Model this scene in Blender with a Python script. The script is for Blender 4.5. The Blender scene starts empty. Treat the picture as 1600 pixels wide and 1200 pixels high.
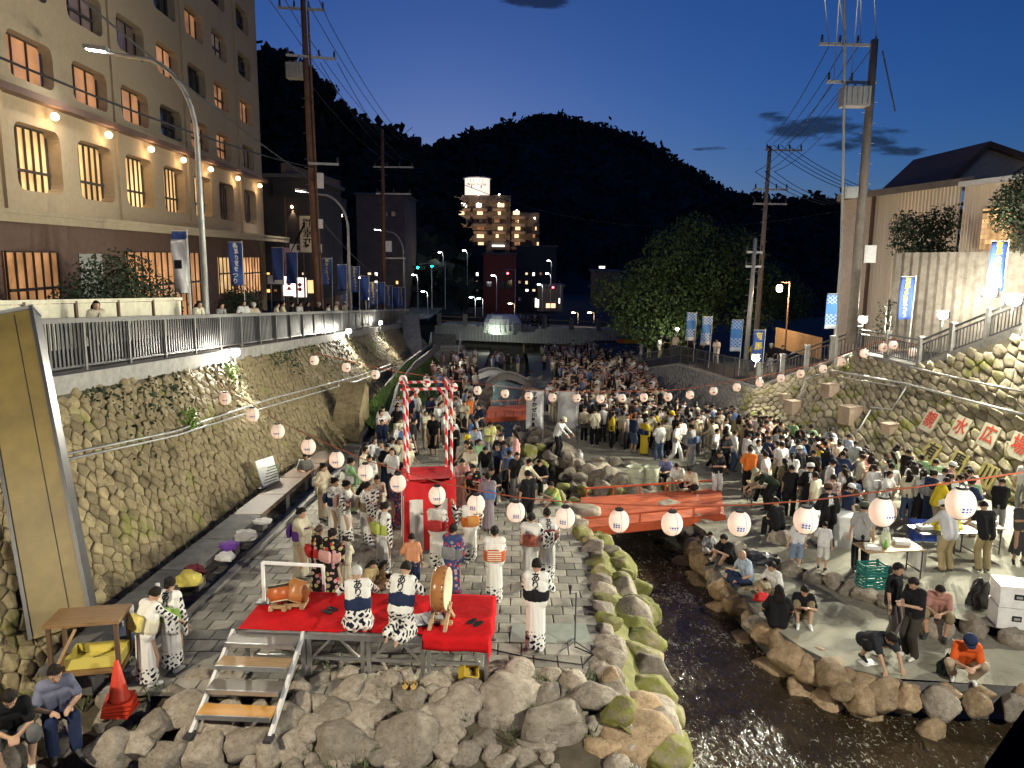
import bpy, bmesh, math, random
from mathutils import Vector as V, Matrix, Euler, noise
from mathutils.bvhtree import BVHTree
random.seed(7)
RAD = math.radians
scene = bpy.context.scene
COL = scene.collection
# ---------------------------------------------------------------- camera
CAMZ, PITCH, ROLL, FPX = 6.9, RAD(9.4), RAD(0.6), 1200.0
cd = bpy.data.cameras.new('camera'); cam = bpy.data.objects.new('camera', cd); COL.objects.link(cam)
cd.sensor_width = 36.0; cd.lens = 27.0; cd.clip_start = 0.05; cd.clip_end = 6000
CROT = (Matrix.Rotation(math.pi/2-PITCH, 3, 'X') @ Matrix.Rotation(ROLL, 3, 'Z'))
cam.matrix_world = Matrix.Translation((0, 0, CAMZ)) @ CROT.to_4x4()
scene.camera = cam
# ---------------------------------------------------------------- world: dusk sky
w = bpy.data.worlds.new('World'); scene.world = w; w.use_nodes = True
nt = w.node_tree; nt.nodes.clear()
def wn(t, **k):
    n = nt.nodes.new(t)
    for a, b in k.items(): setattr(n, a, b)
    return n
sky = wn('ShaderNodeTexSky'); sky.sky_type = 'NISHITA'; sky.sun_disc = False
sky.sun_elevation = RAD(5); sky.sun_rotation = RAD(-5); sky.altitude = 300
sky.air_density = 1.0; sky.dust_density = 0.2; sky.ozone_density = 6.0
bg = wn('ShaderNodeBackground'); bg.inputs[1].default_value = SKY_STRENGTH = 0.030
tc = wn('ShaderNodeTexCoord')
mp = wn('ShaderNodeMapping'); mp.inputs['Scale'].default_value = (9.0, 9.0, 30.0)
nz = wn('ShaderNodeTexNoise'); nz.inputs['Scale'].default_value = 1.7; nz.inputs['Detail'].default_value = 7; nz.inputs['Roughness'].default_value = 0.6
nt.links.new(tc.outputs['Generated'], mp.inputs[0]); nt.links.new(mp.outputs[0], nz.inputs[0])
def wm_(op, a, b=None):
    n = wn('ShaderNodeMath', operation=op)
    for i, v in enumerate((a, b)):
        if v is None: continue
        if isinstance(v, (int, float)): n.inputs[i].default_value = v
        else: nt.links.new(v, n.inputs[i])
    return n.outputs[0]
def wdot(vec):
    n = wn('ShaderNodeVectorMath', operation='DOT_PRODUCT'); nt.links.new(tc.outputs['Generated'], n.inputs[0]); n.inputs[1].default_value = vec; return n.outputs['Value']
def cloud_bank(px, py, hw, hh):
    """a small drifting dusk cloud: an elliptical bank broken up by noise"""
    d = (CROT @ V(((px-800)/FPX, -(py-600)/FPX, -1.0))).normalized(); r = V((d.y, -d.x, 0)).normalized(); u = r.cross(d)
    e = wm_('ADD', wm_('POWER', wm_('ABSOLUTE', wm_('DIVIDE', wm_('SUBTRACT', wdot(r), r.dot(d)), hw)), 2.0), wm_('POWER', wm_('ABSOLUTE', wm_('DIVIDE', wm_('SUBTRACT', wdot(u), u.dot(d)), hh)), 2.0))
    m = wm_('ADD', wm_('SUBTRACT', .75, wm_('MULTIPLY', e, .75)), wm_('MULTIPLY', wm_('SUBTRACT', nz.outputs[0], .5), 5.0))
    n = wn('ShaderNodeMapRange'); n.interpolation_type = 'SMOOTHSTEP'; nt.links.new(m, n.inputs[0]); n.inputs[1].default_value = .1; n.inputs[2].default_value = .9
    return wm_('MULTIPLY', n.outputs[0], wm_('GREATER_THAN', wdot(d), .5))
cl = None
for c_ in ((1290,210,.085,.020),(1218,180,.022,.008),(1400,236,.03,.006),(1110,232,.025,.003),(850,2,.05,.010),(1460,262,.02,.004)):
    k_ = cloud_bank(*c_); cl = k_ if cl is None else wm_('MAXIMUM', cl, k_)
mixc = wn('ShaderNodeMix'); mixc.data_type = 'RGBA'; mixc.blend_type = 'MULTIPLY'; mixc.inputs[7].default_value = (0.30, 0.22, 0.19, 1)
nt.links.new(wm_('MULTIPLY', cl, .9), mixc.inputs[0]); nt.links.new(sky.outputs[0], mixc.inputs[6])
tint = wn('ShaderNodeMix'); tint.data_type = 'RGBA'; tint.blend_type = 'MULTIPLY'; tint.inputs[0].default_value = 1.0
tint.inputs[7].default_value = (2.2, 1.75, 2.35, 1)     # white balance of the dusk exposure
nt.links.new(mixc.outputs[2], tint.inputs[6]); nt.links.new(tint.outputs[2], bg.inputs[0])
out = wn('ShaderNodeOutputWorld'); nt.links.new(bg.outputs[0], out.inputs[0])
# ---------------------------------------------------------------- colour management
vs = scene.view_settings
vs.view_transform = 'Standard'; vs.look = 'None'; vs.gamma = 1.0; vs.use_curve_mapping = False
vs.exposure = 0.25
scene.render.engine = 'CYCLES'
try:
    scene.cycles.use_denoising = True
    scene.cycles.max_bounces = 5; scene.cycles.diffuse_bounces = 2; scene.cycles.glossy_bounces = 2
    scene.cycles.transmission_bounces = 3; scene.cycles.transparent_max_bounces = 4
    scene.cycles.caustics_reflective = False; scene.cycles.caustics_refractive = False
    scene.cycles.sample_clamp_indirect = 4.0
except Exception: pass
# ---------------------------------------------------------------- calibration helpers (photo pixels to places on the ground)
def ray(x, y): return CROT @ V(((x-800)/FPX, -(y-600)/FPX, -1.0))
C0 = V((0, 0, CAMZ))
def PY(x, y, Y): d = ray(x, y); return C0 + d*(Y/d.y)
def PX(x, y, X): d = ray(x, y); return C0 + d*(X/d.x)
def PZ(x, y, z): d = ray(x, y); return C0 + d*((z-CAMZ)/d.z)
SL = 0.05
def gl(Y): return -SL*max(0.0, min(Y, 110.0)-13.0)          # left plaza level
def gr(Y): return gl(Y)-0.35                                 # right plaza level
def gw(Y): return gl(Y)-1.3                                  # water level
def PG(x, y, off=0.0):
    d = ray(x, y); t = (off-CAMZ)/d.z
    p = C0 + d*t
    if p.y > 13: t = (off+SL*13-CAMZ)/(d.z+SL*d.y); p = C0+d*t
    return p
def lerp_tab(tab, y):
    if y <= tab[0][0]: return tab[0][1]
    for (a, b), (c, d) in zip(tab, tab[1:]):
        if y <= c: return b+(d-b)*(y-a)/(c-a)
    return tab[-1][1]
def xl(Y): return lerp_tab([(6,2.0),(11.7,2.3),(18.6,2.65),(21,2.2),(25,1.6),(30,.3),(36,-.8),(42,-1.6),(54,-1.9),(95,-2)], Y)
def xr(Y): return lerp_tab([(12.45,13.5),(12.6,11),(12.7,8.4),(12.9,7.0),(13.4,6.25),(14.2,5.8),(15.4,5.5),(17.7,5.35),(19.4,5.3),(22,5.2),(25,4.3),(30,2.4),(36,1.1),(42,1.0),(54,1.1),(95,1.5)], Y)
def xk(Y): return lerp_tab([(13,13.2),(14.2,10.4),(15.7,8.6),(17.6,7.6),(19.2,6.1),(20,5.4)], Y)   # inner kerb on the right bank
def xw(Y): return lerp_tab([(6,25),(14,20.5),(23.4,16.3),(35,11.6),(45,10),(60,8.4),(75,8.2),(120,8.2)], Y)
def xb(Y): return lerp_tab([(5,-7.5),(24,-7.4),(32,-6.9),(50,-6.9),(75,-7),(120,-7)], Y)
def street(Y): return 5.3-0.063*min(Y, 95)                  # left street level at the fence
# ---------------------------------------------------------------- mesh builder
class MB:
    def __init__(s): s.v = []; s.f = []; s.m = []; s.mi = 0
    def add(s, vs, fs):
        o = len(s.v); s.v += [tuple(x) for x in vs]; s.f += [tuple(i+o for i in f) for f in fs]; s.m += [s.mi]*len(fs); return s
    def box(s, c, d, r=None):
        c = V(c); h = [x/2 for x in d]
        vs = [V((a*h[0], b*h[1], e*h[2])) for a in (-1,1) for b in (-1,1) for e in (-1,1)]
        if r is not None:
            R = r if isinstance(r, Matrix) else Euler(r).to_matrix()
            vs = [R @ x for x in vs]
        return s.add([x+c for x in vs], [(0,1,3,2),(4,6,7,5),(0,4,5,1),(2,3,7,6),(0,2,6,4),(1,5,7,3)])
    def beam(s, a, b, wd, hd, up=(0,0,1)):
        a = V(a); b = V(b); d = (b-a); L = d.length; d.normalize()
        u = V(up); x = d.cross(u)
        if x.length < 1e-5: x = V((1,0,0))
        x.normalize(); u = x.cross(d).normalized()
        R = Matrix((x, d, u)).transposed()
        return s.box((a+b)/2, (wd, L, hd), R)
    def tube(s, a, b, r0, r1=None, n=8, cap=True):
        r1 = r0 if r1 is None else r1
        return s.poly([a, b], [r0, r1], n, cap)
    def poly(s, pts, rs, n=8, cap=True):
        pts = [V(p) for p in pts]
        if not isinstance(rs, (list, tuple)): rs = [rs]*len(pts)
        vs = []; ref = None
        for i, p in enumerate(pts):
            d = (pts[min(i+1, len(pts)-1)]-pts[max(i-1, 0)]).normalized()
            if ref is None: ref = V((0,0,1)) if abs(d.z) < .9 else V((1,0,0))
            x = d.cross(ref).normalized(); y = x.cross(d).normalized(); ref = y
            vs += [p+(x*math.cos(2*math.pi*k/n)+y*math.sin(2*math.pi*k/n))*rs[i] for k in range(n)]
        fs = [(i*n+k, i*n+(k+1)%n, (i+1)*n+(k+1)%n, (i+1)*n+k) for i in range(len(pts)-1) for k in range(n)]
        if cap: fs += [tuple(range(n-1,-1,-1)), tuple((len(pts)-1)*n+k for k in range(n))]
        return s.add(vs, fs)
    def lathe(s, c, prof, n=12, R=None, sx=1, sy=1):
        c = V(c); vs = []
        for r, z in prof:
            for k in range(n):
                q = V((r*sx*math.cos(2*math.pi*k/n), r*sy*math.sin(2*math.pi*k/n), z))
                vs.append(c+(R @ q if R else q))
        m = len(prof)
        fs = [(i*n+k, i*n+(k+1)%n, (i+1)*n+(k+1)%n, (i+1)*n+k) for i in range(m-1) for k in range(n)]
        fs += [tuple(range(n-1,-1,-1)), tuple((m-1)*n+k for k in range(n))]
        return s.add(vs, fs)
    def ball(s, c, r, n=10, m=6, sc=(1,1,1), R=None):
        prof = [(max(1e-3, math.sin(math.pi*i/m))*1.0, -math.cos(math.pi*i/m)) for i in range(m+1)]
        c = V(c); vs = []
        for a, z in prof:
            for k in range(n):
                q = V((a*r*sc[0]*math.cos(2*math.pi*k/n), a*r*sc[1]*math.sin(2*math.pi*k/n), z*r*sc[2]))
                vs.append(c+(R @ q if R else q))
        fs = [(i*n+k, i*n+(k+1)%n, (i+1)*n+(k+1)%n, (i+1)*n+k) for i in range(m) for k in range(n)]
        return s.add(vs, fs)
    def prism(s, pts, off):
        o = V(off); n = len(pts); pts = [V(p) for p in pts]
        return s.add(pts+[p+o for p in pts], [tuple(range(n-1,-1,-1)), tuple(range(n, 2*n))]+[(k,(k+1)%n,n+(k+1)%n,n+k) for k in range(n)])
    def grid(s, fn, nu, nv):
        vs = [fn(u/nu, v/nv) for v in range(nv+1) for u in range(nu+1)]
        return s.add(vs, [(v*(nu+1)+u, v*(nu+1)+u+1, (v+1)*(nu+1)+u+1, (v+1)*(nu+1)+u) for v in range(nv) for u in range(nu)])
    def mesh(s, name, mats, smooth=False):
        me = bpy.data.meshes.new(name); me.from_pydata(s.v, [], s.f); 
        for m in (mats if isinstance(mats, (list, tuple)) else [mats]): me.materials.append(m)
        if max(s.m, default=0) > 0: me.polygons.foreach_set('material_index', s.m)
        if smooth: me.polygons.foreach_set('use_smooth', [True]*len(s.f))
        me.update(); return me
    def build(s, name, mats, parent=None, smooth=False, loc=None):
        return link(name, s.mesh(name, mats, smooth), parent, loc)
def link(name, me, parent=None, loc=None, rot=None, sc=None):
    o = bpy.data.objects.new(name, me); COL.objects.link(o)
    if parent is not None: o.parent = parent
    if loc is not None: o.location = loc
    if rot is not None: o.rotation_euler = rot
    if sc is not None: o.scale = sc if isinstance(sc, (tuple, list, V)) else (sc,)*3
    return o
def tag(o, label=None, cat=None, group=None, kind=None):
    if label: o['label'] = label
    if cat: o['category'] = cat
    if group: o['group'] = group
    if kind: o['kind'] = kind
    return o
def empty(name, loc=(0,0,0), rz=0.0, label=None, cat=None, group=None):
    o = bpy.data.objects.new(name, None); COL.objects.link(o); o.location = loc; o.rotation_euler = (0,0,rz); o.empty_display_size = .1
    return tag(o, label, cat, group)
def copy_tree(o, parent=None):
    c = o.copy(); COL.objects.link(c); c.parent = parent
    for ch in KIDS.get(o.name, []) or [x for x in o.children]: copy_tree(ch, c)
    return c
KIDS = {}
# ---------------------------------------------------------------- materials
def mat(name, col=(.5,.5,.5), rough=.7, nscale=0, namt=.25, bump=0, bscale=None, metal=0, obj=False, spec=.4, col2=None, detail=5, coords='Object', stretch=None, sub=0):
    m = bpy.data.materials.new(name); m.use_nodes = True; n = m.node_tree; N = n.nodes; L = n.links
    b = N['Principled BSDF']; b.inputs['Roughness'].default_value = rough; b.inputs['Metallic'].default_value = metal
    b.inputs['Specular IOR Level'].default_value = spec
    src = None
    if obj:
        oi = N.new('ShaderNodeObjectInfo'); src = oi.outputs['Color']
    else: b.inputs['Base Color'].default_value = (*col, 1)
    if nscale or bump:
        t = N.new('ShaderNodeTexCoord'); co = t.outputs[coords]
        if stretch:
            mpn = N.new('ShaderNodeMapping'); mpn.inputs['Scale'].default_value = stretch; L.new(co, mpn.inputs[0]); co = mpn.outputs[0]
    if nscale:
        z = N.new('ShaderNodeTexNoise'); z.inputs['Scale'].default_value = nscale; z.inputs['Detail'].default_value = detail; z.inputs['Roughness'].default_value = .65
        L.new(co, z.inputs[0])
        rp = N.new('ShaderNodeMapRange'); rp.inputs[1].default_value = .3; rp.inputs[2].default_value = .7
        L.new(z.outputs[0], rp.inputs[0])
        mx = N.new('ShaderNodeMix'); mx.data_type = 'RGBA'
        if col2 is not None and not obj:
            mx.inputs[6].default_value = (*col, 1); mx.inputs[7].default_value = (*col2, 1); L.new(rp.outputs[0], mx.inputs[0]); 
        else:
            rp.inputs[3].default_value = 1-namt; rp.inputs[4].default_value = 1+namt*.6
            mx.blend_type = 'MULTIPLY'; mx.inputs[0].default_value = 1.0
            if src is not None: L.new(src, mx.inputs[6])
            else: mx.inputs[6].default_value = (*col, 1)
            L.new(rp.outputs[0], mx.inputs[7])
        src = mx.outputs[2]
    if src is not None: L.new(src, b.inputs['Base Color'])
    if bump:
        z2 = N.new('ShaderNodeTexNoise'); z2.inputs['Scale'].default_value = bscale or nscale*2 or 20; z2.inputs['Detail'].default_value = 6
        L.new(co, z2.inputs[0]); bp = N.new('ShaderNodeBump'); bp.inputs['Strength'].default_value = bump; bp.inputs['Distance'].default_value = .02
        L.new(z2.outputs[0], bp.inputs['Height']); L.new(bp.outputs[0], b.inputs['Normal'])
    return m
def emit(name, col, strength, base=(.8,.8,.8)):
    m = bpy.data.materials.new(name); m.use_nodes = True; b = m.node_tree.nodes['Principled BSDF']
    b.inputs['Base Color'].default_value = (*base, 1); b.inputs['Emission Color'].default_value = (*col, 1); b.inputs['Emission Strength'].default_value = strength
    return m
M = {}
M['concrete'] = mat('concrete', (.30,.29,.27), .85, 3, .35, .3, 25)
M['concrete_dark'] = mat('concrete_dark', (.13,.125,.12), .9, 3, .4, .3, 25)
M['asphalt'] = mat('asphalt', (.05,.05,.05), .85, 8, .3, .3, 80)
M['steel'] = mat('steel', (.55,.56,.57), .35, 6, .15, metal=.9)
M['galv'] = mat('galv', (.42,.42,.40), .5, 4, .2, metal=.4)
M['dark_metal'] = mat('dark_metal', (.06,.06,.065), .45, 5, .2, metal=.3)
M['black'] = mat('black', (.015,.015,.016), .6, 5, .3)
M['white'] = mat('white', (.75,.74,.71), .5, 6, .12)
M['cream'] = mat('cream', (.66,.62,.48), .6, 4, .18)
M['red'] = mat('red', (.62,.03,.03), .7, 5, .2)
M['wood'] = mat('wood', (.42,.28,.15), .6, 3, .3, .15, 14, stretch=(1,12,12))
M['wood_dark'] = mat('wood_dark', (.12,.072,.042), .65, 3, .35, .15, 14, stretch=(12,12,1))
M['rope'] = mat('rope', (.45,.12,.06), .8)
M['wire'] = mat('wire', (.02,.02,.022), .6)
M['lamp_hot'] = emit('lamp_hot', (1,.96,.82), 120)
M['lamp_warm'] = emit('lamp_warm', (1,.62,.28), 25)
M['lamp_white'] = emit('lamp_white', (.95,.97,1), 25)
def rock_mat(name, c1, c2, moss=0.0):
    m = mat(name, c1, .85, 3.2, .3, .9, 7, col2=c2, detail=9)
    n = m.node_tree; N = n.nodes; L = n.links; b = N['Principled BSDF']
    # fine speckle + per-stone tint
    oi = N.new('ShaderNodeObjectInfo'); mr = N.new('ShaderNodeMapRange'); mr.inputs[3].default_value = .65; mr.inputs[4].default_value = 1.25
    L.new(oi.outputs['Random'], mr.inputs[0])
    mx = N.new('ShaderNodeMix'); mx.data_type = 'RGBA'; mx.blend_type = 'MULTIPLY'; mx.inputs[0].default_value = 1
    cur = b.inputs['Base Color'].links[0].from_socket
    L.new(cur, mx.inputs[6]); L.new(mr.outputs[0], mx.inputs[7]); cur = mx.outputs[2]
    t = N.new('ShaderNodeTexCoord'); v = N.new('ShaderNodeTexVoronoi'); v.feature = 'DISTANCE_TO_EDGE'; v.inputs['Scale'].default_value = 1.6
    zz = N.new('ShaderNodeTexNoise'); zz.inputs['Scale'].default_value = 3; zz.inputs['Detail'].default_value = 4
    av = N.new('ShaderNodeVectorMath'); av.operation = 'ADD'; L.new(t.outputs['Object'], av.inputs[0]); L.new(zz.outputs['Color'], av.inputs[1]); L.new(t.outputs['Object'], zz.inputs[0])
    L.new(av.outputs[0], v.inputs[0])
    cr = N.new('ShaderNodeMapRange'); cr.inputs[1].default_value = 0; cr.inputs[2].default_value = .025; cr.inputs[3].default_value = .45; cr.inputs[4].default_value = 1
    L.new(v.outputs[0], cr.inputs[0])
    m2 = N.new('ShaderNodeMix'); m2.data_type = 'RGBA'; m2.blend_type = 'MULTIPLY'; m2.inputs[0].default_value = 1
    L.new(cur, m2.inputs[6]); L.new(cr.outputs[0], m2.inputs[7]); cur = m2.outputs[2]
    if moss:
        z3 = N.new('ShaderNodeTexNoise'); z3.inputs['Scale'].default_value = 1.3; z3.inputs['Detail'].default_value = 6; L.new(t.outputs['Object'], z3.inputs[0])
        r3 = N.new('ShaderNodeMapRange'); r3.inputs[1].default_value = .62-moss*.35; r3.inputs[2].default_value = .75-moss*.3
        L.new(z3.outputs[0], r3.inputs[0])
        m3 = N.new('ShaderNodeMix'); m3.data_type = 'RGBA'; m3.inputs[7].default_value = (.18,.18,.04,1); L.new(r3.outputs[0], m3.inputs[0]); L.new(cur, m3.inputs[6]); cur = m3.outputs[2]
    L.new(cur, b.inputs['Base Color'])
    return m
M['rock'] = rock_mat('rock', (.20,.165,.12), (.40,.35,.28))
M['rock_warm'] = rock_mat('rock_warm', (.26,.17,.09), (.48,.36,.22))
M['rock_moss'] = rock_mat('rock_moss', (.24,.20,.115), (.38,.33,.20), .74)
M['wall_stone'] = rock_mat('wall_stone', (.19,.145,.075), (.37,.30,.17), .10)
M['wall_stone_r'] = rock_mat('wall_stone_r', (.20,.17,.11), (.36,.31,.21), .25)
M['mortar'] = mat('mortar', (.10,.085,.055), .95, 6, .4)
M['algae'] = mat('algae', (.19,.185,.05), .85, 3, .4, .4, 12)
M['leaf'] = mat('leaf', (.085,.125,.035), .6, 1.2, .5)
M['leaf_dark'] = mat('leaf_dark', (.03,.05,.022), .7, .6, .5)
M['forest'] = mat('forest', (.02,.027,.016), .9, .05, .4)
M['grass'] = mat('grass', (.10,.17,.03), .8, 2, .4, .4, 30)
M['bark'] = mat('bark', (.06,.045,.035), .9, 5, .3, .4, 20)
# ================================================================ PEOPLE: TEMPLATES
SKIN = mat('skin', (.44,.27,.18), .55, 6, .12, spec=.3)
HAIR = mat('hair', (.016,.012,.010), .75, 30, .5, .8, 45, spec=.15)
HAIR_B = mat('hair_brown', (.06,.03,.018), .5, 30, .4, .3, 60)
HAIR_G = mat('hair_grey', (.45,.44,.42), .6, 30, .25, .3, 60)
CLOTH = mat('cloth', obj=True, rough=.9, nscale=5, namt=.22, bump=.9, bscale=9, spec=.15, stretch=(1.3,1.3,.6))
SHOE = mat('shoe', obj=True, rough=.6, nscale=8, namt=.15)
EYE = mat('eye_dark', (.012,.01,.01), .3); LIP = mat('lip', (.30,.10,.08), .5)
def pattern_cloth(name, base, ink, zhem, xs, scale=1.0, mode='block'):
    m = bpy.data.materials.new(name); m.use_nodes = True; N = m.node_tree.nodes; L = m.node_tree.links; bs = N['Principled BSDF']; bs.inputs['Roughness'].default_value = .9; bs.inputs['Specular IOR Level'].default_value = .15
    t = N.new('ShaderNodeTexCoord'); sx = N.new('ShaderNodeSeparateXYZ'); L.new(t.outputs['Object'], sx.inputs[0])
    def mth(op, a, b=None):
        n = N.new('ShaderNodeMath'); n.operation = op
        for i, v in enumerate((a, b)):
            if v is None: continue
            if isinstance(v, (int, float)): n.inputs[i].default_value = v
            else: L.new(v, n.inputs[i])
        return n.outputs[0]
    if mode == 'block':
        ang = mth('ADD', mth('MULTIPLY', sx.outputs[0], 1.0), mth('MULTIPLY', sx.outputs[1], .9))
        cx = N.new('ShaderNodeCombineXYZ'); L.new(ang, cx.inputs[0]); L.new(sx.outputs[2], cx.inputs[1])
        bk = N.new('ShaderNodeTexBrick'); bk.inputs['Scale'].default_value = scale; bk.inputs['Brick Width'].default_value = .13; bk.inputs['Row Height'].default_value = .085; bk.inputs['Mortar Size'].default_value = .021; bk.offset = .5
        bk.inputs['Color1'].default_value = (0,0,0,1); bk.inputs['Color2'].default_value = (0,0,0,1); bk.inputs['Mortar'].default_value = (1,1,1,1)
        dn = N.new('ShaderNodeTexNoise'); dn.inputs['Scale'].default_value = 6; L.new(t.outputs['Object'], dn.inputs[0]); va = N.new('ShaderNodeVectorMath'); va.operation = 'MULTIPLY_ADD'; va.inputs[1].default_value = (.13,.13,0); L.new(dn.outputs['Color'], va.inputs[0]); L.new(cx.outputs[0], va.inputs[2]); mr_ = N.new('ShaderNodeMapping'); mr_.inputs['Rotation'].default_value = (0,0,.6); L.new(va.outputs[0], mr_.inputs[0])
        L.new(mr_.outputs[0], bk.inputs[0]); pat = bk.outputs['Color']
        nz_ = N.new('ShaderNodeTexNoise'); nz_.inputs['Scale'].default_value = 4.5; L.new(t.outputs['Object'], nz_.inputs[0])
        zone = mth('MAXIMUM', mth('LESS_THAN', mth('ADD', sx.outputs[2], mth('MULTIPLY', nz_.outputs[0], .35)), zhem+.17), mth('GREATER_THAN', mth('ABSOLUTE', sx.outputs[0]), xs))
        zone = mth('MULTIPLY', zone, mth('GREATER_THAN', nz_.outputs[0], .36))
        fac = mth('MULTIPLY', zone, mth('SUBTRACT', 1.0, pat))
        mx = N.new('ShaderNodeMix'); mx.data_type = 'RGBA'; mx.inputs[6].default_value = (*base,1); mx.inputs[7].default_value = (*ink,1); L.new(fac, mx.inputs[0]); L.new(mx.outputs[2], bs.inputs['Base Color'])
    elif mode == 'flower':
        v = N.new('ShaderNodeTexVoronoi'); v.inputs['Scale'].default_value = 9*scale; L.new(t.outputs['Object'], v.inputs[0])
        cr = N.new('ShaderNodeValToRGB'); e = cr.color_ramp.elements; e[0].position = 0; e[0].color = (0,0,0,1); e[1].position = 1; e[1].color = (1,1,1,1)
        sp = N.new('ShaderNodeSeparateColor'); L.new(v.outputs['Color'], sp.inputs[0])
        cr.color_ramp.interpolation = 'CONSTANT'; cr.color_ramp.elements[1].position = .35; cr.color_ramp.elements[0].color = (.5,.05,.05,1); cr.color_ramp.elements[1].color = (.55,.30,.30,1); q = cr.color_ramp.elements.new(.7); q.color = (*ink,1)
        L.new(sp.outputs[0], cr.inputs[0]); fac = mth('LESS_THAN', v.outputs['Distance'], .42)
        mx = N.new('ShaderNodeMix'); mx.data_type = 'RGBA'; mx.inputs[6].default_value = (*base,1); L.new(cr.outputs[0], mx.inputs[7]); L.new(fac, mx.inputs[0]); L.new(mx.outputs[2], bs.inputs['Base Color'])
    elif mode == 'stripe':
        st = mth('LESS_THAN', mth('FRACT', mth('MULTIPLY', sx.outputs[2], 22*scale)), .5)
        mx = N.new('ShaderNodeMix'); mx.data_type = 'RGBA'; mx.inputs[6].default_value = (*base,1); mx.inputs[7].default_value = (*ink,1); L.new(st, mx.inputs[0]); L.new(mx.outputs[2], bs.inputs['Base Color'])
    z2 = N.new('ShaderNodeTexNoise'); z2.inputs['Scale'].default_value = 7; fm_ = N.new('ShaderNodeMapping'); fm_.inputs['Scale'].default_value = (1.6,1.6,.35); L.new(t.outputs['Object'], fm_.inputs[0]); L.new(fm_.outputs[0], z2.inputs[0]); bp = N.new('ShaderNodeBump'); bp.inputs['Strength'].default_value = .8; bp.inputs['Distance'].default_value = .05; L.new(z2.outputs[0], bp.inputs['Height']); L.new(bp.outputs[0], bs.inputs['Normal'])
    return m
YUK = pattern_cloth('yukata_white', (.74,.72,.66), (.012,.014,.03), .40, .215)
FLOWER = pattern_cloth('yukata_flower', (.015,.013,.014), (.42,.40,.16), 0, 0, 1, 'flower')
NAVYF = pattern_cloth('yukata_navy', (.05,.07,.17), (.20,.26,.45), 0, 0, 1.3, 'flower')
PRINT = pattern_cloth('shirt_print', (.55,.53,.50), (.03,.03,.05), 0, 0, 1.6, 'flower')
STRIPE = pattern_cloth('obi_stripe', (.50,.10,.04), (.72,.62,.45), 0, 0, 1, 'stripe')
def rc(b, p, q, r0, r1=None, n=9):
    r1 = r0 if r1 is None else r1
    if (V(q)-V(p)).length > 1e-4: b.poly([p, q], [r0, r1], n)
    b.ball(p, r0, n, 6); b.ball(q, r1, n, 6)
def remesh(b, vox, mtl, name, smooth=3, deci=None):
    me = b.mesh('tmp', mtl); o = bpy.data.objects.new('tmp', me); COL.objects.link(o)
    m = o.modifiers.new('r', 'REMESH'); m.mode = 'VOXEL'; m.voxel_size = vox; m.use_smooth_shade = True
    s = o.modifiers.new('s', 'SMOOTH'); s.factor = .5; s.iterations = smooth
    dg = bpy.context.evaluated_depsgraph_get(); r = bpy.data.meshes.new_from_object(o.evaluated_get(dg)); r.name = name
    if not r.materials: r.materials.append(mtl)
    bpy.data.objects.remove(o); bpy.data.meshes.remove(me); return r
def ik(a, t, l1, l2, hint):
    a, t, hint = V(a), V(t), V(hint); d = t-a; L = min(d.length, (l1+l2)*.995); L = max(L, abs(l1-l2)+.02); dn = d.normalized(); t = a+dn*L
    x = (l1*l1-l2*l2+L*L)/(2*L); h = math.sqrt(max(0, l1*l1-x*x)); hp = hint-dn*hint.dot(dn)
    hp = hp.normalized() if hp.length > 1e-4 else dn.orthogonal().normalized()
    return a+dn*x+hp*h, t
def skel(pel=(0,0,.93), lean=0.0, side=0.0, twist=0.0, hp=.1, hy=0.0, la=None, ra=None, lf=(.1,0,.09), rf=(-.1,0,.09), le=(.6,.6,-.4), re=(-.6,.6,-.4), lk=(.15,-1,.1), rk=(-.15,-1,.1), ft=None):
    J = {}; P = V(pel); u = V((math.sin(side), -math.sin(lean)*math.cos(side), math.cos(lean)*math.cos(side))).normalized()
    r0 = V((1,0,0)); r0 = (r0-u*r0.dot(u)).normalized(); r = Matrix.Rotation(twist, 3, u) @ r0; f = r.cross(u) if False else u.cross(r)*-1
    if f.y > 0 and abs(twist) < 1.2: f = -f
    J['u'], J['r'], J['f'], J['pel'] = u, r, f, P
    J['waist'] = P+u*.14; J['chest'] = P+u*.33; J['neck'] = P+u*.50
    J['sl'] = P+u*.445+r*.165; J['sr'] = P+u*.445-r*.165
    hr = Matrix.Rotation(hy, 3, V((0,0,1))) @ r; hu0 = (u*.5+V((0,0,1))*.5).normalized()
    hf = hu0.cross(hr)*-1
    if hf.dot(f) < 0: hf = -hf
    J['hu'] = (hu0*math.cos(hp)+hf*math.sin(hp)).normalized(); J['hf'] = (hf*math.cos(hp)-hu0*math.sin(hp)).normalized(); J['hr'] = hr
    J['head'] = J['neck']+J['hu']*.125+J['hf']*.02
    la = V(la) if la else J['sl']+V((.09,-.06,-.5)); ra = V(ra) if ra else J['sr']+V((-.09,-.06,-.5))
    J['el'], J['wl'] = ik(J['sl'], la, .27, .245, le); J['er'], J['wr'] = ik(J['sr'], ra, .27, .245, re)
    J['hl'] = P+r0*.085-V((0,0,.03)); J['hr_'] = P-r0*.085-V((0,0,.03))
    J['kl'], J['al'] = ik(J['hl'], lf, .42, .42, lk); J['kr'], J['ar'] = ik(J['hr_'], rf, .42, .42, rk)
    J['ft'] = [V(x).normalized() for x in (ft or ((.15,-1,-.25),(-.15,-1,-.25)))]
    return J
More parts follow.
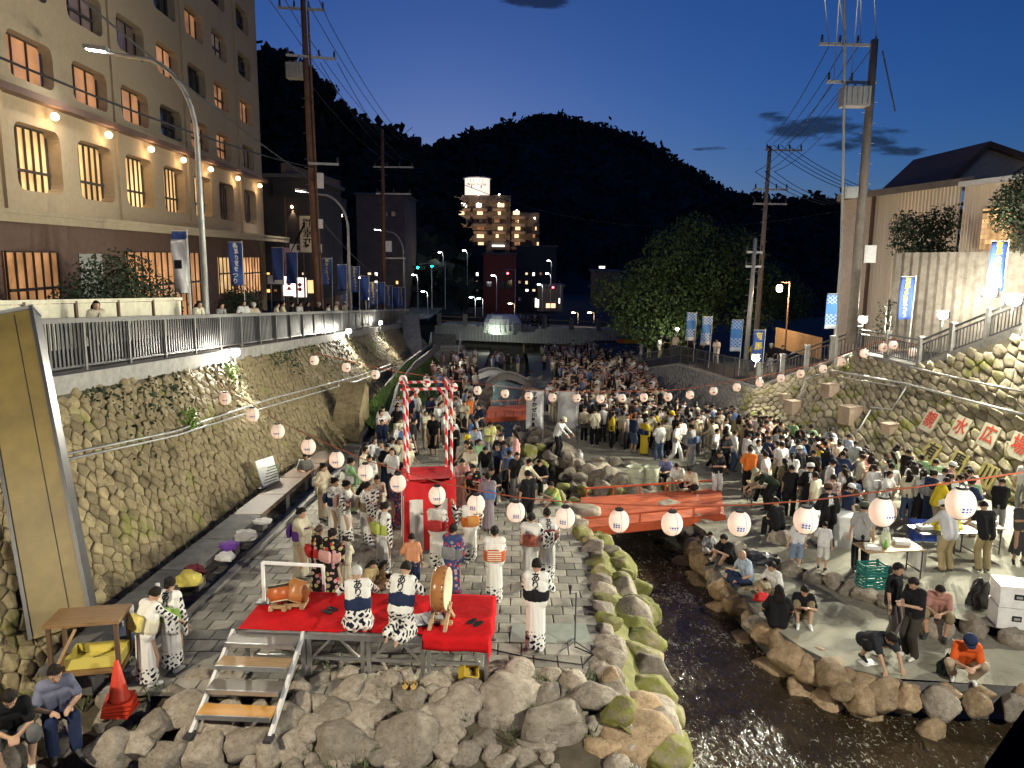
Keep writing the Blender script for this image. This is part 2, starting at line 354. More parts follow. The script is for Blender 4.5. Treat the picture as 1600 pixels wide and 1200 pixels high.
def hand(b, w, e, J, sgn, fine):
    d = (w-e).normalized(); n = d.cross(J['r']); n = n.normalized() if n.length > .05 else V((0,-1,0)); s = d.cross(n).normalized()*sgn
    rc(b, w, w+d*.05, .03, .034, 8); rc(b, w+d*.03+s*.012, w+d*.085+s*.012, .028, .024, 7); rc(b, w+d*.03-s*.014, w+d*.085-s*.014, .028, .024, 7)
    if fine:
        for k, ln in zip((-1.5,-.5,.5,1.5), (.055,.072,.078,.066)):
            p = w+d*.085+s*k*.019; m_ = p+d*ln*.6-n*.008; rc(b, p, m_, .0125, .0115, 6); rc(b, m_, m_+d*ln*.4-n*.03, .0115, .010, 6)
        p = w+d*.035+s*.03; m_ = p+d*.035+s*.03; rc(b, p, m_, .014, .0125, 6); rc(b, m_, m_+d*.032+s*.006-n*.01, .0125, .011, 6)
    else: rc(b, w+d*.08, w+d*.15-n*.02, .026, .018, 6)
def person_meshes(J, outfit, fine=True, sleeve='short', hair='short', hat=None, hem=None, shoes=True, hairmat=None, topmat=None, botmat=None, text=None, obi=None, bag=False, face=True):
    """outfit: 'trousers' | 'shorts' | 'skirt' | 'yukata' | 'happi'. Returns [(part, mesh, colour key)]"""
    vx = .0125 if fine else .026; out = []; u, r, f = J['u'], J['r'], J['f']
    # ---- body: one continuous skin
    b = MB()
    for s in (-1, 1): rc(b, J['pel']+r*.065*s, J['chest']+r*.075*s, .098, .105)
    rc(b, J['sl']-r*.03, J['sr']+r*.03, .068); rc(b, J['chest'], J['neck']-u*.04, .10, .055); rc(b, J['neck']-u*.05, J['neck']+J['hu']*.06, .052, .05); rc(b, J['hl'], J['hr_'], .10)
    hd = J['head']; Rh = Matrix((J['hr'], -J['hf'], J['hu'])).transposed()
    b.ball(hd+J['hu']*.01, .1, 14, 10, (.80,.98,1.14), Rh); b.ball(hd+J['hf']*.028-J['hu']*.062, .058, 10, 8, (1,1,.95), Rh)
    rc(b, hd+J['hf']*.088-J['hu']*.002, hd+J['hf']*.106-J['hu']*.03, .012, .016, 6)
    for s in (-1,1): b.ball(hd+J['hr']*.08*s-J['hu']*.012-J['hf']*.008, .024, 8, 6, (.5,.8,1.2), Rh)
    for s, e, w in (('sl','el','wl'),('sr','er','wr')): rc(b, J[s], J[e], .047, .039); rc(b, J[e], J[w], .039, .027); hand(b, J[w], J[e], J, 1 if s == 'sr' else -1, fine)
    for h, k, a, t in (('hl','kl','al',0),('hr_','kr','ar',1)):
        rc(b, J[h], J[k], .083, .056); rc(b, J[k], J[k].lerp(J[a], .35), .054, .056); rc(b, J[k].lerp(J[a], .35), J[a], .056, .036); d = J['ft'][t]; rc(b, J[a]-d*.045-V((0,0,.045)), J[a]+d*.15-V((0,0,.02)), .034, .026, 7); rc(b, J[a], J[a]+d*.08-V((0,0,.02)), .036, .03, 7)
    out.append(('body', remesh(b, vx, SKIN, 'body', 2), None))
    # ---- tops and bottoms
    def torso(b, g, lo=0.0):
        for s in (-1,1): rc(b, J['pel']+u*lo+r*.075*s, J['chest']+r*.085*s, .105+g, .108+g)
        rc(b, J['sl']-r*.02, J['sr']+r*.02, .072+g); rc(b, J['chest'], J['neck']-u*.05, .10+g, .065+g*.5)
    def legs_(b, g, to=1.0, flare=0.0):
        rc(b, J['hl'], J['hr_'], .108+g)
        for h, k, a in (('hl','kl','al'),('hr_','kr','ar')):
            rc(b, J[h], J[k], .088+g, .068+g+flare*.5)
            if to > 0: e_ = J[k].lerp(J[a], to); rc(b, J[k], e_, .066+g+flare*.5, .058+g+flare, 9)
    if outfit in ('trousers','shorts','skirt','dress','happi'):
        b = MB(); torso(b, .022, -.04 if outfit != 'dress' else .02)
        for s, e, w in (('sl','el','wl'),('sr','er','wr')):
            if sleeve == 'short': q = J[s].lerp(J[e], .72); rc(b, J[s], q, .066, .074)
            elif sleeve == 'long': rc(b, J[s], J[e], .066, .056); rc(b, J[e], J[e].lerp(J[w], .93), .056, .044)
            elif sleeve == 'wide': rc(b, J[s], J[e], .075, .095); rc(b, J[e], J[e].lerp(J[w], .45), .095, .10)
        if outfit == 'happi':
            for s in (-1,1): rc(b, J['pel']+r*.09*s, J['pel']+r*.11*s-u*.18, .12, .125)
        if outfit == 'dress':
            for i in range(10): a = 2*math.pi*i/10; rc(b, J['waist']+r*.06*math.cos(a)+f*.04*math.sin(a), V((J['pel'].x+.20*math.cos(a), J['pel'].y+.17*math.sin(a), hem if hem is not None else .45)), .08, .05)
        out.append(('shirt' if outfit != 'dress' else 'dress', remesh(b, vx*1.15, topmat or CLOTH, 'shirt', 3), 'top'))
        b = MB()
        if outfit in ('trousers','happi'): legs_(b, .012, .97, .012); nm = 'trousers'
        elif outfit == 'shorts': legs_(b, .022, .12, .02); nm = 'shorts'
        elif outfit == 'skirt':
            nm = 'skirt'; hz = hem if hem is not None else .35
            for i in range(10): a = 2*math.pi*i/10; rc(b, J['pel']+V((.07*math.cos(a), .05*math.sin(a), .06)), V((J['pel'].x+.20*math.cos(a), J['pel'].y+.17*math.sin(a), hz)), .07, .05)
        else: nm = None
        if nm: out.append((nm, remesh(b, vx*1.15, botmat or CLOTH, nm, 3), 'bottom'))
    if outfit in ('yukata','yukata_kneel'):
        b = MB(); torso(b, .026)
        if outfit == 'yukata':
            hz = hem if hem is not None else .14; ax, ay = (J['al']+J['ar'])*.5, None
            for i in range(12):
                a = 2*math.pi*i/12; rc(b, J['pel']+V((.085*math.cos(a), .065*math.sin(a), .1)), V((J['pel'].x+.115*math.cos(a), J['pel'].y*.6+ax.y*.4+.10*math.sin(a), .5)), .075, .06, 7); rc(b, V((J['pel'].x+.115*math.cos(a), J['pel'].y*.6+ax.y*.4+.10*math.sin(a), .5)), V((ax.x+.135*math.cos(a), ax.y+.12*math.sin(a), hz)), .06, .05, 7)
        else: legs_(b, .035, .9, .03); rc(b, J['hl'].lerp(J['kl'], .5), J['hr_'].lerp(J['kr'], .5), .11); rc(b, J['kl'], J['kr'], .085)
        for s, e, w in (('sl','el','wl'),('sr','er','wr')):
            rc(b, J[s], J[e], .068, .064); q = J[e].lerp(J[w], .72); rc(b, J[e], q, .062, .058); dn = V((0,0,-1))
            for t in ([0,.5,1] if sleeve != 'tight' else []): p = J[e].lerp(q, t)+(J[s]-J[e])*.18*(1-t); rc(b, p, p+dn*(.30-.04*t), .05, .042, 7)
        gm = remesh(b, vx*1.2, topmat or YUK, 'yukata', 2); out.append(('yukata', gm, 'top'))
        if obi is not None:
            b = MB()
            for i in range(12): a = 2*math.pi*i/12; c = J['waist']+r*(.148*math.cos(a))+f*(.080*math.sin(a)); rc(b, c-u*(.02+obi*.5), c+u*(obi*.9), .088, .088, 7)
            out.append(('obi', remesh(b, vx*1.3, CLOTH, 'obi', 2), 'obi'))
            if obi > .06:
                b = MB(); c = J['waist']-f*.19+u*.05
                for s in (-1,1): b.box(c+r*.02*s-f*.02+u*(.01*s), (.25,.09,.24), Matrix((r, -f, u)).transposed())
                b.box(c-f*.05, (.28,.06,.11), Matrix((r, -f, u)).transposed())
                out.append(('obi_knot', remesh(b, .02, STRIPE if text == 'stripe' else CLOTH, 'obi_knot', 3), 'knot'))
    # ---- shoes
    if shoes:
        for k, a in enumerate(('al','ar')):
            b = MB(); d = J['ft'][k]; rc(b, J[a]-d*.05-V((0,0,.04)), J[a]+d*.165-V((0,0,.018)), .043, .034, 8); rc(b, J[a]-V((0,0,.01)), J[a]+d*.06-V((0,0,.02)), .045, .042, 8)
            out.append(('shoe', remesh(b, vx*1.15, SHOE, 'shoe', 2), 'shoe'))
    # ---- hair
    if hair != 'bald':
        bm = bmesh.new(); bmesh.ops.create_icosphere(bm, subdivisions=3 if fine else 2, radius=1)
        kill = []
        for v in bm.verts:
            q = v.co.copy(); n1 = 1+.09*noise.noise(q*4)+(.07 if hair in ('messy','short') else .03)*noise.noise(q*9)+.03*noise.noise(q*19)
            v.co = V((q.x*.089, q.y*.108, q.z*.123))*n1
            if hair != 'buzz': v.co *= 1.03
        for fc in bm.faces:
            c = fc.calc_center_median()      # local: -y is the face side
            low = -.035 if hair in ('short','buzz','bun','messy') else -.12
            if (c.y < -.035 and c.z < .048) or (c.z < low and hair in ('short','buzz','bun','messy')) or (c.y < -.005 and c.z < -.0): kill.append(fc)
        bmesh.ops.delete(bm, geom=kill, context='FACES')
        for v in bm.verts: v.co = Rh @ v.co+hd+J['hu']*.016-J['hf']*.004
        hm = bpy.data.meshes.new('hair'); bm.to_mesh(hm); bm.free(); mb = MB(); mb.v = [tuple(v.co) for v in hm.vertices]; mb.f = [tuple(p.vertices) for p in hm.polygons]; mb.m = [0]*len(mb.f)
        if hair == 'bun': mb.ball(hd-J['hf']*.10+J['hu']*.075, .05, 10, 7); mb.ball(hd-J['hf']*.085-J['hu']*.005, .055, 10, 7)
        if hair == 'pony': mb.poly([hd-J['hf']*.1+J['hu']*.04, hd-J['hf']*.17, hd-J['hf']*.15-J['hu']*.2], [.03,.045,.012], 8)
        if hair == 'long':
            for s in (-.05,-.025,0,.025,.05): mb.poly([hd-J['hf']*.07+J['hr']*s*1.2, hd-J['hf']*.105-J['hu']*.12+J['hr']*s*1.3, J['chest']-f*.13+J['hr']*s*1.5+u*.05], [.045,.05,.018], 8)
        me = mb.mesh('hair', hairmat or HAIR, True); bpy.data.meshes.remove(hm); out.append(('hair', me, None))
    if hat:
        mb = MB(); prof = [(.112,0),(.112,.05),(.10,.09),(.06,.115),(.01,.12)]
        if hat == 'brim': prof = [(.19,-.015),(.19,-.005),(.115,.005)]+prof[1:]
        mb.lathe(hd+J['hu']*.045, prof, 16, Rh)
        if hat == 'cap': mb.lathe(hd+J['hu']*.05+J['hf']*.09, [(.085,-.008),(.085,.008)], 12, Rh, .95, .9)
        out.append(('hat', mb.mesh('hat', CLOTH, True), 'hat'))
    if hat is None and hair == 'headband': pass
    if face and fine:
        for s in (-1,1): out.append(('eye', MB().ball(hd+J['hf']*.083+J['hr']*.032*s+J['hu']*.008, .0115, 8, 6, (1.25,.6,.7), Rh).mesh('eye', EYE, True), None))
        out.append(('mouth', MB().ball(hd+J['hf']*.080-J['hu']*.058, .017, 8, 6, (1.3,.5,.35), Rh).mesh('mouth', LIP, True), None))
    if bag:
        mb = MB(); mb.poly([J['sl']-r*.07+u*.08+f*.02, J['chest']+f*.142, J['waist']-r*.10+f*.11, J['waist']-r*.16, J['waist']-r*.10-f*.12, J['chest']-f*.145, J['sl']-r*.07+u*.08-f*.05, J['sl']-r*.07+u*.08+f*.02], .011, 5); mb.box(J['pel']-r*.17+u*.06, (.09,.22,.17), Matrix((r, -f, u)).transposed())
        out.append(('shoulder_bag', mb.mesh('shoulder_bag', CLOTH), 'bag'))
    if text and text != 'stripe':
        gm_ = next(m_ for n_, m_, c_ in out if n_ in ('yukata','shirt')); bt = BVHTree.FromPolygons([v.co for v in gm_.vertices], [tuple(p.vertices) for p in gm_.polygons])
        cu = bpy.data.curves.new('t', 'FONT'); cu.body = '\n'.join(text); cu.size = .155; cu.align_x = 'CENTER'; cu.align_y = 'CENTER'; cu.offset = .004; cu.space_line = .82; cu.resolution_u = 3; o = bpy.data.objects.new('t', cu); COL.objects.link(o); dg = bpy.context.evaluated_depsgraph_get(); tm_ = bpy.data.meshes.new_from_object(o.evaluated_get(dg)); bpy.data.objects.remove(o)
        bm = bmesh.new(); bm.from_mesh(tm_); bmesh.ops.triangulate(bm, faces=bm.faces); bmesh.ops.subdivide_edges(bm, edges=bm.edges, cuts=1); c0_ = J['chest']+u*(.0 if len(text) > 2 else .03)
        for v in bm.verts:
            p = c0_-r*v.co.x+u*v.co.y-f*.4; hit = bt.ray_cast(p, f, .6); v.co = (hit[0]-f*.005) if hit[0] else p+f*.22
        bm.to_mesh(tm_); bm.free(); tm_.materials.clear(); tm_.materials.append(TXT_W if outfit == 'happi' or outfit == 'trousers' else TXT_K); out.append(('lettering', tm_, None))
    return out
TXT_W = mat('text_white', (.8,.8,.78), .8); TXT_K = mat('text_black', (.012,.012,.016), .8)
# ---- poses ------------------------------------------------------------------
POSE = dict(
    stand=skel(lean=.02, hp=.15),
    stand2=skel(lean=.03, hp=.25, side=.03, la=(.2,-.2,1.05), lf=(.12,-.05,.09), rf=(-.1,.06,.09)),
    phone=skel(lean=.05, hp=.45, la=(.08,-.30,1.15), ra=(-.07,-.32,1.17), le=(.5,.3,-1), re=(-.5,.3,-1)),
    cross=skel(lean=-.02, hp=.05, la=(-.08,-.21,1.12), ra=(.08,-.19,1.14), le=(.8,.1,-.7), re=(-.8,.1,-.7)),
    talk=skel(lean=.04, hp=.05, hy=.5, ra=(-.22,-.32,1.22), re=(-.5,.3,-1), rf=(-.13,-.06,.09)),
    walk=skel(lean=.07, hp=.05, lf=(.09,-.26,.10), rf=(-.09,.24,.13), la=(.24,.14,.98), ra=(-.24,-.2,1.0)),
    reach=skel(lean=.30, hp=.35, la=(.16,-.52,1.02), ra=(-.18,-.5,1.0), le=(.6,.2,-1), re=(-.6,.2,-1)),
    bend=skel(pel=(0,.12,.90), lean=1.05, hp=.4, la=(.15,-.62,.78), ra=(-.15,-.60,.78), le=(.5,.2,-1), re=(-.5,.2,-1)),
    dance=skel(lean=.05, hp=.05, la=(.34,-.36,1.42), ra=(-.34,-.32,1.12), le=(.6,.2,-1), re=(-.6,.2,-1), rf=(-.08,-.12,.09)),
    dance2=skel(lean=.06, hp=.2, la=(.12,-.40,1.20), ra=(-.50,-.18,1.22), le=(.6,.2,-1), re=(-.6,.3,-1), lf=(.08,-.1,.09)),
    clap=skel(lean=.04, hp=.15, la=(.03,-.34,1.22), ra=(-.03,-.34,1.22), le=(.7,.2,-1), re=(-.7,.2,-1)),
    sing=skel(lean=.02, hp=.25, la=(.10,-.33,1.10), ra=(-.18,-.30,1.12), le=(.7,.3,-1), re=(-.7,.3,-1)),
    cup=skel(lean=.02, hp=.1, ra=(-.04,-.26,1.36), la=(.14,-.26,1.08), le=(.7,.3,-1), re=(-.7,.2,-1)),
    sit=skel(pel=(0,0,.44), lean=.25, hp=.15, lf=(.13,-.46,.09), rf=(-.13,-.44,.09), la=(.12,-.36,.62), ra=(-.12,-.36,.62), lk=(.1,-.5,1), rk=(-.1,-.5,1)),
    sit2=skel(pel=(0,0,.44), lean=.45, hp=.3, lf=(.16,-.42,.09), rf=(-.16,-.40,.09), la=(.05,-.46,.56), ra=(-.05,-.46,.56), lk=(.3,-.5,1), rk=(-.3,-.5,1)),
    floor=skel(pel=(0,0,.13), lean=.25, hp=.2, lf=(-.16,-.38,.07), rf=(.16,-.42,.07), lk=(1,-.35,.45), rk=(-1,-.35,.45), la=(.22,-.36,.24), ra=(-.20,-.38,.24), ft=((-1,-.3,0),(1,-.3,0))),
    knees=skel(pel=(0,0,.13), lean=.35, hp=.25, lf=(.12,-.50,.09), rf=(-.12,-.52,.09), lk=(.2,-.3,1), rk=(-.2,-.3,1), la=(.08,-.50,.44), ra=(-.08,-.50,.44)),
    kneel=skel(pel=(0,.08,.26), lean=.22, hp=.25, lf=(.09,.20,.06), rf=(-.09,.20,.06), lk=(.2,-1,-.1), rk=(-.2,-1,-.1), la=(.16,-.36,.60), ra=(-.16,-.36,.58), le=(.7,.2,-.6), re=(-.7,.2,-.6), ft=((0,1,.05),(0,1,.05))),
    kneel2=skel(pel=(0,.05,.42), lean=.35, hp=.35, lf=(.10,.30,.07), rf=(-.10,.38,.07), lk=(.2,-1,-.8), rk=(-.2,-1,-.8), la=(.16,-.42,.66), ra=(-.20,-.40,.62), le=(.7,.2,-.6), re=(-.7,.2,-.6), ft=((0,1,-.4),(0,1,-.4))),
    squat=skel(pel=(0,.06,.30), lean=.55, hp=.3, lf=(.15,-.06,.09), rf=(-.15,-.04,.09), lk=(.5,-1,.6), rk=(-.5,-1,.6), la=(.06,-.46,.44), ra=(-.06,-.46,.44)),
    crouch=skel(pel=(0,.16,.34), lean=1.15, hp=.3, lf=(.24,.18,.09), rf=(-.18,.05,.09), lk=(.8,-1,.6), rk=(-.5,-1,.6), la=(.14,-.62,.06), ra=(-.20,-.58,.06), le=(.5,.2,1), re=(-.5,.2,1)),
)
TPL = {}
def tpl(key, pose, outfit, **k):
    TPL[key] = person_meshes(POSE[pose], outfit, **k); return key
PN = [0]
def person(key, loc, rz, s=1.0, label='', group=None, **col):
    """col: top, bottom, shoe, obi, knot, hat, bag colours (linear rgb)"""
    e = empty('person', loc, rz, label, 'person', group); e.scale = (s*random.uniform(.97,1.03), s*random.uniform(.97,1.03), s)
    for nm, me, ck in TPL[key]:
        o = link(nm, me, e)
        if ck: c = col.get(ck) or dict(top=(.6,.6,.58), bottom=(.03,.03,.035), shoe=(.05,.05,.05), obi=(.5,.3,.1), knot=(.5,.3,.1), hat=(.5,.5,.45), bag=(.03,.03,.03))[ck]; o.color = (*c, 1)
    return e
# crowd templates (coarse)
for i, (pz, of, kw) in enumerate((('stand','trousers',dict(hair='short')),('stand2','trousers',dict(hair='messy',bag=True)),('phone','trousers',dict(hair='short')),('cross','shorts',dict(hair='short')),('talk','trousers',dict(hair='long')),('cup','shorts',dict(hair='messy')),('phone','skirt',dict(hair='long',hem=.3)),('stand','dress',dict(hair='bun',hem=.35)),('reach','trousers',dict(hair='short',sleeve='long')),('clap','skirt',dict(hair='pony',hem=.25)),('stand2','trousers',dict(hair='short',hat='cap')),('talk','shorts',dict(hair='short',sleeve='long')),('walk','trousers',dict(hair='short',bag=True)),('clap','yukata',dict(hair='bun',obi=.08,topmat=CLOTH)),('stand','trousers',dict(hair='long',sleeve='long',bag=True)),('cross','trousers',dict(hair='messy',topmat=PRINT)))):
    tpl('c%d' % i, pz, of, fine=False, face=False, **kw)
# fine templates for the people near the camera
F = lambda key, pose, outfit, **k: tpl(key, pose, outfit, fine=True, **k)
F('drum1','kneel','yukata_kneel',hair='short',hairmat=HAIR_G,text='ありま',obi=.05,sleeve='tight',shoes=False)
F('drum2','kneel2','yukata_kneel',hair='short',text='ありま',obi=.05,sleeve='tight',shoes=False)
F('singer','sing','yukata',hair='short',text='ありま',obi=.05,sleeve='tight')
F('y_dance','dance','yukata',hair='bun',obi=.09); F('y_dance2','dance2','yukata',hair='bun',obi=.09); F('y_stripe','clap','yukata',hair='bun',obi=.09,text='stripe'); F('y_clap','clap','yukata',hair='bun',obi=.09); F('y_stand','stand2','yukata',hair='bun',obi=.09,text='ありま'); F('y_bend','reach','yukata',hair='short',obi=.09)
F('fl_stand','stand2','yukata',hair='short',hairmat=HAIR_B,obi=.07,topmat=FLOWER); F('fl_clap','clap','yukata',hair='bun',obi=.07,topmat=FLOWER); F('nv_clap','clap','yukata',hair='bun',obi=.08,topmat=NAVYF); F('pl_clap','clap','yukata',hair='bun',obi=.08,topmat=CLOTH); F('pl_dance','dance2','yukata',hair='bun',obi=.08,topmat=CLOTH)
F('m_stand','stand','trousers',hair='short'); F('m_phone','phone','trousers',hair='messy'); F('m_talk','talk','trousers',hair='short',sleeve='long'); F('m_reach','reach','trousers',hair='short',sleeve='long',hat='cap'); F('m_reach2','reach','trousers',hair='messy'); F('m_bend','bend','trousers',hair='short',hat='cap'); F('m_happi','stand2','happi',hair='short',text='有馬',sleeve='wide',hat='cap'); F('m_bag','stand','trousers',hair='short',hat='cap',bag=True)
F('m_crouch','crouch','shorts',hair='messy'); F('m_squat','squat','trousers',hair='short',hat='cap'); F('m_floor','floor','shorts',hair='short'); F('m_floor2','floor','trousers',hair='bald'); F('w_floor','floor','trousers',hair='long'); F('m_knees','knees','shorts',hair='short'); F('m_sit','sit','trousers',hair='short'); F('m_sit2','sit2','shorts',hair='messy'); F('w_sit','sit2','skirt',hair='long',hem=.14); F('g_stand','stand','shorts',hair='long'); F('k_stand','stand2','shorts',hair='short'); F('w_apron','clap','dress',hair='pony',hem=.3); F('w_phone','phone','trousers',hair='long')
# ================================================================ THE GROUND
rnd = random.Random(11)
def strip(name, f0, f1, ys, zf, m, nu=6, jit=0, smooth=False):
    b = MB(); n = len(ys)
    b.grid(lambda u, v: (lambda Y: (f0(Y)+(f1(Y)-f0(Y))*u, Y, zf(Y)+(noise.noise(V((u*9, Y, 3)))*jit)))(ys[round(v*(n-1))]), nu, n-1)
    return tag(b.build(name, m, None, smooth), kind='structure')
def frange(a, b, s):
    r = []; 
    while a < b-1e-6: r.append(a); a += s
    return r+[b]
M['paving'] = mat('paving', (.35,.325,.27), .85, 2.5, .3, .35, 40)
M['paving_joint'] = mat('paving_joint', (.15,.14,.12), .95, 4, .3)
M['plaza_r'] = mat('plaza_r', (.20,.19,.145), .88, .9, .35, .6, 45, col2=(.34,.32,.25), detail=9)
def stains(m, scale, lo, amt):
    N = m.node_tree.nodes; L = m.node_tree.links; b = N['Principled BSDF']; t = N.new('ShaderNodeTexCoord'); z = N.new('ShaderNodeTexNoise'); z.inputs['Scale'].default_value = scale; z.inputs['Detail'].default_value = 8; z.inputs['Roughness'].default_value = .7; z.inputs['Distortion'].default_value = 1.2
    L.new(t.outputs['Object'], z.inputs[0]); r = N.new('ShaderNodeMapRange'); r.inputs[1].default_value = lo; r.inputs[2].default_value = lo+.12; r.inputs[3].default_value = 1; r.inputs[4].default_value = 1-amt; L.new(z.outputs[0], r.inputs[0])
    mx = N.new('ShaderNodeMix'); mx.data_type = 'RGBA'; mx.blend_type = 'MULTIPLY'; mx.inputs[0].default_value = 1; L.new(b.inputs['Base Color'].links[0].from_socket, mx.inputs[6]); L.new(r.outputs[0], mx.inputs[7]); L.new(mx.outputs[2], b.inputs['Base Color'])
stains(M['plaza_r'], 1.7, .54, .45)
M['bed'] = mat('bed', (.05,.045,.03), .9, 2, .5, .5, 6)
strip('terrain', lambda Y: -900, lambda Y: 900, [-60,0,13,30,60,110,400,1500], lambda Y: gl(Y)-2.6-(max(0,Y-110)*.01), M['bed'], 2)
strip('stream_bed', lambda Y: xl(Y)-1.6, lambda Y: (xr(Y) if Y > 14 else 16)+1.2, frange(4, 95, 3), lambda Y: gw(Y)-.35, M['bed'], 4)
PZL = strip('left_plaza', lambda Y: xb(Y)-.6, lambda Y: xl(Y)-.55, [11.2,13,16,20,25,30,36,42,50,60,75,95], lambda Y: gl(Y)-.03, M['paving_joint'], 2)
PZR = strip('right_plaza', lambda Y: xk(Y)-.05 if Y < 20 else xr(Y)+.3, lambda Y: xw(Y)+2, frange(13.0,20,.7)+[21,25,30,36,42,50,60,75,95], lambda Y: gr(Y), M['plaza_r'], 2)
strip('lower_ledge', lambda Y: xr(Y)-.05, lambda Y: max(xk(Y), xr(Y)+.3)+.25, frange(12.65,19.9,.3), lambda Y: gl(Y)-.6, M['plaza_r'], 2)
# earth under the plazas so they are solid down to the stream
for nm, f0, f1, zf, ys in (('left_bank_earth', lambda Y: xb(Y)-3, lambda Y: xl(Y)-.45, lambda Y: gl(Y)-.06, frange(11.3,95,3)),):
    b = MB(); n = len(ys)
    b.grid(lambda u, v: (lambda Y: (f1(Y), Y, zf(Y)-1.6*u))(ys[round(v*(n-1))]), 1, n-1)
    tag(b.build(nm, M['concrete_dark']), kind='structure')
b = MB(); ys = frange(12.5, 95, .4); n = len(ys)
b.grid(lambda u, v: (lambda Y: (xr(Y)-.04, Y, gl(Y)-.62-1.2*u))(ys[round(v*(n-1))]), 1, n-1)
tag(b.build('right_bank_earth', M['concrete_dark']), kind='structure')
# paving slabs on the left plaza
b0 = []
for j in range(0, 200):
    Y = 11.3+j*.42
    if Y > 62: break
    x = xb(Y)+.75+(.21 if j % 2 else 0)
    while x < xl(Y)-.95:
        b0.append((x+.2, Y+.2)); x += .42
b0.sort(key=lambda p: p[1])
def slab(bm, cx, cy, w_=.408):
    a = w_/2-.004; c = .012; z = gl(cy); dz = -SL*a if cy > 13 else 0; h = rnd.uniform(-.002, .003)
    vs = [(cx-a,cy-a,z-.04),(cx+a,cy-a,z-.04),(cx+a,cy+a,z-.04),(cx-a,cy+a,z-.04)]
    top = [(cx-a,cy-a),(cx+a,cy-a),(cx+a,cy+a),(cx-a,cy+a)]
    vs += [(x, y, gl(y)-.008+h) for x, y in top]
    top2 = [(cx-a+c,cy-a+c),(cx+a-c,cy-a+c),(cx+a-c,cy+a-c),(cx-a+c,cy+a-c)]
    vs += [(x, y, gl(y)+h) for x, y in top2]
    bm.add(vs, [(k,(k+1)%4,4+(k+1)%4,4+k) for k in range(4)]+[(4+k,4+(k+1)%4,8+(k+1)%4,8+k) for k in range(4)]+[(8,9,10,11)])
M['paving_o'] = mat('paving_o', (.35,.325,.27), .85, 2.5, .3, .35, 40)
def tint_random(m, lo=.75, hi=1.15):
    N = m.node_tree.nodes; L = m.node_tree.links; b = N['Principled BSDF']; oi = N.new('ShaderNodeObjectInfo'); mr = N.new('ShaderNodeMapRange')
    mr.inputs[3].default_value = lo; mr.inputs[4].default_value = hi; L.new(oi.outputs['Random'], mr.inputs[0])
    mx = N.new('ShaderNodeMix'); mx.data_type = 'RGBA'; mx.blend_type = 'MULTIPLY'; mx.inputs[0].default_value = 1
    L.new(b.inputs['Base Color'].links[0].from_socket, mx.inputs[6]); L.new(mr.outputs[0], mx.inputs[7]); L.new(mx.outputs[2], b.inputs['Base Color'])
tint_random(M['paving_o'], .6, 1.2); stains(M['paving_o'], .8, .55, .4); stains(M['paving'], .8, .55, .4)
near = [p for p in b0 if p[0] > -5.5 or p[1] > 13][:300]; ns = set(near)
for p in near:
    m_ = MB(); slab(m_, *p); m_.build('paving_slab', M['paving_o'], PZL)
m_ = MB()
for p in b0:
    if p not in ns: slab(m_, *p)
tag(m_.build('paving_slab_field', M['paving'], PZL), kind='stuff')
# ---------------------------------------------------------------- water
wm = bpy.data.materials.new('water'); wm.use_nodes = True; N = wm.node_tree.nodes; L = wm.node_tree.links; bs = N['Principled BSDF']
bs.inputs['Roughness'].default_value = .16; bs.inputs['Specular IOR Level'].default_value = 1.0; bs.inputs['IOR'].default_value = 1.33
t = N.new('ShaderNodeTexCoord'); mp_ = N.new('ShaderNodeMapping'); mp_.inputs['Scale'].default_value = (1.0,.5,1); mp_.inputs['Rotation'].default_value = (0,0,.35); L.new(t.outputs['Object'], mp_.inputs[0])
z1 = N.new('ShaderNodeTexNoise'); z1.inputs['Scale'].default_value = 6; z1.inputs['Detail'].default_value = 4; z1.inputs['Roughness'].default_value = .55; z1.inputs['Distortion'].default_value = .8; L.new(mp_.outputs[0], z1.inputs[0])
bp = N.new('ShaderNodeBump'); bp.inputs['Strength'].default_value = 1.0; bp.inputs['Distance'].default_value = .09; L.new(z1.outputs[0], bp.inputs['Height'])
L.new(bp.outputs[0], bs.inputs['Normal'])
# pale flecks painted into the water colour in place of floodlight glitter
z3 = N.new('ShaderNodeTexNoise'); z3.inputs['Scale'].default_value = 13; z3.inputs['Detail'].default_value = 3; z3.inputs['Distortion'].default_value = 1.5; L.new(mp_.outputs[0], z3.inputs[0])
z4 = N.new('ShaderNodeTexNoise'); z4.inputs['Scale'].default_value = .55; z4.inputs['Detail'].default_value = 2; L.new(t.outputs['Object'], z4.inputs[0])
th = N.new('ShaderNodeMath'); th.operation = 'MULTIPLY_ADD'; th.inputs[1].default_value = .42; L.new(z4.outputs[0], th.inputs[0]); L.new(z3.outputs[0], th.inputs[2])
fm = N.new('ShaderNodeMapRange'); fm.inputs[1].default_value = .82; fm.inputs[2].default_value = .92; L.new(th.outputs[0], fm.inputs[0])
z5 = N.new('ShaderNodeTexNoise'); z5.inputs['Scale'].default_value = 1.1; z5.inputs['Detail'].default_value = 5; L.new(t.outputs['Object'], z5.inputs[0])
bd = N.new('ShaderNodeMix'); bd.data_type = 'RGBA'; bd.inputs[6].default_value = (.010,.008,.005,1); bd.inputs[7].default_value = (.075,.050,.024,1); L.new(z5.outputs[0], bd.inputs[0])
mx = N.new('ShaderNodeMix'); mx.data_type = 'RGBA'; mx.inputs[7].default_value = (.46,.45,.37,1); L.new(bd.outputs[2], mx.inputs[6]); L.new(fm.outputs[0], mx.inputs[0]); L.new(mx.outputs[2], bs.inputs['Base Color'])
def waterz(x, y): return gw(y)+.03*noise.noise(V((x*.9, y*.5, 0)))+.018*noise.noise(V((x*3, y*1.6, 4)))
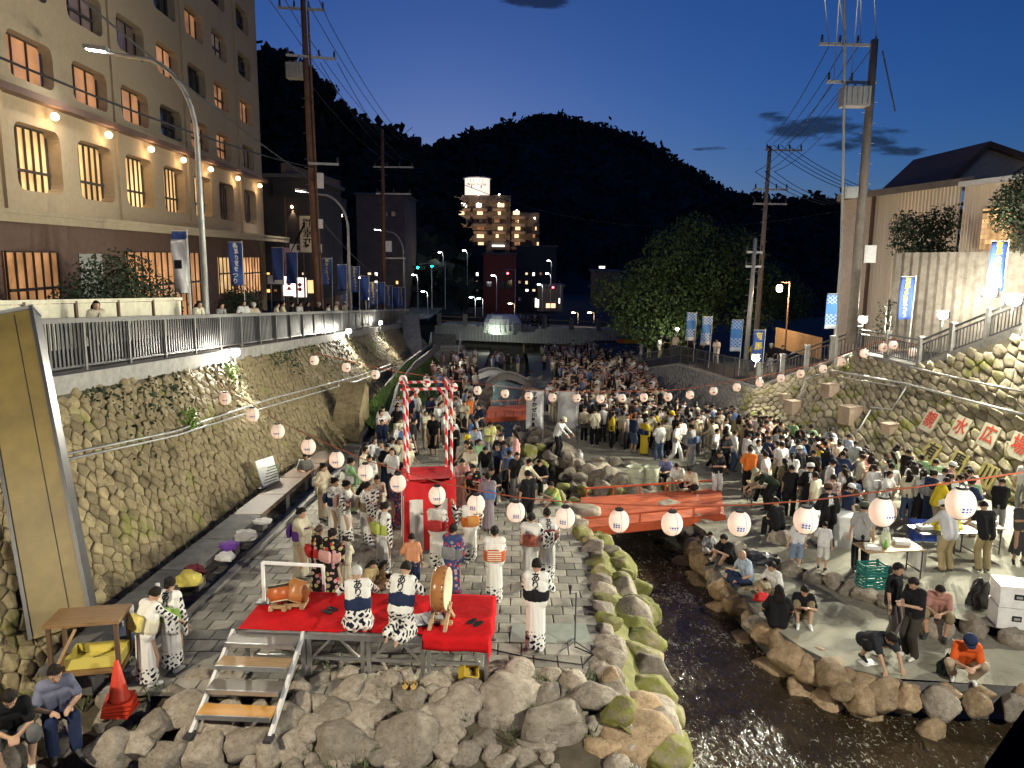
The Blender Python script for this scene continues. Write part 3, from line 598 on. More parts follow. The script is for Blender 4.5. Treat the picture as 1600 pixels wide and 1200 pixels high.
b = MB(); b.grid(lambda u, v: (lambda x, y: (x, y, waterz(x, y)))(1.2+u*15, 5+v*17), 150, 130); b.grid(lambda u, v: (lambda y: (lambda x: (x, y, waterz(x, y)))(xl(y)-.6+u*(xr(y)-xl(y)+1.2)))(22+v*73), 14, 150)
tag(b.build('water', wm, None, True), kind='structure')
# ================================================================ STONES
def vcells(pts, cell, aspect=1.0):
    H = {}
    for i, p in enumerate(pts): H.setdefault((int(p[0]//cell), int(p[1]//cell)), []).append(i)
    res = []
    for i, p in enumerate(pts):
        s = cell*1.1; poly = [(p[0]-s,p[1]-s),(p[0]+s,p[1]-s),(p[0]+s,p[1]+s),(p[0]-s,p[1]+s)]
        kx, ky = int(p[0]//cell), int(p[1]//cell)
        for a in range(kx-2, kx+3):
            for c in range(ky-2, ky+3):
                for j in H.get((a, c), ()):
                    if j == i: continue
                    q = pts[j]; mx, my = (p[0]+q[0])/2, (p[1]+q[1])/2; nx, ny = q[0]-p[0], q[1]-p[1]
                    new = []; L_ = len(poly)
                    for k in range(L_):
                        A, B = poly[k], poly[(k+1) % L_]
                        da = (A[0]-mx)*nx+(A[1]-my)*ny; db = (B[0]-mx)*nx+(B[1]-my)*ny
                        if da <= 0: new.append(A)
                        if da*db < 0:
                            tt = da/(da-db); new.append((A[0]+(B[0]-A[0])*tt, A[1]+(B[1]-A[1])*tt))
                    poly = new
                    if not poly: break
        res.append(poly)
    return res
def stone_geo(bm, poly, place, h, R):
    """a bulging masonry stone over a cell; place(u, v, d) gives the point d metres proud of the wall face"""
    n = len(poly); cx = sum(p[0] for p in poly)/n; cy = sum(p[1] for p in poly)/n
    tx, ty = R.uniform(-.25,.25), R.uniform(-.25,.25)
    vs = []
    for sc, hh in ((.985, -.04), (.96, h*.55), (.86, h*.97), (.5, h*1.06)):
        for p in poly:
            u, v = cx+(p[0]-cx)*sc*R.uniform(.95,1.0), cy+(p[1]-cy)*sc*R.uniform(.95,1.0)
            d = hh if hh < 0 else hh*(1+tx*(u-cx)*4+ty*(v-cy)*4)+R.uniform(-.012,.012)
            vs.append(place(u, v, d))
    fs = [(r*n+k, r*n+(k+1)%n, (r+1)*n+(k+1)%n, (r+1)*n+k) for r in range(3) for k in range(n)]+[tuple(3*n+k for k in range(n))]
    bm.add(vs, fs)
def stone_wall(parent, pts, cell, place, hfun, m, nparts, R, keep=None, name='stone'):
    cells = vcells(pts, cell); items = []
    for p, c in zip(pts, cells):
        if len(c) < 3 or (keep and not keep(p)): continue
        q = V(place(p[0], p[1], 0)); items.append(((q-C0).length, c, q))
    def inview(q):
        v = CROT.transposed() @ (q-C0)
        if v.z > -1: return False
        x, y = 800+FPX*v.x/-v.z, 600-FPX*v.y/-v.z
        return -30 < x < 1630 and -30 < y < 1230
    items.sort(key=lambda t_: t_[0]+(0 if inview(t_[2]) else 1e4))
    for d, c, q in items[:nparts]:
        b = MB(); stone_geo(b, c, place, hfun(R), R); b.build(name, m, parent, True)
    b = MB()
    for d, c, q in items[nparts:]: stone_geo(b, c, place, hfun(R), R)
    if b.v: tag(b.build(name+'_field', m, parent, True), kind='stuff')
def rubble_pts(U, Vv, s, R, diag=True, jit=.22):
    pts = []; j = 0; sy = s*.62 if diag else s*.9
    v = -sy
    while v < Vv+sy:
        u = -s+(s/2 if j % 2 else 0)
        while u < U+s: pts.append((u+R.uniform(-jit,jit)*s, v+R.uniform(-jit,jit)*s)); u += s
        v += sy; j += 1
    return pts
# ---------------------------------------------------------------- left retaining wall
YA, YB = 7.0, 74.0
def lwall(u, v, d):           # u metres along, v 0..1 up, d proud
    Y = YA+u; z0 = gl(Y)-.05; z1 = street(Y)-.42; x0 = xb(Y); x1 = -9.75
    n = V((z1-z0, 0, -(x1-x0))).normalized()
    return (x0+(x1-x0)*v+n.x*d, Y, z0+(z1-z0)*v+n.z*d)
LW = MB(); LW.grid(lambda a, c: lwall(a*(YB-YA), c, 0), 30, 4)
LW = tag(LW.build('retaining_wall', M['mortar']), 'tall battered rubble stone retaining wall below the picket fence, left bank', 'wall')
R1 = random.Random(3)
pts = [(u, v) for u, v in rubble_pts(30, 5.2, .37, R1, jit=.26)]
stone_wall(LW, pts, .54, lambda u, v, d: lwall(u, v/5.0, d), lambda R: R.uniform(.025,.07), M['wall_stone'], 300, R1, keep=lambda p: 0 < p[1] < 5.0)
pts = [(30+u, v) for u, v in rubble_pts(37, 5.2, .46, R1) if u > .1]
stone_wall(LW, pts, .65, lambda u, v, d: lwall(u, v/5.0, d), lambda R: R.uniform(.03,.08), M['wall_stone'], 0, R1, keep=lambda p: 0 < p[1] < 5.0 and p[0] < 67, name='far_stone')
# concrete beam at the street edge + street
b = MB(); b.grid(lambda u, v: (lambda Y: [(-9.75,Y,street(Y)-.45),(-9.72,Y,street(Y)),(-10.3,Y,street(Y)),(-10.3,Y,street(Y)-.1)][min(3,round(u*3))])(YA+v*(YB-YA)), 3, 24)
tag(b.build('street_edge_beam', M['concrete']), kind='structure')
b = MB(); b.grid(lambda u, v: (lambda Y: (-10.25-u*60, Y, street(Y)-.02))( -5+v*120), 6, 24)
tag(b.build('street', M['asphalt']), kind='structure')
# ---------------------------------------------------------------- right retaining wall
TOP = [tuple(PY(985,580,63)), tuple(PY(1060,570,51)), tuple(PY(1180,606,38.5)), tuple(PZ(1336,552,2.55)), tuple(PZ(1432,574,2.55)), tuple(PY(1600,512,27)), (21.8,20.5,5.6), (27,10,7.0)]
BOT = [(8.35,61.5),(9.75,47),(11.45,36),(13.7,30),(15.3,26.3),(17.3,21.5),(20.5,14.5),(25,6)]
BOT = [(x, y, gr(y)-.05) for x, y in BOT]
def poly_at(P, t):
    i = max(0, min(int(t), len(P)-2)); return V(P[i]).lerp(V(P[i+1]), t-i)
def rwall(t, v, d):
    a, b_ = poly_at(BOT, t), poly_at(TOP, t); e = poly_at(TOP, min(t+.01, len(TOP)-1))-poly_at(TOP, max(0, t-.01)); 
    n = (b_-a).cross(e).normalized()
    if n.x > 0: n = -n
    p = a.lerp(b_, v)+n*d; return tuple(p)
seg = [(V(BOT[i])-V(BOT[i+1])).length for i in range(len(BOT)-1)]
cum = [0]
for s_ in seg: cum.append(cum[-1]+s_)
def u2t(u):
    for i in range(len(seg)):
        if u <= cum[i+1]: return i+max(0,(u-cum[i]))/seg[i]
    return len(seg)-1e-4
RW = MB(); RW.grid(lambda a, c: rwall(a*(len(BOT)-1), c, 0), 42, 5)
RW = tag(RW.build('retaining_wall', M['mortar']), 'mossy rubble stone retaining wall carrying the stepped railing and character boards', 'wall')
R2 = random.Random(5)
U0, U1 = cum[2], cum[7]
pts = [(U0+u, v) for u, v in rubble_pts(U1-U0, 5.4, .50, R2)]
stone_wall(RW, pts, .7, lambda u, v, d: rwall(u2t(u), v/5.2, d), lambda R: R.uniform(.05,.13), M['wall_stone_r'], 300, R2, keep=lambda p: 0 < p[1] < 5.05 and p[0] < U1-.2)
pts = [(u, v) for u, v in rubble_pts(U0-.3, 4.4, .55, R2)]
M['revet'] = rock_mat('revet', (.26,.25,.22), (.42,.40,.36))
stone_wall(RW, pts, .8, lambda u, v, d: rwall(u2t(u), v/4.2, d), lambda R: R.uniform(.04,.10), M['revet'], 0, R2, keep=lambda p: 0 < p[1] < 4.1 and p[0] < U0-.2, name='revetment_stone')
b = MB()
for i in range(len(TOP)-1):      # capping beam
    a, c = V(TOP[i]), V(TOP[i+1]); b.beam(a+V((.12,.1,-.1)), c+V((.12,.1,-.1)), .42, .34)
b.build('capping_beam', M['concrete'], RW)
# ground behind the right wall
b = MB()
TT = [(8.4,100,-2.2)]+list(TOP)
for i in range(len(TT)-1):
    a, c = V(TT[i]), V(TT[i+1]); o = V((70,25,1.5))
    b.add([a+V((.1,0,-.02)), c+V((.1,0,-.02)), c+o, a+o], [(0,1,2,3)])
tag(b.build('right_promenade', M['asphalt']), kind='structure')
# ================================================================ FLOODLIGHTS
FLOOD_GAIN = 2.2
def flood(pos, aim, watts, label, col=(1,.95,.80), size=.22, spot=130, post=None, glow=0):
    """a small box floodlight: housing, lens, bracket and its own lamp"""
    pos = V(pos); d = (V(aim)-pos).normalized()
    q = d.to_track_quat('-Z', 'Y'); Rm = q.to_matrix()
    e = empty('floodlight', pos, 0, label, 'floodlight', 'floodlights along the river walls')
    b = MB(); s = size
    b.box(Rm @ V((0,0,s*.35)), (s*1.5, s*1.05, s*.5), Rm); b.box(Rm @ V((0,0,s*.65)), (s*1.1, s*.7, s*.2), Rm)
    b.build('housing', M['dark_metal'], e)
    MB().ball(Rm @ V((0,0,s*.08)), s*.62, 14, 8, (1.1,.85,.4), Rm).build('lens', M['lamp_hot'], e, True)
    if post is None: post = pos-V((0,0,.45))
    post = V(post)-pos
    MB().tube(Rm @ V((0,0,s*.7)), post, .022, n=6).build('bracket', M['galv'], e)
    ld = bpy.data.lights.new('flood', 'SPOT'); ld.energy = watts*FLOOD_GAIN; ld.color = col; ld.spot_size = RAD(spot); ld.spot_blend = .55; ld.shadow_soft_size = .12
    lo = bpy.data.objects.new('lamp', ld); COL.objects.link(lo); lo.parent = e; lo.location = d*.06; lo.rotation_euler = q.to_euler()
    if glow:
        ld = bpy.data.lights.new('flood_glow', 'POINT'); ld.energy = glow; ld.color = (1,.95,.78); ld.shadow_soft_size = .2; lo = bpy.data.objects.new('lamp', ld); COL.objects.link(lo); lo.parent = e; lo.location = d*.05+V((0,0,.28))
    return e
FL_L = [(tuple(PX(368,552,-9.55)), (0,16,0), 1300, 'floodlight on the left wall beam above the hanging fern'),
        (tuple(PX(545,518,-9.5)), (-1,34,-1), 1300, 'bright tilted floodlight under the fence above the curved channel'),
        (tuple(PX(595,505,-9.5)), (0,50,-2), 1300, 'small tilted floodlight farther along under the fence')]
for p, a, wt, lb in FL_L: flood(p, a, wt, lb, size=.26, glow=160)
FL_R = [(tuple(PY(1180,560,38.3)), (3,30,-1), 1200, 'floodlight on the low corner post of the stair railing'),
        (tuple(PZ(1348,500,4.0)), (4,20,-1), 1500, 'floodlight on the upper post of the lower stair flight'),
        (tuple(PY(1473,493,31.5)), (2,17,0), 2200, 'floodlight on the landing corner post beside the white panel'),
        (tuple(PY(1545,458,28.5)), (0,14,0), 3600, 'large floodlight high on the upper stair railing before the siding house'),
        (tuple(PY(1583,470,27.0)), (2,11,0), 3600, 'brightest large floodlight on the upper stair railing'),
        ((22.5,17.5,7.2), (2,8,-1), 3600, 'assumed unseen floodlight at the head of the upper stair flight')]  # last entry is an assumed lamp, continuing the visible row out of view
for k, (p, a, wt, lb) in enumerate(FL_R): flood(p, a, wt*1.45, lb, col=(1,.97,.76), size=.3 if k < 3 else .36, glow=(250,450,700,1500,1800,0)[k])
flood((-8.6,5.2,6.3), (-1,14,0), 1350, 'assumed unseen floodlight on the left wall in front of the yellow panel column', size=.3, col=(1,.88,.66))  # assumed lamp outside the view, lights the column and boulders from the left front
flood((9.5,3.2,6.9), (0,14,0), 3000, 'assumed unseen floodlight at the viewing bridge', size=.3)  # assumed lamp out of view, added to light camera-facing sides of stage and dancers
# ================================================================ LETTERING
def text_mesh(s, size=1.0, extrude=.004, vertical=False, bold=0.0):
    if vertical: s = '\n'.join(s)
    cu = bpy.data.curves.new('lettering', 'FONT'); cu.body = s; cu.size = size; cu.extrude = extrude; cu.align_x = 'CENTER'; cu.align_y = 'CENTER'; cu.offset = bold; cu.space_line = .95; cu.resolution_u = 2
    o = bpy.data.objects.new('tmp', cu); COL.objects.link(o)
    dg = bpy.context.evaluated_depsgraph_get(); me = bpy.data.meshes.new_from_object(o.evaluated_get(dg))
    bpy.data.objects.remove(o); bpy.data.curves.remove(cu)
    return me
def lettering(s, size, m, parent, loc, rot, vertical=False, bold=0.0, ex=.004, name='lettering'):
    me = text_mesh(s, size, ex, vertical, bold); me.materials.clear(); me.materials.append(m)
    return link(name, me, parent, loc, rot)
INK = mat('ink', (.01,.01,.012), .7); INK_RED = mat('ink_red', (.55,.05,.02), .6); INK_YEL = mat('ink_yellow', (.6,.45,.06), .6); INK_WHITE = mat('ink_white', (.8,.8,.8), .6); INK_BLUE = mat('ink_blue', (.03,.07,.32), .6)
# ================================================================ PICKET FENCE ON THE LEFT WALL
FE = empty('picket_fence', (-10,12,street(12)), 0, 'long dark metal picket fence along the street edge above the left stone wall', 'fence')
M['rail_grey'] = mat('rail_grey', (.15,.145,.14), .55, 4, .2, metal=.2)
def fz(Y): return street(Y)+1.17
off = -FE.location
b = MB()
for i in range(31):
    Y0, Y1 = 9.5+i*2.08, 9.5+(i+1)*2.08
    b.beam(V((-10,Y0,fz(Y0)))+off, V((-10,Y1,fz(Y1)))+off, .12, .11)
b.build('top_rail', M['rail_grey'], FE)
b = MB()
for i in range(31):
    Y0, Y1 = 9.5+i*2.08, 9.5+(i+1)*2.08
    b.beam(V((-10,Y0,street(Y0)+.12))+off, V((-10,Y1,street(Y1)+.12))+off, .05, .05)
b.build('bottom_rail', M['dark_metal'], FE)
for i in range(32):
    Y = 9.5+i*2.08
    MB().box(V((-10,Y,street(Y)+.56))+off, (.08,.08,1.12)).build('post', M['rail_grey'], FE)
pk = MB().box((0,0,0), (.03,.075,.98)).mesh('picket', mat('picket_metal', (.045,.045,.05), .5, 4, .2, metal=.3))
st = MB(); Y = 9.6; k = 0
while Y < 74:
    if k % 13:
        if k < 230: link('picket', pk, FE, V((-10,Y,street(Y)+.63))+off)
        else: st.box(V((-10,Y,street(Y)+.63))+off, (.03,.075,.98))
    Y += .16; k += 1
tag(st.build('picket_field', pk.materials[0], FE), kind='stuff')
# cream panelled barrier behind the fence
BR = empty('panel_barrier', PX(180,487,-11.3), 0, 'low cream panelled barrier standing on the street before the hotel', 'barrier'); o_ = -BR.location
ya, yb = 15.6, 26.3
for i in range(5):
    Y0 = ya+(yb-ya)*i/5; Y1 = ya+(yb-ya)*(i+1)/5
    z = lambda Y: 5.85-.045*(Y-ya)
    b = MB(); b.add([V((-11.3,Y0+.08,z(Y0)-1.2))+o_, V((-11.3,Y1-.08,z(Y1)-1.2))+o_, V((-11.3,Y1-.08,z(Y1)-.06))+o_, V((-11.3,Y0+.08,z(Y0)-.06))+o_], [(0,1,2,3)])
    b.build('panel', M['cream'], BR)
    MB().beam(V((-11.32,Y0,z(Y0)))+o_, V((-11.32,Y1,z(Y1)))+o_, .1, .1).build('rail', M['cream'], BR)
    MB().box(V((-11.29,Y0,z(Y0)-.65))+o_, (.06,.1,1.3)).build('post', M['wood_dark'], BR)
# ================================================================ HOTEL ON THE LEFT
def curtain_mat(name, c1, c2, s, scale=9.0, streng=None):
    m = bpy.data.materials.new(name); m.use_nodes = True; N = m.node_tree.nodes; L = m.node_tree.links; b = N['Principled BSDF']
    t = N.new('ShaderNodeTexCoord'); wv = N.new('ShaderNodeTexWave'); wv.inputs['Scale'].default_value = scale; wv.inputs['Distortion'].default_value = 2.5; wv.inputs['Detail Scale'].default_value = .4; wv.bands_direction = 'X'
    L.new(t.outputs['Object'], wv.inputs[0]); mx = N.new('ShaderNodeMix'); mx.data_type = 'RGBA'; mx.inputs[6].default_value = (*c1,1); mx.inputs[7].default_value = (*c2,1)
    L.new(wv.outputs[0], mx.inputs[0]); L.new(mx.outputs[2], b.inputs['Emission Color']); L.new(mx.outputs[2], b.inputs['Base Color'])
    oi = N.new('ShaderNodeObjectInfo'); nz_ = N.new('ShaderNodeTexNoise'); nz_.inputs['Scale'].default_value = .9; L.new(t.outputs['Object'], nz_.inputs[0]); m1 = N.new('ShaderNodeMath'); m1.operation = 'MULTIPLY_ADD'; m1.inputs[1].default_value = 1.0; m1.inputs[2].default_value = .35; L.new(oi.outputs['Random'], m1.inputs[0]); m2 = N.new('ShaderNodeMath'); m2.operation = 'MULTIPLY'; L.new(m1.outputs[0], m2.inputs[0]); m3 = N.new('ShaderNodeMapRange'); m3.inputs[1].default_value = .35; m3.inputs[2].default_value = .65; m3.inputs[3].default_value = s*.5; m3.inputs[4].default_value = s*1.4; L.new(nz_.outputs[0], m3.inputs[0]); L.new(m3.outputs[0], m2.inputs[1]); L.new(m2.outputs[0], b.inputs['Emission Strength']); b.inputs['Roughness'].default_value = .15
    return m
WIN_BRIGHT = curtain_mat('window_lit_bright', (.95,.62,.28), (.62,.36,.14), .95)
WIN_MID = curtain_mat('window_lit_mid', (.62,.30,.14), (.22,.10,.05), .6)
WIN_GF = curtain_mat('window_lit_ground', (.85,.42,.18), (.35,.16,.07), .95, 5)
WIN_DIM = curtain_mat('window_dim', (.16,.11,.10), (.07,.05,.05), .35)
WIN_DARK = mat('window_dark', (.02,.025,.035), .08, spec=.8)
H_WALL = mat('hotel_wall', (.33,.265,.18), .9, 5, .12, .6, 40)
H_BROWN = mat('hotel_brown', (.13,.08,.065), .8, 3, .2)
H_FRAME = mat('hotel_window_frame', (.05,.04,.035), .5)
HT = empty('hotel_building', (-16,32,0), RAD(90)+.056, 'large beige hotel with rounded window bays and warm globe lamps beside the street', 'building')
def holed(b, x0, x1, z0, z1, a0, a1, b0_, b1_, r, dep, y=0):
    loop = []
    for cx, cz, ang, oc in ((a1-r,b0_+r,-90,(x1,z0)),(a1-r,b1_-r,0,(x1,z1)),(a0+r,b1_-r,90,(x0,z1)),(a0+r,b0_+r,180,(x0,z0))):
        for k in range(5):
            a = RAD(ang+k*22.5); loop.append(((cx+r*math.cos(a), cz+r*math.sin(a)), oc))
    n = len(loop); vs = [(p[0], y, p[1]) for p, o in loop]+[(o[0], y, o[1]) for p, o in loop]+[(p[0], y+dep, p[1]) for p, o in loop]
    fs = []
    for k in range(n):
        j = (k+1) % n
        fs.append((k, j, n+j, n+k) if loop[k][1] != loop[j][1] else (k, j, n+k))
        fs.append((k, 2*n+k, 2*n+j, j))
    b.add(vs, fs)
def window(parent, x0, x1, z0, z1, y, pm, nm=3, rail=None, fm=H_FRAME, bar=.05):
    b = MB(); w_ = x1-x0; h = z1-z0
    for i in range(nm+1): b.box((x0+w_*i/nm, y, (z0+z1)/2), (bar,.06,h))
    b.box(((x0+x1)/2,y,z0),(w_,.075,bar)); b.box(((x0+x1)/2,y,z1),(w_,.075,bar))
    if rail is not None: b.box(((x0+x1)/2,y-.03,z0+h*rail),(w_,.09,.09))
    f = b.build('window', fm, parent)
    MB().add([(x0,y+.06,z0),(x1,y+.06,z0),(x1,y+.06,z1),(x0,y+.06,z1)], [(0,1,2,3)]).build('pane', pm, f)
    return f
S2 = [-11.1,-7.15,-3.2,.72,4.72,8.65,12.7,17.6]
edges = [-13.1]+[s-.75 for s in S2[1:]]+[22.1]
wl = MB(); rw = random.Random(4)
for i, s in enumerate(S2):
    holed(wl, edges[i], edges[i+1], 8.04, 11.75, s, s+2.75, 8.85, 10.95, .35, .5)
    window(HT, s+.02, s+2.73, 8.87, 10.93, .46, WIN_BRIGHT if i < 6 else WIN_DIM, 6, .32, bar=.07)
    for fl in range(8):
        z0 = 11.75+fl*2.77
        holed(wl, edges[i], edges[i+1], z0, z0+2.77, s+.02, s+2.7, z0+.55, z0+1.95, .32, .42)
        q = rw.random(); pm = WIN_MID if q < .16 else (WIN_DIM if q < .7 else WIN_DARK)
        if (fl, i) in ((0,1),(0,2),(0,5),(0,6),(3,5),(2,5),(1,6)): pm = WIN_MID
        window(HT, s+.04, s+2.68, z0+.56, z0+1.94, .38, pm, 3, .42 if rw.random() < .5 else None)
# end wall, roof and pilasters
wl.add([(22.1,0,3),(22.1,14,3),(22.1,14,33.91),(22.1,0,33.91)], [(0,1,2,3)])
wl.add([(-13.1,0,33.91),(22.1,0,33.91),(22.1,14,33.91),(-13.1,14,33.91)], [(0,1,2,3)])
wl.build('wall', H_WALL, HT)
b = MB()
for s in [e for e in edges[1:-1:2]]: b.box((s, -.05, 9.9), (.22,.12,3.66)); b.box((s,-.04,22.8),(.16,.09,22.1))
b.build('pilaster', H_WALL, HT)
MB().box((4.5,-.16,11.8),(35.2,.45,.22)).build('cornice', H_BROWN, HT)
b = MB(); b.box((4.5,-.85,8.0),(35.2,1.75,.12)); b.box((4.5,-1.62,7.86),(35.2,.12,.3))
for s in range(-12, 22, 2): b.box((s,-.7,7.88),(.1,1.5,.14))
b.build('canopy', H_WALL, HT)
MB().box((4.5,.5,5.0),(35.2,.3,5.9)).build('ground_floor_wall', H_BROWN, HT)
for x0, x1, z0, z1, pm, nm in ((-7.8,-4.7,4.2,6.9,WIN_GF,6),(.8,9.6,3.6,6.95,WIN_GF,12),(12.8,15.6,4.6,6.7,WIN_BRIGHT,4),(16.2,21.6,4.4,6.7,WIN_GF,8)):
    window(HT, x0, x1, z0, z1, .24, pm, nm, .55)
MB().box((-2.2,.33,6.0),(1.8,.06,1.7)).build('notice_frame', M['galv'], HT)
M['globe'] = emit('globe', (1,.66,.33), 9)
for i, s in enumerate([-9.1,-5.17,-1.27,2.75,6.6,10.6,15.5,20.4]):
    g = MB().ball((s,-.28,11.38), .13, 12, 8).build('globe_lamp', M['globe'], HT, True)
    ld = bpy.data.lights.new('globe', 'POINT'); ld.energy = 55; ld.color = (1,.66,.34); ld.shadow_soft_size = .14
    lo = bpy.data.objects.new('globe_light', ld); COL.objects.link(lo); lo.parent = HT; lo.location = (s,-.45,11.3)
# ================================================================ SHRUBS, TREES
def leaf_cloud(b, blobs, n, size, R, flat=.55):
    """leaf-sized quads spread through the volume of several ellipsoid clumps"""
    tot = sum(rr[0]*rr[1]*rr[2] for c, rr in blobs)
    for c, rr in blobs:
        for _ in range(max(6, int(n*rr[0]*rr[1]*rr[2]/tot))):
            while True:
                q = V((R.uniform(-1,1), R.uniform(-1,1), R.uniform(-1,1)))
                if .25 < q.length < 1: break
            q = q*(1+.25*R.random()) if R.random() < .3 else q
            p = V((c[0]+q.x*rr[0], c[1]+q.y*rr[1], c[2]+q.z*rr[2]))
            nrm = (q+V((R.gauss(0,.6),R.gauss(0,.6),R.gauss(.3,.6)))).normalized()
            a = nrm.orthogonal().normalized(); a = Matrix.Rotation(R.uniform(0,6.3), 3, nrm) @ a; c2 = nrm.cross(a)
            s = size*R.uniform(.6,1.4)
            b.add([p-a*s, p-c2*s*flat, p+a*s, p+c2*s*flat], [(0,1,2,3)])
def tree(name, base, blobs, n, size, label, leafm, R, trunk_r=.25, group=None):
    e = empty(name, base, 0, label, 'tree' if 'tree' in name else 'shrub', group); o = V(base)
    b = MB(); leaf_cloud(b, [((V(c)-o)[:], rr) for c, rr in blobs], n, size, R); b.build('crown', leafm, e)
    t = MB(); top = V(blobs[0][0])-o
    mid = V((top.x*.4+R.uniform(-.2,.2), top.y*.4, top.z*.45))
    t.poly([(0,0,-.2), mid, top], [trunk_r, trunk_r*.75, trunk_r*.3], 8)
    for c, rr in blobs[1:]: t.poly([mid, (mid+V(c)-o)/2+V((0,0,.2)), V(c)-o], [trunk_r*.45, trunk_r*.3, trunk_r*.1], 6)
    t.build('trunk', M['bark'], e, True)
    return e
RT = random.Random(21)
def blob(px, py, Y, r): return (tuple(PY(px, py, Y)), r)
sh = lambda Y: street(Y)
tree('street_shrub', (-13.5,27.5,street(27)), [((-13.4,25.6,5.6),(1.2,1.3,1.3)),((-13.6,27.4,5.6),(1.1,1.2,1.4)),((-13.2,23.6,5.3),(.9,1,.9)),((-13.4,29.3,5.1),(.9,.9,.9))], 5200, .07, 'wide dark rounded shrub before the hotel window', M['leaf_dark'], RT, .12)
tree('street_shrub', (-13.6,38.5,street(38)), [((-13.6,38.5,4.4),(1.0,1.2,1.0)),((-13.5,37.4,4.2),(.8,.9,.8))], 2600, .07, 'small clipped shrub beside the street lamp post', M['leaf_dark'], RT, .1)
# ================================================================ STREET LAMPS
def street_lamp(base, top, arm_x, label, pts=None):
    e = empty('street_lamp', base, 0, label, 'street lamp', 'arched street lamps along the left street'); H = top-base[2]
    arc = [(0,0,0),(0,0,H*.55),(0,0,H*.72)]
    for k in range(1, 9):
        a = RAD(90*k/8); arc.append((arm_x*(1-math.cos(a))*.55, 0, H*.72+H*.25*math.sin(a)))
    arc.append((arm_x*.9, 0, H*.985))
    MB().poly(arc, [.11,.10]+[.075]*(len(arc)-3)+[.05], 10).build('pole', M['galv'], e, True)
    b = MB(); b.box((arm_x, 0, H), (.75,.28,.14), (0, .12*(-1 if arm_x > 0 else 1), 0)); b.build('lamp_head', M['galv'], e)
    MB().box((arm_x, 0, H-.085), (.6,.2,.04), (0, .12*(-1 if arm_x > 0 else 1), 0)).build('lens', M['lamp_white'], e)
    ld = bpy.data.lights.new('street', 'SPOT'); ld.energy = 650; ld.color = (1,.93,.78); ld.spot_size = RAD(140); ld.shadow_soft_size = .15; ld.spot_blend = .8
    lo = bpy.data.objects.new('lamp', ld); COL.objects.link(lo); lo.parent = e; lo.location = (arm_x,0,H-.15)
    return e
for px, Xp, hp, hy, lb in ((322,-10.7,150,75,'tall arched street lamp beside the hotel facade'),(547,-10.8,470,297,'arched street lamp near the second utility pole and blue banners'),(632,-10.9,590,358,'distant arched street lamp at the end of the picket fence')):
    bp_ = PX(px, 480, Xp); bs_ = (Xp, bp_.y, street(bp_.y)); hd = PY(hp, hy, bp_.y)
    street_lamp(bs_, hd.z, hd.x-Xp, lb)
# ================================================================ UTILITY POLES AND WIRES
def cross_arm(e, z, w_, dx, arm_m, ins=3, ang=0.0):
    b = MB(); c, s_ = math.cos(ang), math.sin(ang)
    b.beam((dx-w_/2*c, -w_/2*s_, z), (dx+w_/2*c, w_/2*s_, z), .12, .12); b.build('cross_arm', arm_m, e)
    for k in range(ins):
        f = (k/(ins-1)-.5)*.92 if ins > 1 else 0; p = V((dx+w_*f*c, w_*f*s_, z+.06))
        MB().lathe(p, [(.03,0),(.07,.05),(.045,.1),(.075,.16),(.04,.22),(.06,.28),(.02,.34)], 8).build('insulator', M['dark_metal'], e, True)
def utility_pole(base, H, r, lean, arms, label, boxes=(), m=None):
    e = empty('utility_pole', base, 0, label, 'utility pole', 'utility poles along the valley'); m = m or M['pole']
    MB().poly([(0,0,-.2),(lean*.5,0,H*.5),(lean,0,H)], [r, r*.85, r*.66], 12).build('pole', m, e, True)
    b = MB()
    for z in [H*.3+i*.45 for i in range(int(H*.6/.45))]: sx = 1 if int(z/.45) % 2 else -1; b.tube((lean*z/H, 0, z), (lean*z/H+sx*.34, 0, z), .012, n=4)
    tag(b.build('climbing_steps', M['galv'], e), kind='stuff')
    for z, w_, dx, ins, ang in arms: cross_arm(e, z, w_, dx+lean*z/H, M['galv'], ins, ang)
    for (x, y, z, d, nm) in boxes:
        if nm == 'transformer':
            b = MB(); b.box((x,y,z), d)
            for k in range(5): b.box((x-d[0]/2+d[0]*(k+.5)/5, y-d[1]/2-.03, z), (.03,.06,d[2]*.8))
            for k in (-1,0,1): b.lathe((x+k*d[0]*.3,y,z+d[2]/2), [(.05,0),(.07,.08),(.03,.16)], 8)
            b.build('transformer', M['galv'], e)
        else: b = MB(); b.box((x,y,z), d); b.box((x,y-d[1]/2-.01,z),(d[0]*.8,.03,d[2]*.8)); b.build(nm, M['white'] if nm == 'junction_box' else M['galv'], e)
    return e
M['pole'] = mat('pole_concrete', (.22,.19,.16), .8, 3, .3, .2, 20)
M['pole_brown'] = mat('pole_brown', (.16,.085,.055), .8, 3, .3, .2, 20)
WIREMESH = {}
def wire(a, c, sag, r, label, group='overhead wires across the valley'):
    a, c = V(a), V(c); n = 14
    pts = [a.lerp(c, i/n)-V((0,0,sag*4*(i/n)*(1-i/n))) for i in range(n+1)]
    o = MB().poly([p-a for p in pts], r, 4, False).build('overhead_wire', M['wire'], None, False, a)
    return tag(o, label, 'wire', group)
pL = PX(497,470,-10.9); zL = street(pL.y)
P1 = utility_pole((-10.9,pL.y,zL), 19.5, .2, -.35, [(17.1,2.4,-.1,4,.15),(14.7,2.6,.3,4,.3),(9.2,1.6,.7,2,.2)], 'brown utility pole with transformer box rising beside the hotel end', [(-.85,.1,14.0,(.9,.6,.8),'transformer'),(.35,-.1,8.3,(.3,.3,.8),'junction_box'),(.3,-.1,6.0,(.2,.25,.5),'junction_box')], M['pole_brown'])
MB().poly([(.28,-.05,0),(.1,-.05,9),(-.05,-.05,17)], [.07,.07,.06], 6).build('riser_pipe', M['pole_brown'], P1)
pM = PX(600,470,-11.2)
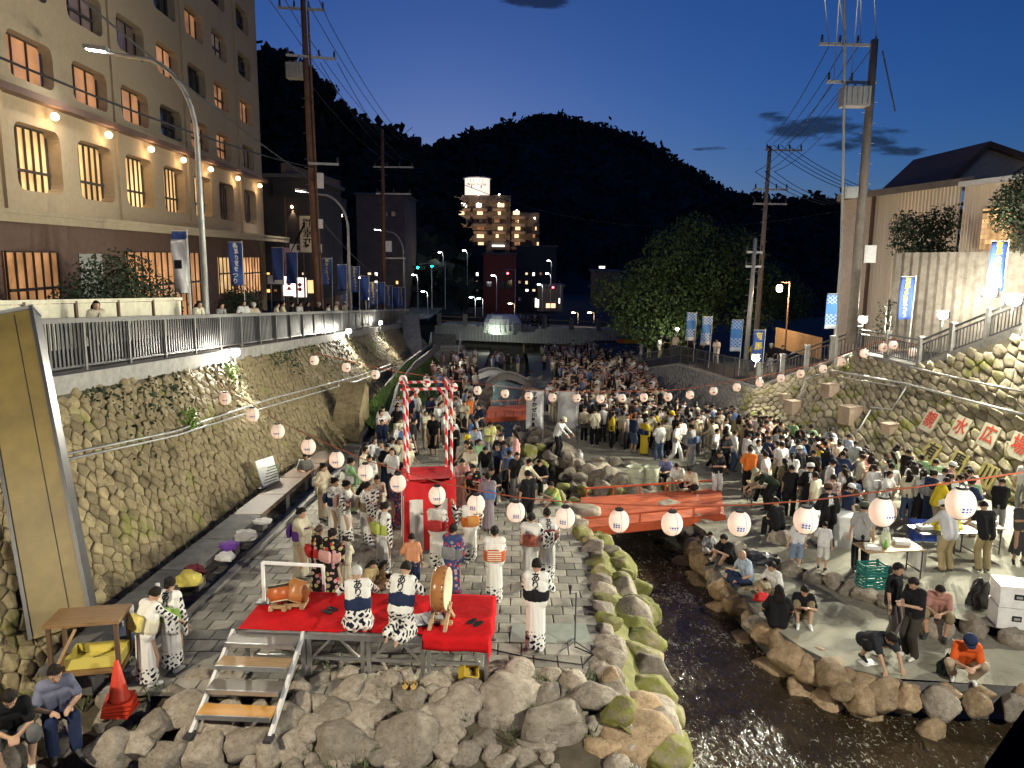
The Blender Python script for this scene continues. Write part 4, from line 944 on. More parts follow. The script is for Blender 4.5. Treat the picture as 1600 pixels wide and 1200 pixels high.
P2 = utility_pole((-11.2,pM.y,street(pM.y)), 16.3, .2, .1, [(13.2,3.4,.9,4,0),(11.0,3.0,.9,3,0),(5.6,2.0,.9,2,0)], 'dark utility pole with two crossarms beyond the vertical lit hall', [(.5,-.1,6.6,(.5,.4,.9),'junction_box')], M['pole_brown'])
# ================================================================ RIGHT SIDE: BIG POLES, BUILDING, RAILING, BANNERS
pr = PY(1336,452,36.5)
P3 = utility_pole((pr.x,36.5,3.2), PY(1372,62,36.5).z-3.2, .24, PY(1372,62,36.5).x-pr.x-.15, [(13.25,2.7,-1.15,4,.06),(11.65,2.3,-.9,3,.06)], 'big leaning concrete utility pole with transformer beside the siding house', [(-.75,0,11.0,(1.2,.7,.85),'transformer'),(.5,0,4.0,(.55,.35,.8),'junction_box'),(-.6,0,6.8,(.6,.4,.5),'cable_box')])
MB().poly([(-.7,-.2,-1.5),(-.9,-.2,4.5),(-1.1,-.2,8),(-1.5,-.2,14),(-2.0,-.2,18)], .06, 6).build('conduit', M['galv'], P3)
MB().tube((1.15,0,10.4),(.35,0,13.0),.035,n=5).build('stay_rod', M['dark_metal'], P3)
pb = PY(1184,480,56)
P4 = utility_pole((pb.x,56,0.2), PY(1187,228,56).z-.2, .2, .15, [(14.3,2.6,1.0,4,0),(11.6,2.4,.3,4,0),(10.6,2.4,.3,3,0)], 'utility pole with double crossarms standing above the leafy tree')
pq = PY(1165,560,44)
P5 = utility_pole((pq.x,44,.3), PY(1170,372,44).z-.3, .15, .15, [(7.0,.9,0,2,0),(6.2,.9,0,2,0)], 'slim steel pole with small brackets beside the blue banners', m=M['galv'])
# wires
w3 = lambda i, lv: V(PY((1296,1322,1345,1370)[i], (70,68,66,64)[i], 36.5)) if lv == 0 else V(PY((1303,1330,1362)[i], (124,122,120)[i], 36.5))
for i in range(4): wire(w3(i,0), PY((1197,1208,1219,1230)[i], 224, 56), .5, .022, 'overhead wire between the leaning pole and the pole above the leafy tree')
for i in range(3): wire(w3(i,1), PY((1180,1195,1210)[i], 268, 56), .7, .022, 'lower overhead wire between the leaning pole and the pole above the leafy tree')
ext = lambda a, b, k: V(a)+(V(b)-V(a))*k
for i in range(4): wire(w3(i,0), ext(w3(i,0), PY((1278,1296,1345,1360)[i], -120, 12), 2.0), .1, .014, 'overhead wire running from the leaning pole out over the river')
for i in range(2): wire(w3(i,1), ext(w3(i,1), PY((1320,1352)[i], -150, 13), 2.0), .1, .014, 'lower overhead wire running from the leaning pole out over the river')
for i in range(4): wire(PY((1197,1208,1219,1230)[i], 226, 56), PY(1330+i*18, 300+i*2, 46), .3, .022, 'overhead wire from the pole above the leafy tree to the siding house')
for i in range(3): wire(PY((1180,1195,1210)[i], 268, 56), PY(1290+i*14, 320, 50), .3, .022, 'lower overhead wire from the pole above the leafy tree to the siding house')
Y1_, Y2_ = pL.y, pM.y
for i in range(4):
    a = PY((448,468,500,516)[i], 38, Y1_); wire(a, PY((600,612,625,634)[i], 219, Y2_), .5, .022, 'overhead wire between the two brown poles behind the fence')
    wire(a, ext(a, PY((330,370,405,440)[i], -160, 20), 2.0), .3, .02, 'overhead wire running from the brown pole along the street above the fence')
for i in range(3):
    a = PY((460,500,527)[i], 98, Y1_); wire(a, PY((602,615,630)[i], 249, Y2_), .6, .022, 'lower overhead wire between the two brown poles behind the fence')
for i, (x0, y0, yy, sg) in enumerate(((0,40,20,.8),(160,-5,20,.5))):
    wire(ext(PY(490, 262+i*20, Y1_), PY(x0, y0, yy), 1.7), PY(490, 262+i*20, Y1_), sg, .035, 'thick black cable slung across the hotel facade')
wire(PY(490,330,Y1_), PY(602,440,Y2_), .4, .045, 'thick drooping cable bundle between the brown poles')
wire(PY(560,195,90), PY(1310,330,62), 5.0, .03, 'long pale wire crossing before the dark mountain')
# ---------------------------------------------------------------- siding house
SID = bpy.data.materials.new('siding'); SID.use_nodes = True; N = SID.node_tree.nodes; L = SID.node_tree.links; b_ = N['Principled BSDF']; b_.inputs['Base Color'].default_value = (.70,.58,.45,1); b_.inputs['Roughness'].default_value = .6
def corrugated(b, p0, p1, z0, z1a, z1b, pitch=.18, dep=.035):
    p0, p1 = V(p0), V(p1); Ln = (p1-p0).length; n = max(2, int(Ln/pitch)*2); d = (p1-p0)/Ln; nn = V((d.y,-d.x,0))
    vs = []; 
    for k in range(n+1):
        q = p0+d*Ln*k/n+nn*(dep if (k//1) % 2 else 0); f = k/n
        vs += [(q.x,q.y,z0),(q.x,q.y,z1a+(z1b-z1a)*f)]
    b.add(vs, [(2*k,2*k+2,2*k+3,2*k+1) for k in range(n)])
hp0 = PY(1312,400,45); HX, HY = hp0.x, 45.0
HS = empty('siding_house', (HX,HY,2), 0, 'beige corrugated siding house with gabled roof behind the stair railing', 'building'); o_ = V((HX,HY,2))
zt0, zt1 = PY(1312,312,45).z-2, PY(1500,280,41).z-2
pe = PY(1500,330,41)-o_
b = MB(); corrugated(b, (1.6,-.35,0), (pe.x,pe.y,0), -2, zt0+.35, zt1); b.build('front_wall', SID, HS)
MB().add([(0,0,-3),(1.6,-.35,-3),(1.6,-.35,zt0+.3),(0,0,zt0)], [(0,1,2,3)]).add([(0,0,-3),(0,0,zt0),(7.6,16,zt0),(7.6,16,-3)], [(0,1,2,3)]).build('corner_wall', mat('stucco_pink', (.68,.54,.44), .8, 4, .15), HS)
MB().box((1.45,-.55,zt0/2-1),(.16,.16,zt0+3)).build('down_pipe', M['wood_dark'], HS)
b = MB(); b.add([(-1.0,-1.4,zt0+.15),(pe.x,pe.y-1.0,zt1+.05),(pe.x+7,pe.y+16,zt1+1.2),(8,16.5,zt0+1.0)], [(0,1,2,3)]); b.add([(-1.0,-1.4,zt0-.2),(pe.x,pe.y-1.0,zt1-.3),(pe.x,pe.y-1.0,zt1+.05),(-1.0,-1.4,zt0+.15)], [(0,1,2,3)]); b.add([(-1.0,-1.4,zt0-.2),(-1,-1.4,zt0+.15),(8,16.5,zt0+1.0),(8,16.5,zt0+.7)], [(0,1,2,3)])
b.build('roof', mat('roof_brown', (.22,.175,.14), .95, 3, .2, spec=.05), HS)
g0 = PY(1470,272,43)-o_; g1 = PY(1540,228,43)-o_; g2 = PY(1640,262,43)-o_
b = MB(); b.add([g0+V((0,0,-.8)), g1, g2, g2+V((0,0,-1.5))], [(0,1,2,3)]); b.build('gable', mat('gable_tan', (.48,.39,.30), .8, 4, .2), HS)
b = MB(); b.prism([g0+V((-.4,-.4,-.95)), g1+V((0,-.4,.2)), g1+V((0,-.4,-.12)), g0+V((.1,-.4,-1.0))], (0,8,0)); b.prism([g1+V((0,-.4,.2)), g2+V((.3,-.4,.1)), g2+V((.3,-.4,-.22)), g1+V((0,-.4,-.12))], (0,8,0)); b.build('gable_roof', M['wood_dark'], HS)
q0 = PY(1497,400,39)-o_; q1 = PY(1680,400,33)-o_; zt = PY(1560,285,37)-o_
b = MB(); corrugated(b, (q0.x,q0.y,0), (q1.x,q1.y,0), -2, zt.z, zt.z+.1); b.build('annex_wall', SID, HS)
MB().beam((q0.x-.3,q0.y-.25,zt.z+.06), (q1.x,q1.y-.25,zt.z+.18), .5, .22).build('annex_fascia', M['white'], HS)
GB = curtain_mat('glass_block_lit', (.95,.62,.30), (.7,.42,.18), 1.0, 3)
w0, w1 = PY(1530,360,37.6)-o_, PY(1580,360,36)-o_
wf = MB().beam((w0.x,w0.y-.2,PY(1530,332,37.6).z-2), (w1.x,w1.y-.2,PY(1530,332,37.6).z-2), .12, .1).build('glass_block_window', M['dark_metal'], HS)
for i in range(6):
    for j in range(8):
        f = (i+.5)/6; c = V((w0.x+(w1.x-w0.x)*f, w0.y+(w1.y-w0.y)*f-.2, PY(1530,390,37.6).z-2+.24*(j+.5)))
        MB().box(c, (.27,.09,.21), (0,0,math.atan2(w1.y-w0.y, w1.x-w0.x))).build('glass_block', GB, wf)
# corrugated fence in front of the house
f0, f1 = PY(1394,430,36.2), PY(1640,430,30)
CF = empty('corrugated_fence', (f0.x,f0.y,3.5), 0, 'weathered corrugated metal fence with ivy in front of the siding house', 'fence'); o_ = CF.location
b = MB(); corrugated(b, (0,0,0), (f1.x-f0.x,f1.y-f0.y,0), -.6, PY(1394,395,36.2).z-3.5, PY(1640,392,30).z-3.5, .42, .09); b.build('sheet', mat('fence_sheet', (.33,.29,.24), .7, 3, .35), CF)
for k in range(6): f = k/5; MB().box(((f1.x-f0.x)*f,(f1.y-f0.y)*f+.12,.4),(.1,.1,2.4)).build('post', M['wood_dark'], CF)
b = MB(); leaf_cloud(b, [((-.3,-.2,.2),(.5,.3,1.3)),((.1,-.2,1.2),(.6,.3,.5)),((5,-2.8,-.6),(4.5,1.6,.5))], 2600, .07, RT); b.build('ivy', M['leaf_dark'], CF)
tree('garden_tree', tuple(PY(1440,430,37.5)), [blob(1440,372,37.6,(1.5,1.2,1.1)),blob(1415,350,37.6,(.7,.8,.7)),blob(1470,345,37.6,(.9,.9,.8)),blob(1450,400,37.6,(1.6,1.1,.7))], 4200, .08, 'small loose leafed tree against the beige siding wall', M['leaf_dark'], RT, .12)
tree('garden_tree', tuple(PY(1600,430,31)), [blob(1590,320,31,(1.0,1.0,1.0)),blob(1610,290,31,(.8,.9,.8)),blob(1570,345,31,(.6,.6,.5)),blob(1615,370,31,(1.0,.8,.8))], 3800, .07, 'dense garden tree before the lit glass block window', M['leaf_dark'], RT, .12)
# ---------------------------------------------------------------- stair railing on the right wall
RA = empty('stair_railing', TOP[2], 0, 'grey metal railing with square posts stepping up along the right wall', 'railing'); o_ = V(TOP[2])
T3 = [V(p) for p in TOP]
legs = [(T3[2],T3[3],4),(T3[3],T3[4],2),(T3[4],T3[5],3),(T3[5],T3[6],3)]
npk = 0
for a, c, n in legs:
    for k in range(n+1):
        p = a.lerp(c, k/n)-o_
        if k < n or c is T3[6]: 
            b = MB(); b.box(p+V((.15,.1,.62)), (.2,.2,1.25)); b.box(p+V((.15,.1,1.26)), (.25,.25,.06)); b.build('post', M['concrete'], RA)
    for h, r in ((1.12,.035),(.92,.025),(.2,.025)):
        MB().beam(a-o_+V((.15,.1,h)), c-o_+V((.15,.1,h)), r*2, r*2).build('rail', M['dark_metal'], RA)
    m = int((c-a).length/.16)
    for k in range(1, m):
        p = a.lerp(c, k/m)-o_+V((.15,.1,.56)); MB().box(p, (.028,.028,.74)).build('baluster', M['dark_metal'], RA)
RB = empty('mesh_fence', TOP[1], 0, 'dark wire mesh fence along the promenade above the grey revetment', 'fence'); o_ = V(TOP[1])
for a, c, n in ((T3[0],T3[1],6),(T3[1],T3[2],8)):
    for k in range(n): MB().box(a.lerp(c, k/n)-o_+V((.15,.1,.65)), (.06,.06,1.3)).build('post', M['dark_metal'], RB)
    b = MB(); m = int((c-a).length/.2)
    for k in range(m): b.box(a.lerp(c, k/m)-o_+V((.15,.1,.65)), (.018,.018,1.2))
    tag(b.build('bar_field', M['dark_metal'], RB), kind='stuff')
    for h in (1.25,.7,.12): MB().beam(a-o_+V((.15,.1,h)), c-o_+V((.15,.1,h)), .04, .04).build('rail', M['dark_metal'], RB)
# ---------------------------------------------------------------- pipes and boxes on the right wall
def rw_at(px, py, d=.12):
    """point of the right wall face seen at that pixel, d metres proud"""
    best = None
    for i in range(0, 141):
        for j in range(0, 41):
            t = i/20; p = V(rwall(t, j/40, d)); v = CROT.transposed() @ (p-C0)
            if v.z > -1: continue
            e_ = (800+FPX*v.x/-v.z-px)**2+(600-FPX*v.y/-v.z-py)**2
            if best is None or e_ < best[0]: best = (e_, p, t, j/40)
    return best
def wall_pipe(pxs, r, label):
    ps = [rw_at(x, y, .2)[1] for x, y in pxs]; a = ps[0]
    o = MB().poly([p-a for p in ps], r, 8).build('wall_pipe', M['galv'], None, True, a)
    return tag(o, label, 'pipe', 'conduit pipes on the right wall')
wall_pipe([(1420,572),(1510,590),(1600,612)], .04, 'upper pale conduit pipe running along the right stone wall')
wall_pipe([(1300,578),(1415,600),(1520,625),(1600,645)], .05, 'long thick conduit pipe across the mossy right wall')
wall_pipe([(1318,590),(1400,605)], .03, 'short branch conduit between the upper equipment boxes')
wall_pipe([(1245,625),(1262,592),(1300,578)], .04, 'bent conduit rising beside the upper left equipment box')
wall_pipe([(1416,604),(1395,640),(1362,636)], .035, 'bent conduit dropping below the junction on the right wall')
wall_pipe([(1360,640),(1345,670),(1330,680)], .035, 'curved hose pipe below the large equipment box')
for px, py, s, lb in ((1293,608,(.62,.5,.55),'beige equipment box high on the right stone wall'),(1236,636,(.55,.5,.6),'beige equipment box above the crowd at the wall corner'),(1326,648,(.75,.6,.75),'largest beige equipment box with dark open side on the wall'),(1388,668,(.5,.4,.4),'small beige box low on the right stone wall'),(1222,622,(.4,.3,.3),'small white box beside the corner equipment box')):
    _, p, t_, v_ = rw_at(px, py, .25)
    e = empty('equipment_box', p, RAD(25), lb, 'equipment box', 'equipment boxes on the right wall')
    b = MB(); b.box((0,0,0), s); b.box((0,0,s[2]/2+.015), (s[0]+.06,s[1]+.06,.03)); b.build('cabinet', mat('box_beige', (.42,.32,.24), .6, 4, .15), e)
    MB().box((s[0]/2+.005,-.02,.05),(.012,s[1]*.75,s[2]*.75)).build('louver', M['black'], e); MB().box((0,0,-s[2]/2-.09),(s[0]*.5,s[1]*.5,.18)).build('stand', M['galv'], e)
# ---------------------------------------------------------------- character boards
def board(px, py, ch, bm, im, size, label, tilt, d=.18):
    _, p, t_, v_ = rw_at(px, py, d)
    n = V(rwall(t_, v_, 1))-V(rwall(t_, v_, 0)); n.normalize()
    up = V((0,0,1))-n*n.z; up.normalize(); x = up.cross(n).normalized()
    Rm = Matrix((x, up, n)).transposed()
    e = bpy.data.objects.new('character_board', None); COL.objects.link(e); e.matrix_world = Matrix.Translation(p) @ Rm.to_4x4() @ Matrix.Rotation(tilt, 4, 'Z'); tag(e, label, 'sign')
    b = MB(); b.box((0,0,0), (size,size*1.02,.05)); b.build('panel', bm, e)
    for sx in (-1,1):
        for sy in (-1,1): MB().tube((sx*size*.43,sy*size*.43,.02),(sx*size*.43,sy*size*.43,.035),.012,n=6).build('bolt', M['galv'], e)
    lettering(ch, size*.82, im, e, (0,0.02,.029), (0,0,0), bold=.012*size)
BW = mat('board_cream', (.62,.58,.42), .6, 5, .15); BY = mat('board_ochre', (.42,.36,.12), .7, 4, .2)
for (px, py, ch, mn) in ((1455,656,'親','parent'),(1499,669,'水','water'),(1545,682,'広','wide'),(1597,698,'場','place')): board(px, py, ch, BW, INK_RED, .82, 'cream board with the red character meaning '+mn+' on the stone wall', RAD(-4))
for (px, py, ch, mn) in ((1454,708,'有','to have'),(1500,725,'馬','horse'),(1546,741,'川','river')): board(px, py, ch, BY, INK, .80, 'ochre board with the dark character meaning '+mn+' low on the stone wall', RAD(-4))
# ---------------------------------------------------------------- nobori banners
def banner(base, H, w_, label, text, bm, im, rz=0, side=1, lean=0.0, group='blue banners along both streets', txt=.9, wave=.05):
    e = empty('banner_flag', base, rz, label, 'banner', group)
    MB().poly([(0,0,0),(lean,0,H)], [.018,.013], 6).build('pole', M['white'], e)
    MB().tube((lean,0,H-.06),(lean+side*w_*1.08,0,H-.06),.01,n=5).build('arm', M['white'], e)
    fh = min(1.8, H*.72); b = MB()
    ph = base[0]*3+base[1]
    f = lambda u, v: (lean*(H-.08-v*fh)/H+side*(.03+u*w_), wave*math.sin(u*5+v*4+ph)*(.3+v), H-.08-v*fh)
    b.grid(f, 6, 12); c = b.build('cloth', bm, e, True); so = c.modifiers.new('thickness', 'SOLIDIFY'); so.thickness = .004
    if text:
        n = len(text)
        for k, ch in enumerate(text):
            p = f(.5, (k+.6)/(n+.3)); lettering(ch, min(w_*.75, fh/n*.95), im, c, (p[0],p[1]-.012,p[2]), (RAD(90),0,0), bold=.008)
    return e
def net_banner(name, base, edge):
    m = bpy.data.materials.new(name); m.use_nodes = True; N = m.node_tree.nodes; L = m.node_tree.links; bs = N['Principled BSDF']; bs.inputs['Roughness'].default_value = .7
    t = N.new('ShaderNodeTexCoord'); sx = N.new('ShaderNodeSeparateXYZ'); L.new(t.outputs['Generated'], sx.inputs[0])
    def mth(op, a, b=None):
        n = N.new('ShaderNodeMath'); n.operation = op
        for i, v in enumerate((a, b)):
            if v is None: continue
            if isinstance(v, (int, float)): n.inputs[i].default_value = v
            else: L.new(v, n.inputs[i])
        return n.outputs[0]
    X, Z = sx.outputs[0], sx.outputs[2]
    d1 = mth('PINGPONG', mth('ADD', mth('MULTIPLY', X, 3.0), mth('MULTIPLY', Z, 9.0)), .5); d2 = mth('PINGPONG', mth('SUBTRACT', mth('MULTIPLY', X, 3.0), mth('MULTIPLY', Z, 9.0)), .5)
    ln = mth('MAXIMUM', mth('LESS_THAN', d1, .09), mth('LESS_THAN', d2, .09))
    zone = mth('MAXIMUM', mth('LESS_THAN', Z, .42), mth('GREATER_THAN', Z, .72)); ln = mth('MULTIPLY', ln, zone)
    ln = mth('MAXIMUM', ln, mth('LESS_THAN', Z, .12))
    mx = N.new('ShaderNodeMix'); mx.data_type = 'RGBA'; mx.inputs[6].default_value = (*base,1); mx.inputs[7].default_value = (*edge,1); L.new(ln, mx.inputs[0]); L.new(mx.outputs[2], bs.inputs['Base Color'])
    return m
NB = net_banner('banner_net', (.05,.19,.52), (.55,.6,.65)); BB = mat('banner_blue', (.03,.07,.25), .7, 4, .2)
for px, pt, pb_, Y, lb in ((1084,487,545,50,'pale blue net patterned banner leaning above the revetment fence'),(1108,493,555,49,'pale blue net patterned banner beside the leaning one'),(1155,498,565,44,'pale blue net patterned banner before the slim steel pole'),(1305,457,520,40,'pale blue net patterned banner at the siding house corner')):
    t_ = PY(px, pt, Y); q = PY(px, pb_, Y); Hh = (t_.z-q.z)*1.35; banner((q.x,Y,t_.z-Hh), Hh, .62, lb, '', NB, INK_WHITE, side=-1, lean=.1, wave=.07)
for px, pt, Y, H_, lb in ((1430,430,33,3.4,'tall blue banner lettered in yellow behind the stair landing'),(1575,374,28.5,3.4,'tall blue banner lettered in yellow beside the glass block window'),(1195,514,41,2.6,'dark blue banner with yellow lettering behind the low corner post')):
    t_ = PY(px, pt, Y); banner((t_.x,Y,t_.z-H_), H_, .6, lb, '有馬の夏まつり' if H_ > 3 else '有馬の', BB, INK_YEL, side=-1, lean=.05)
# warm lantern street light
t_ = PY(1234,440,47); LN = empty('street_lantern', (t_.x,47,PY(1228,560,47).z), 0, 'warm glowing lantern hanging from a bracket on a slim post', 'street lantern')
Hn = t_.z-LN.location.z; MB().tube((0,0,0),(0,0,Hn),.06,.04,8).build('post', M['wood_dark'], LN); MB().beam((0,0,Hn-.05),(-.62,0,Hn-.05),.05,.05).build('bracket', M['wood_dark'], LN)
MB().lathe((-.6,0,Hn-.62), [(.10,0),(.17,.05),(.19,.28),(.12,.42)], 8).build('shade', M['lamp_warm'], LN); MB().lathe((-.6,0,Hn-.2), [(.22,0),(.05,.12)], 8).build('cap', M['dark_metal'], LN)
ld = bpy.data.lights.new('lantern', 'POINT'); ld.energy = 1300; ld.color = (1,.70,.42); ld.shadow_soft_size = .2; lo = bpy.data.objects.new('lamp', ld); COL.objects.link(lo); lo.parent = LN; lo.location = (-.6,-.3,Hn-.5)
# board fence by the lantern and the big tree
wf0, wf1 = PY(1213,530,50), PY(1282,540,46); BF = empty('board_fence', (wf0.x,wf0.y,PY(1213,540,50).z), 0, 'brown wooden board fence beside the warm lantern post', 'fence')
n = 22
for k in range(n):
    f = k/(n-1); MB().box(((wf1.x-wf0.x)*f,(wf1.y-wf0.y)*f,.55-.25*f),(.15,.03,1.3)).build('board', M['wood'], BF)
bl = [blob(1060,470,68,(3.6,3,2.6)),blob(1000,470,67,(2.6,2.4,2.4)),blob(1110,440,69,(3.2,3,3.0)),blob(1050,400,69,(2.6,2.6,2.4)),blob(1085,360,70,(2.0,2,1.6)),blob(960,460,66,(2.0,2,1.8)),blob(1040,520,64,(2.8,2.4,1.8)),blob(1150,400,70,(2.6,2.6,2.6)),blob(1010,430,68,(2.2,2.2,1.6)),blob(985,505,65,(2.0,1.9,1.4)),blob(1190,450,72,(3.0,2.6,2.4)),blob(1085,500,65,(2.2,2.0,1.5)),blob(1230,470,74,(2.6,2.4,2.2)),blob(1170,500,66,(2.2,2,1.6))]
tree('broadleaf_tree', tuple(PY(1075,560,67)), bl, 26000, .15, 'large dense broadleaf tree spreading over the promenade and bridge', M['leaf'], RT, .45)

p = PY(1058,517,60); e = empty('garden_spotlight', (p.x,60,p.z-1.6), 0, 'white garden spotlight on a short post below the broadleaf tree', 'spotlight')
MB().tube((0,0,0),(0,0,1.5),.04,n=6).build('post', M['dark_metal'], e); MB().lathe((0,0,1.5), [(.08,0),(.16,.2)], 10).build('housing', M['galv'], e); MB().ball((0,0,1.72), .14, 8, 6).build('lens', M['lamp_white'], e)
ld = bpy.data.lights.new('garden', 'POINT'); ld.energy = 350; ld.color = (.95,1,.8); ld.shadow_soft_size = .15; lo = bpy.data.objects.new('lamp', ld); COL.objects.link(lo); lo.parent = e; lo.location = (0,-.3,2.0)
# ================================================================ MOUNTAINS
RF = random.Random(31)
def ridge(name, prof, Yr, Yb, zb, canopy, size, leafm, label=None):
    xs = [p[0] for p in prof]; n = 90
    tab = [(p[0], p[1]) for p in prof]
    def pt(u, v):
        px = xs[0]+(xs[-1]-xs[0])*u; top = PY(px, lerp_tab(tab, px), Yr)
        if v <= .8: f = v/.8; Y = Yb+(Yr-Yb)*f; X = top.x*Y/Yr; z = zb+(top.z-zb)*(f**1.15)
        else: f = (v-.8)/.2; Y = Yr+(Yr*.25)*f; X = top.x*Y/Yr; z = top.z*(1-f)+zb*f
        k = .02*Yr*(.3 if v >= .75 else 1)*(0 if v < .02 else 1)
        return (X+noise.noise(V((u*20,v*12,1)))*k*.3, Y, z+noise.noise(V((u*25,v*14,0)))*k*.45)
    b = MB(); b.grid(pt, n, 26); o = tag(b.build(name, M['forest'], None, True), kind='structure')
    c = MB()
    for _ in range(canopy):
        u = RF.random(); v = RF.choice([RF.uniform(.72,.83), RF.uniform(.1,.83)])
        p = V(pt(u, v)); s = size*RF.uniform(.5,1.3)
        for _k in range(5):
            q = p+V((RF.gauss(0,.5),RF.gauss(0,.5),RF.gauss(.35,.45)))*s
            a = V((RF.gauss(0,1),RF.gauss(0,1),RF.gauss(0,1))).normalized(); d = a.orthogonal().normalized()
            c.add([q-a*s*.45, q-d*s*.35, q+a*s*.45, q+d*s*.35], [(0,1,2,3)])
    tag(c.build('tree_canopy', leafm, o), kind='stuff')
    return o
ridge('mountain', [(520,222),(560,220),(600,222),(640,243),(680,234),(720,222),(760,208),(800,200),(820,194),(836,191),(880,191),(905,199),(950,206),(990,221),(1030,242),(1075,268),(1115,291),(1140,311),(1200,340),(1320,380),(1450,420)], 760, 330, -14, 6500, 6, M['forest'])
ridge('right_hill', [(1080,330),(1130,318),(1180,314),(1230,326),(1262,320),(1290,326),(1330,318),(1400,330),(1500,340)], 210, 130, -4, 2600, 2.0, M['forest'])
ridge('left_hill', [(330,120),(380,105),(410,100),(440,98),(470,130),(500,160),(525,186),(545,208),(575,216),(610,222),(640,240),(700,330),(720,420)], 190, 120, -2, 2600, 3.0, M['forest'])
tree('hillside_tree', tuple(PY(505,200,150)), [blob(500,140,150,(3.0,3,1.5)),blob(485,165,150,(3.5,3,1.4)),blob(515,170,150,(2.2,2,1.0)),blob(480,118,150,(2.2,2,1.6)),blob(440,100,150,(3,3,1.8))], 4200, .5, 'layered dark tree leaning out from the left hillside', M['forest'], RT, .5)
LIT = emit('lit_pane', (1,.66,.36), 1.2); LITW = emit('lit_pane_white', (1,.93,.82), 3.0); LITO = emit('lit_pane_orange', (1,.45,.12), 1.8)
def far_block(name, px0, px1, py0, py1, Y, dep, m, label, group=None, win=(), winm=None, cat='building', zbot=None):
    """a far building: walls, roof slab and its windows as parts; win = list of (px0,px1,py0,py1)"""
    a, c = PY(px0, py1, Y), PY(px1, py0, Y); zb = zbot if zbot is not None else a.z
    e = empty(name, ((a.x+c.x)/2, Y, zb), 0, label, cat, group); w_ = c.x-a.x; h = c.z-zb
    MB().box((0,dep/2,h/2),(w_,dep,h)).build('wall', m, e); MB().box((0,dep/2,h+.15),(w_+.6,dep+.6,.3)).build('roof', M['concrete_dark'], e)
    if name == 'dark_house' or name == 'shop_hall':
        rq = random.Random(px0); win = list(win)+[(x, x+rq.uniform(3,5), y, y+rq.uniform(3,5), rq.choice([LIT, LITO, WIN_MID, WIN_DIM, LITW])) for x in range(int(px0)+4, int(px1)-6, 11) for y in range(int(max(py0,420))+6, int(py1)-12, 13) if rq.random() < .5]
    for (x0, x1, y0, y1, *mm) in win:
        p, q = PY(x0, y1, Y), PY(x1, y0, Y); o = e.location
        f = MB().box(((p.x+q.x)/2-o.x,-.05,(p.z+q.z)/2-o.z),(q.x-p.x+.2,.1,q.z-p.z+.2)).build('window', H_FRAME, e)
        MB().box(((p.x+q.x)/2-o.x,-.12,(p.z+q.z)/2-o.z),(q.x-p.x,.04,q.z-p.z)).build('pane', mm[0] if mm else winm, f)
    return e
DIMW = mat('far_wall_dark', (.07,.06,.055), .9, .3, .3); FW_RED = mat('far_wall_red', (.30,.07,.05), .85, .6, .2); FW_BR = mat('far_wall_brown', (.20,.13,.09), .85, .6, .25)
far_block('hilltop_building', 836, 880, 179, 188, 755, 20, DIMW, 'flat roofed building crowning the dark mountain top')
far_block('hilltop_building', 641, 656, 214, 240, 640, 12, DIMW, 'small dark tower block on the left mountain saddle')
far_block('terrace_houses', 540, 575, 200, 214, 185, 9, DIMW, 'row of dark houses on the left hillside ridge', win=[(548,551,206,209,LIT),(562,566,205,209,LIT)])
# ---------------------------------------------------------------- tower hotel with round sign
YH = 290; c0 = PY(756,440,YH); TH = empty('tower_hotel', (c0.x,YH,PY(756,480,YH).z), 0, 'lit balcony tower hotel with glowing round rooftop drum below the mountain', 'building'); oT = TH.location
def tp(px, py): q = PY(px, py, YH); return q-oT
H_T = mat('tower_wall', (.20,.15,.115), .85, .4, .2)
def tbox(px0, px1, py0, py1, y0, y1, m, nm): a, c = tp(px0,py1), tp(px1,py0); return MB().box(((a.x+c.x)/2,(y0+y1)/2,(a.z+c.z)/2),(c.x-a.x,y1-y0,c.z-a.z)).build(nm, m, TH)
tbox(695,798,305,480,1,18,H_T,'main_wall'); tbox(798,843,332,480,2,18,H_T,'wing_wall'); tbox(686,695,318,480,3,16,DIMW,'stair_tower')
rows = [310,323,335,347,359,371,383]
for r, y in enumerate(rows):
    for cidx, x in enumerate((724,750,780,810,838,702)):
        if cidx == 3 and r < 2 or cidx == 4 and r < 3 or (cidx == 0 and r == 6): continue
        w2 = 11 if cidx < 4 else 5
        a, c = tp(x-w2,y+3), tp(x+w2,y-5)
        bl_ = MB().box(((a.x+c.x)/2,.2,a.z-.4),(c.x-a.x,2.0,1.1)).build('balcony', H_T, TH)
        xx = (a.x+c.x)/2; 
        MB().box((xx+RF.uniform(-1,.6),.9,(a.z+c.z)/2+.35),((c.x-a.x)*RF.uniform(.18,.5),.1,(c.z-a.z)*.72)).build('lit_window', RF.choice([LIT,LIT,WIN_MID,WIN_DIM,LITW if r == 1 else LIT]), bl_)
        MB().ball((xx+(-.6 if cidx != 2 else 0),-.2,c.z+.25), .3, 8, 5).build('balcony_lamp', emit('blamp', (1,.85,.6), 14) if 'blamp' not in bpy.data.materials else bpy.data.materials['blamp'], bl_)
for y in (306,318,330,342,354,366,378): 
    q = tp(693,y); MB().ball((q.x,.6,q.z), .3, 8, 5).build('stair_lamp', bpy.data.materials['blamp'], TH)
tbox(769,788,383,387,-.6,0,LITW,'entrance_sign')
a, c = tp(724,302), tp(764,276); r_ = (c.x-a.x)/2
dr = MB().lathe(((a.x+c.x)/2,9,a.z), [(r_,0),(r_,c.z-a.z)], 28).build('round_drum', emit('drum_lit', (1,.80,.66), .95), TH, False)
MB().lathe(((a.x+c.x)/2,9,c.z), [(r_*1.13,0),(r_*1.13,.35),(r_*.9,.5)], 28).build('drum_rim', M['white'], dr)
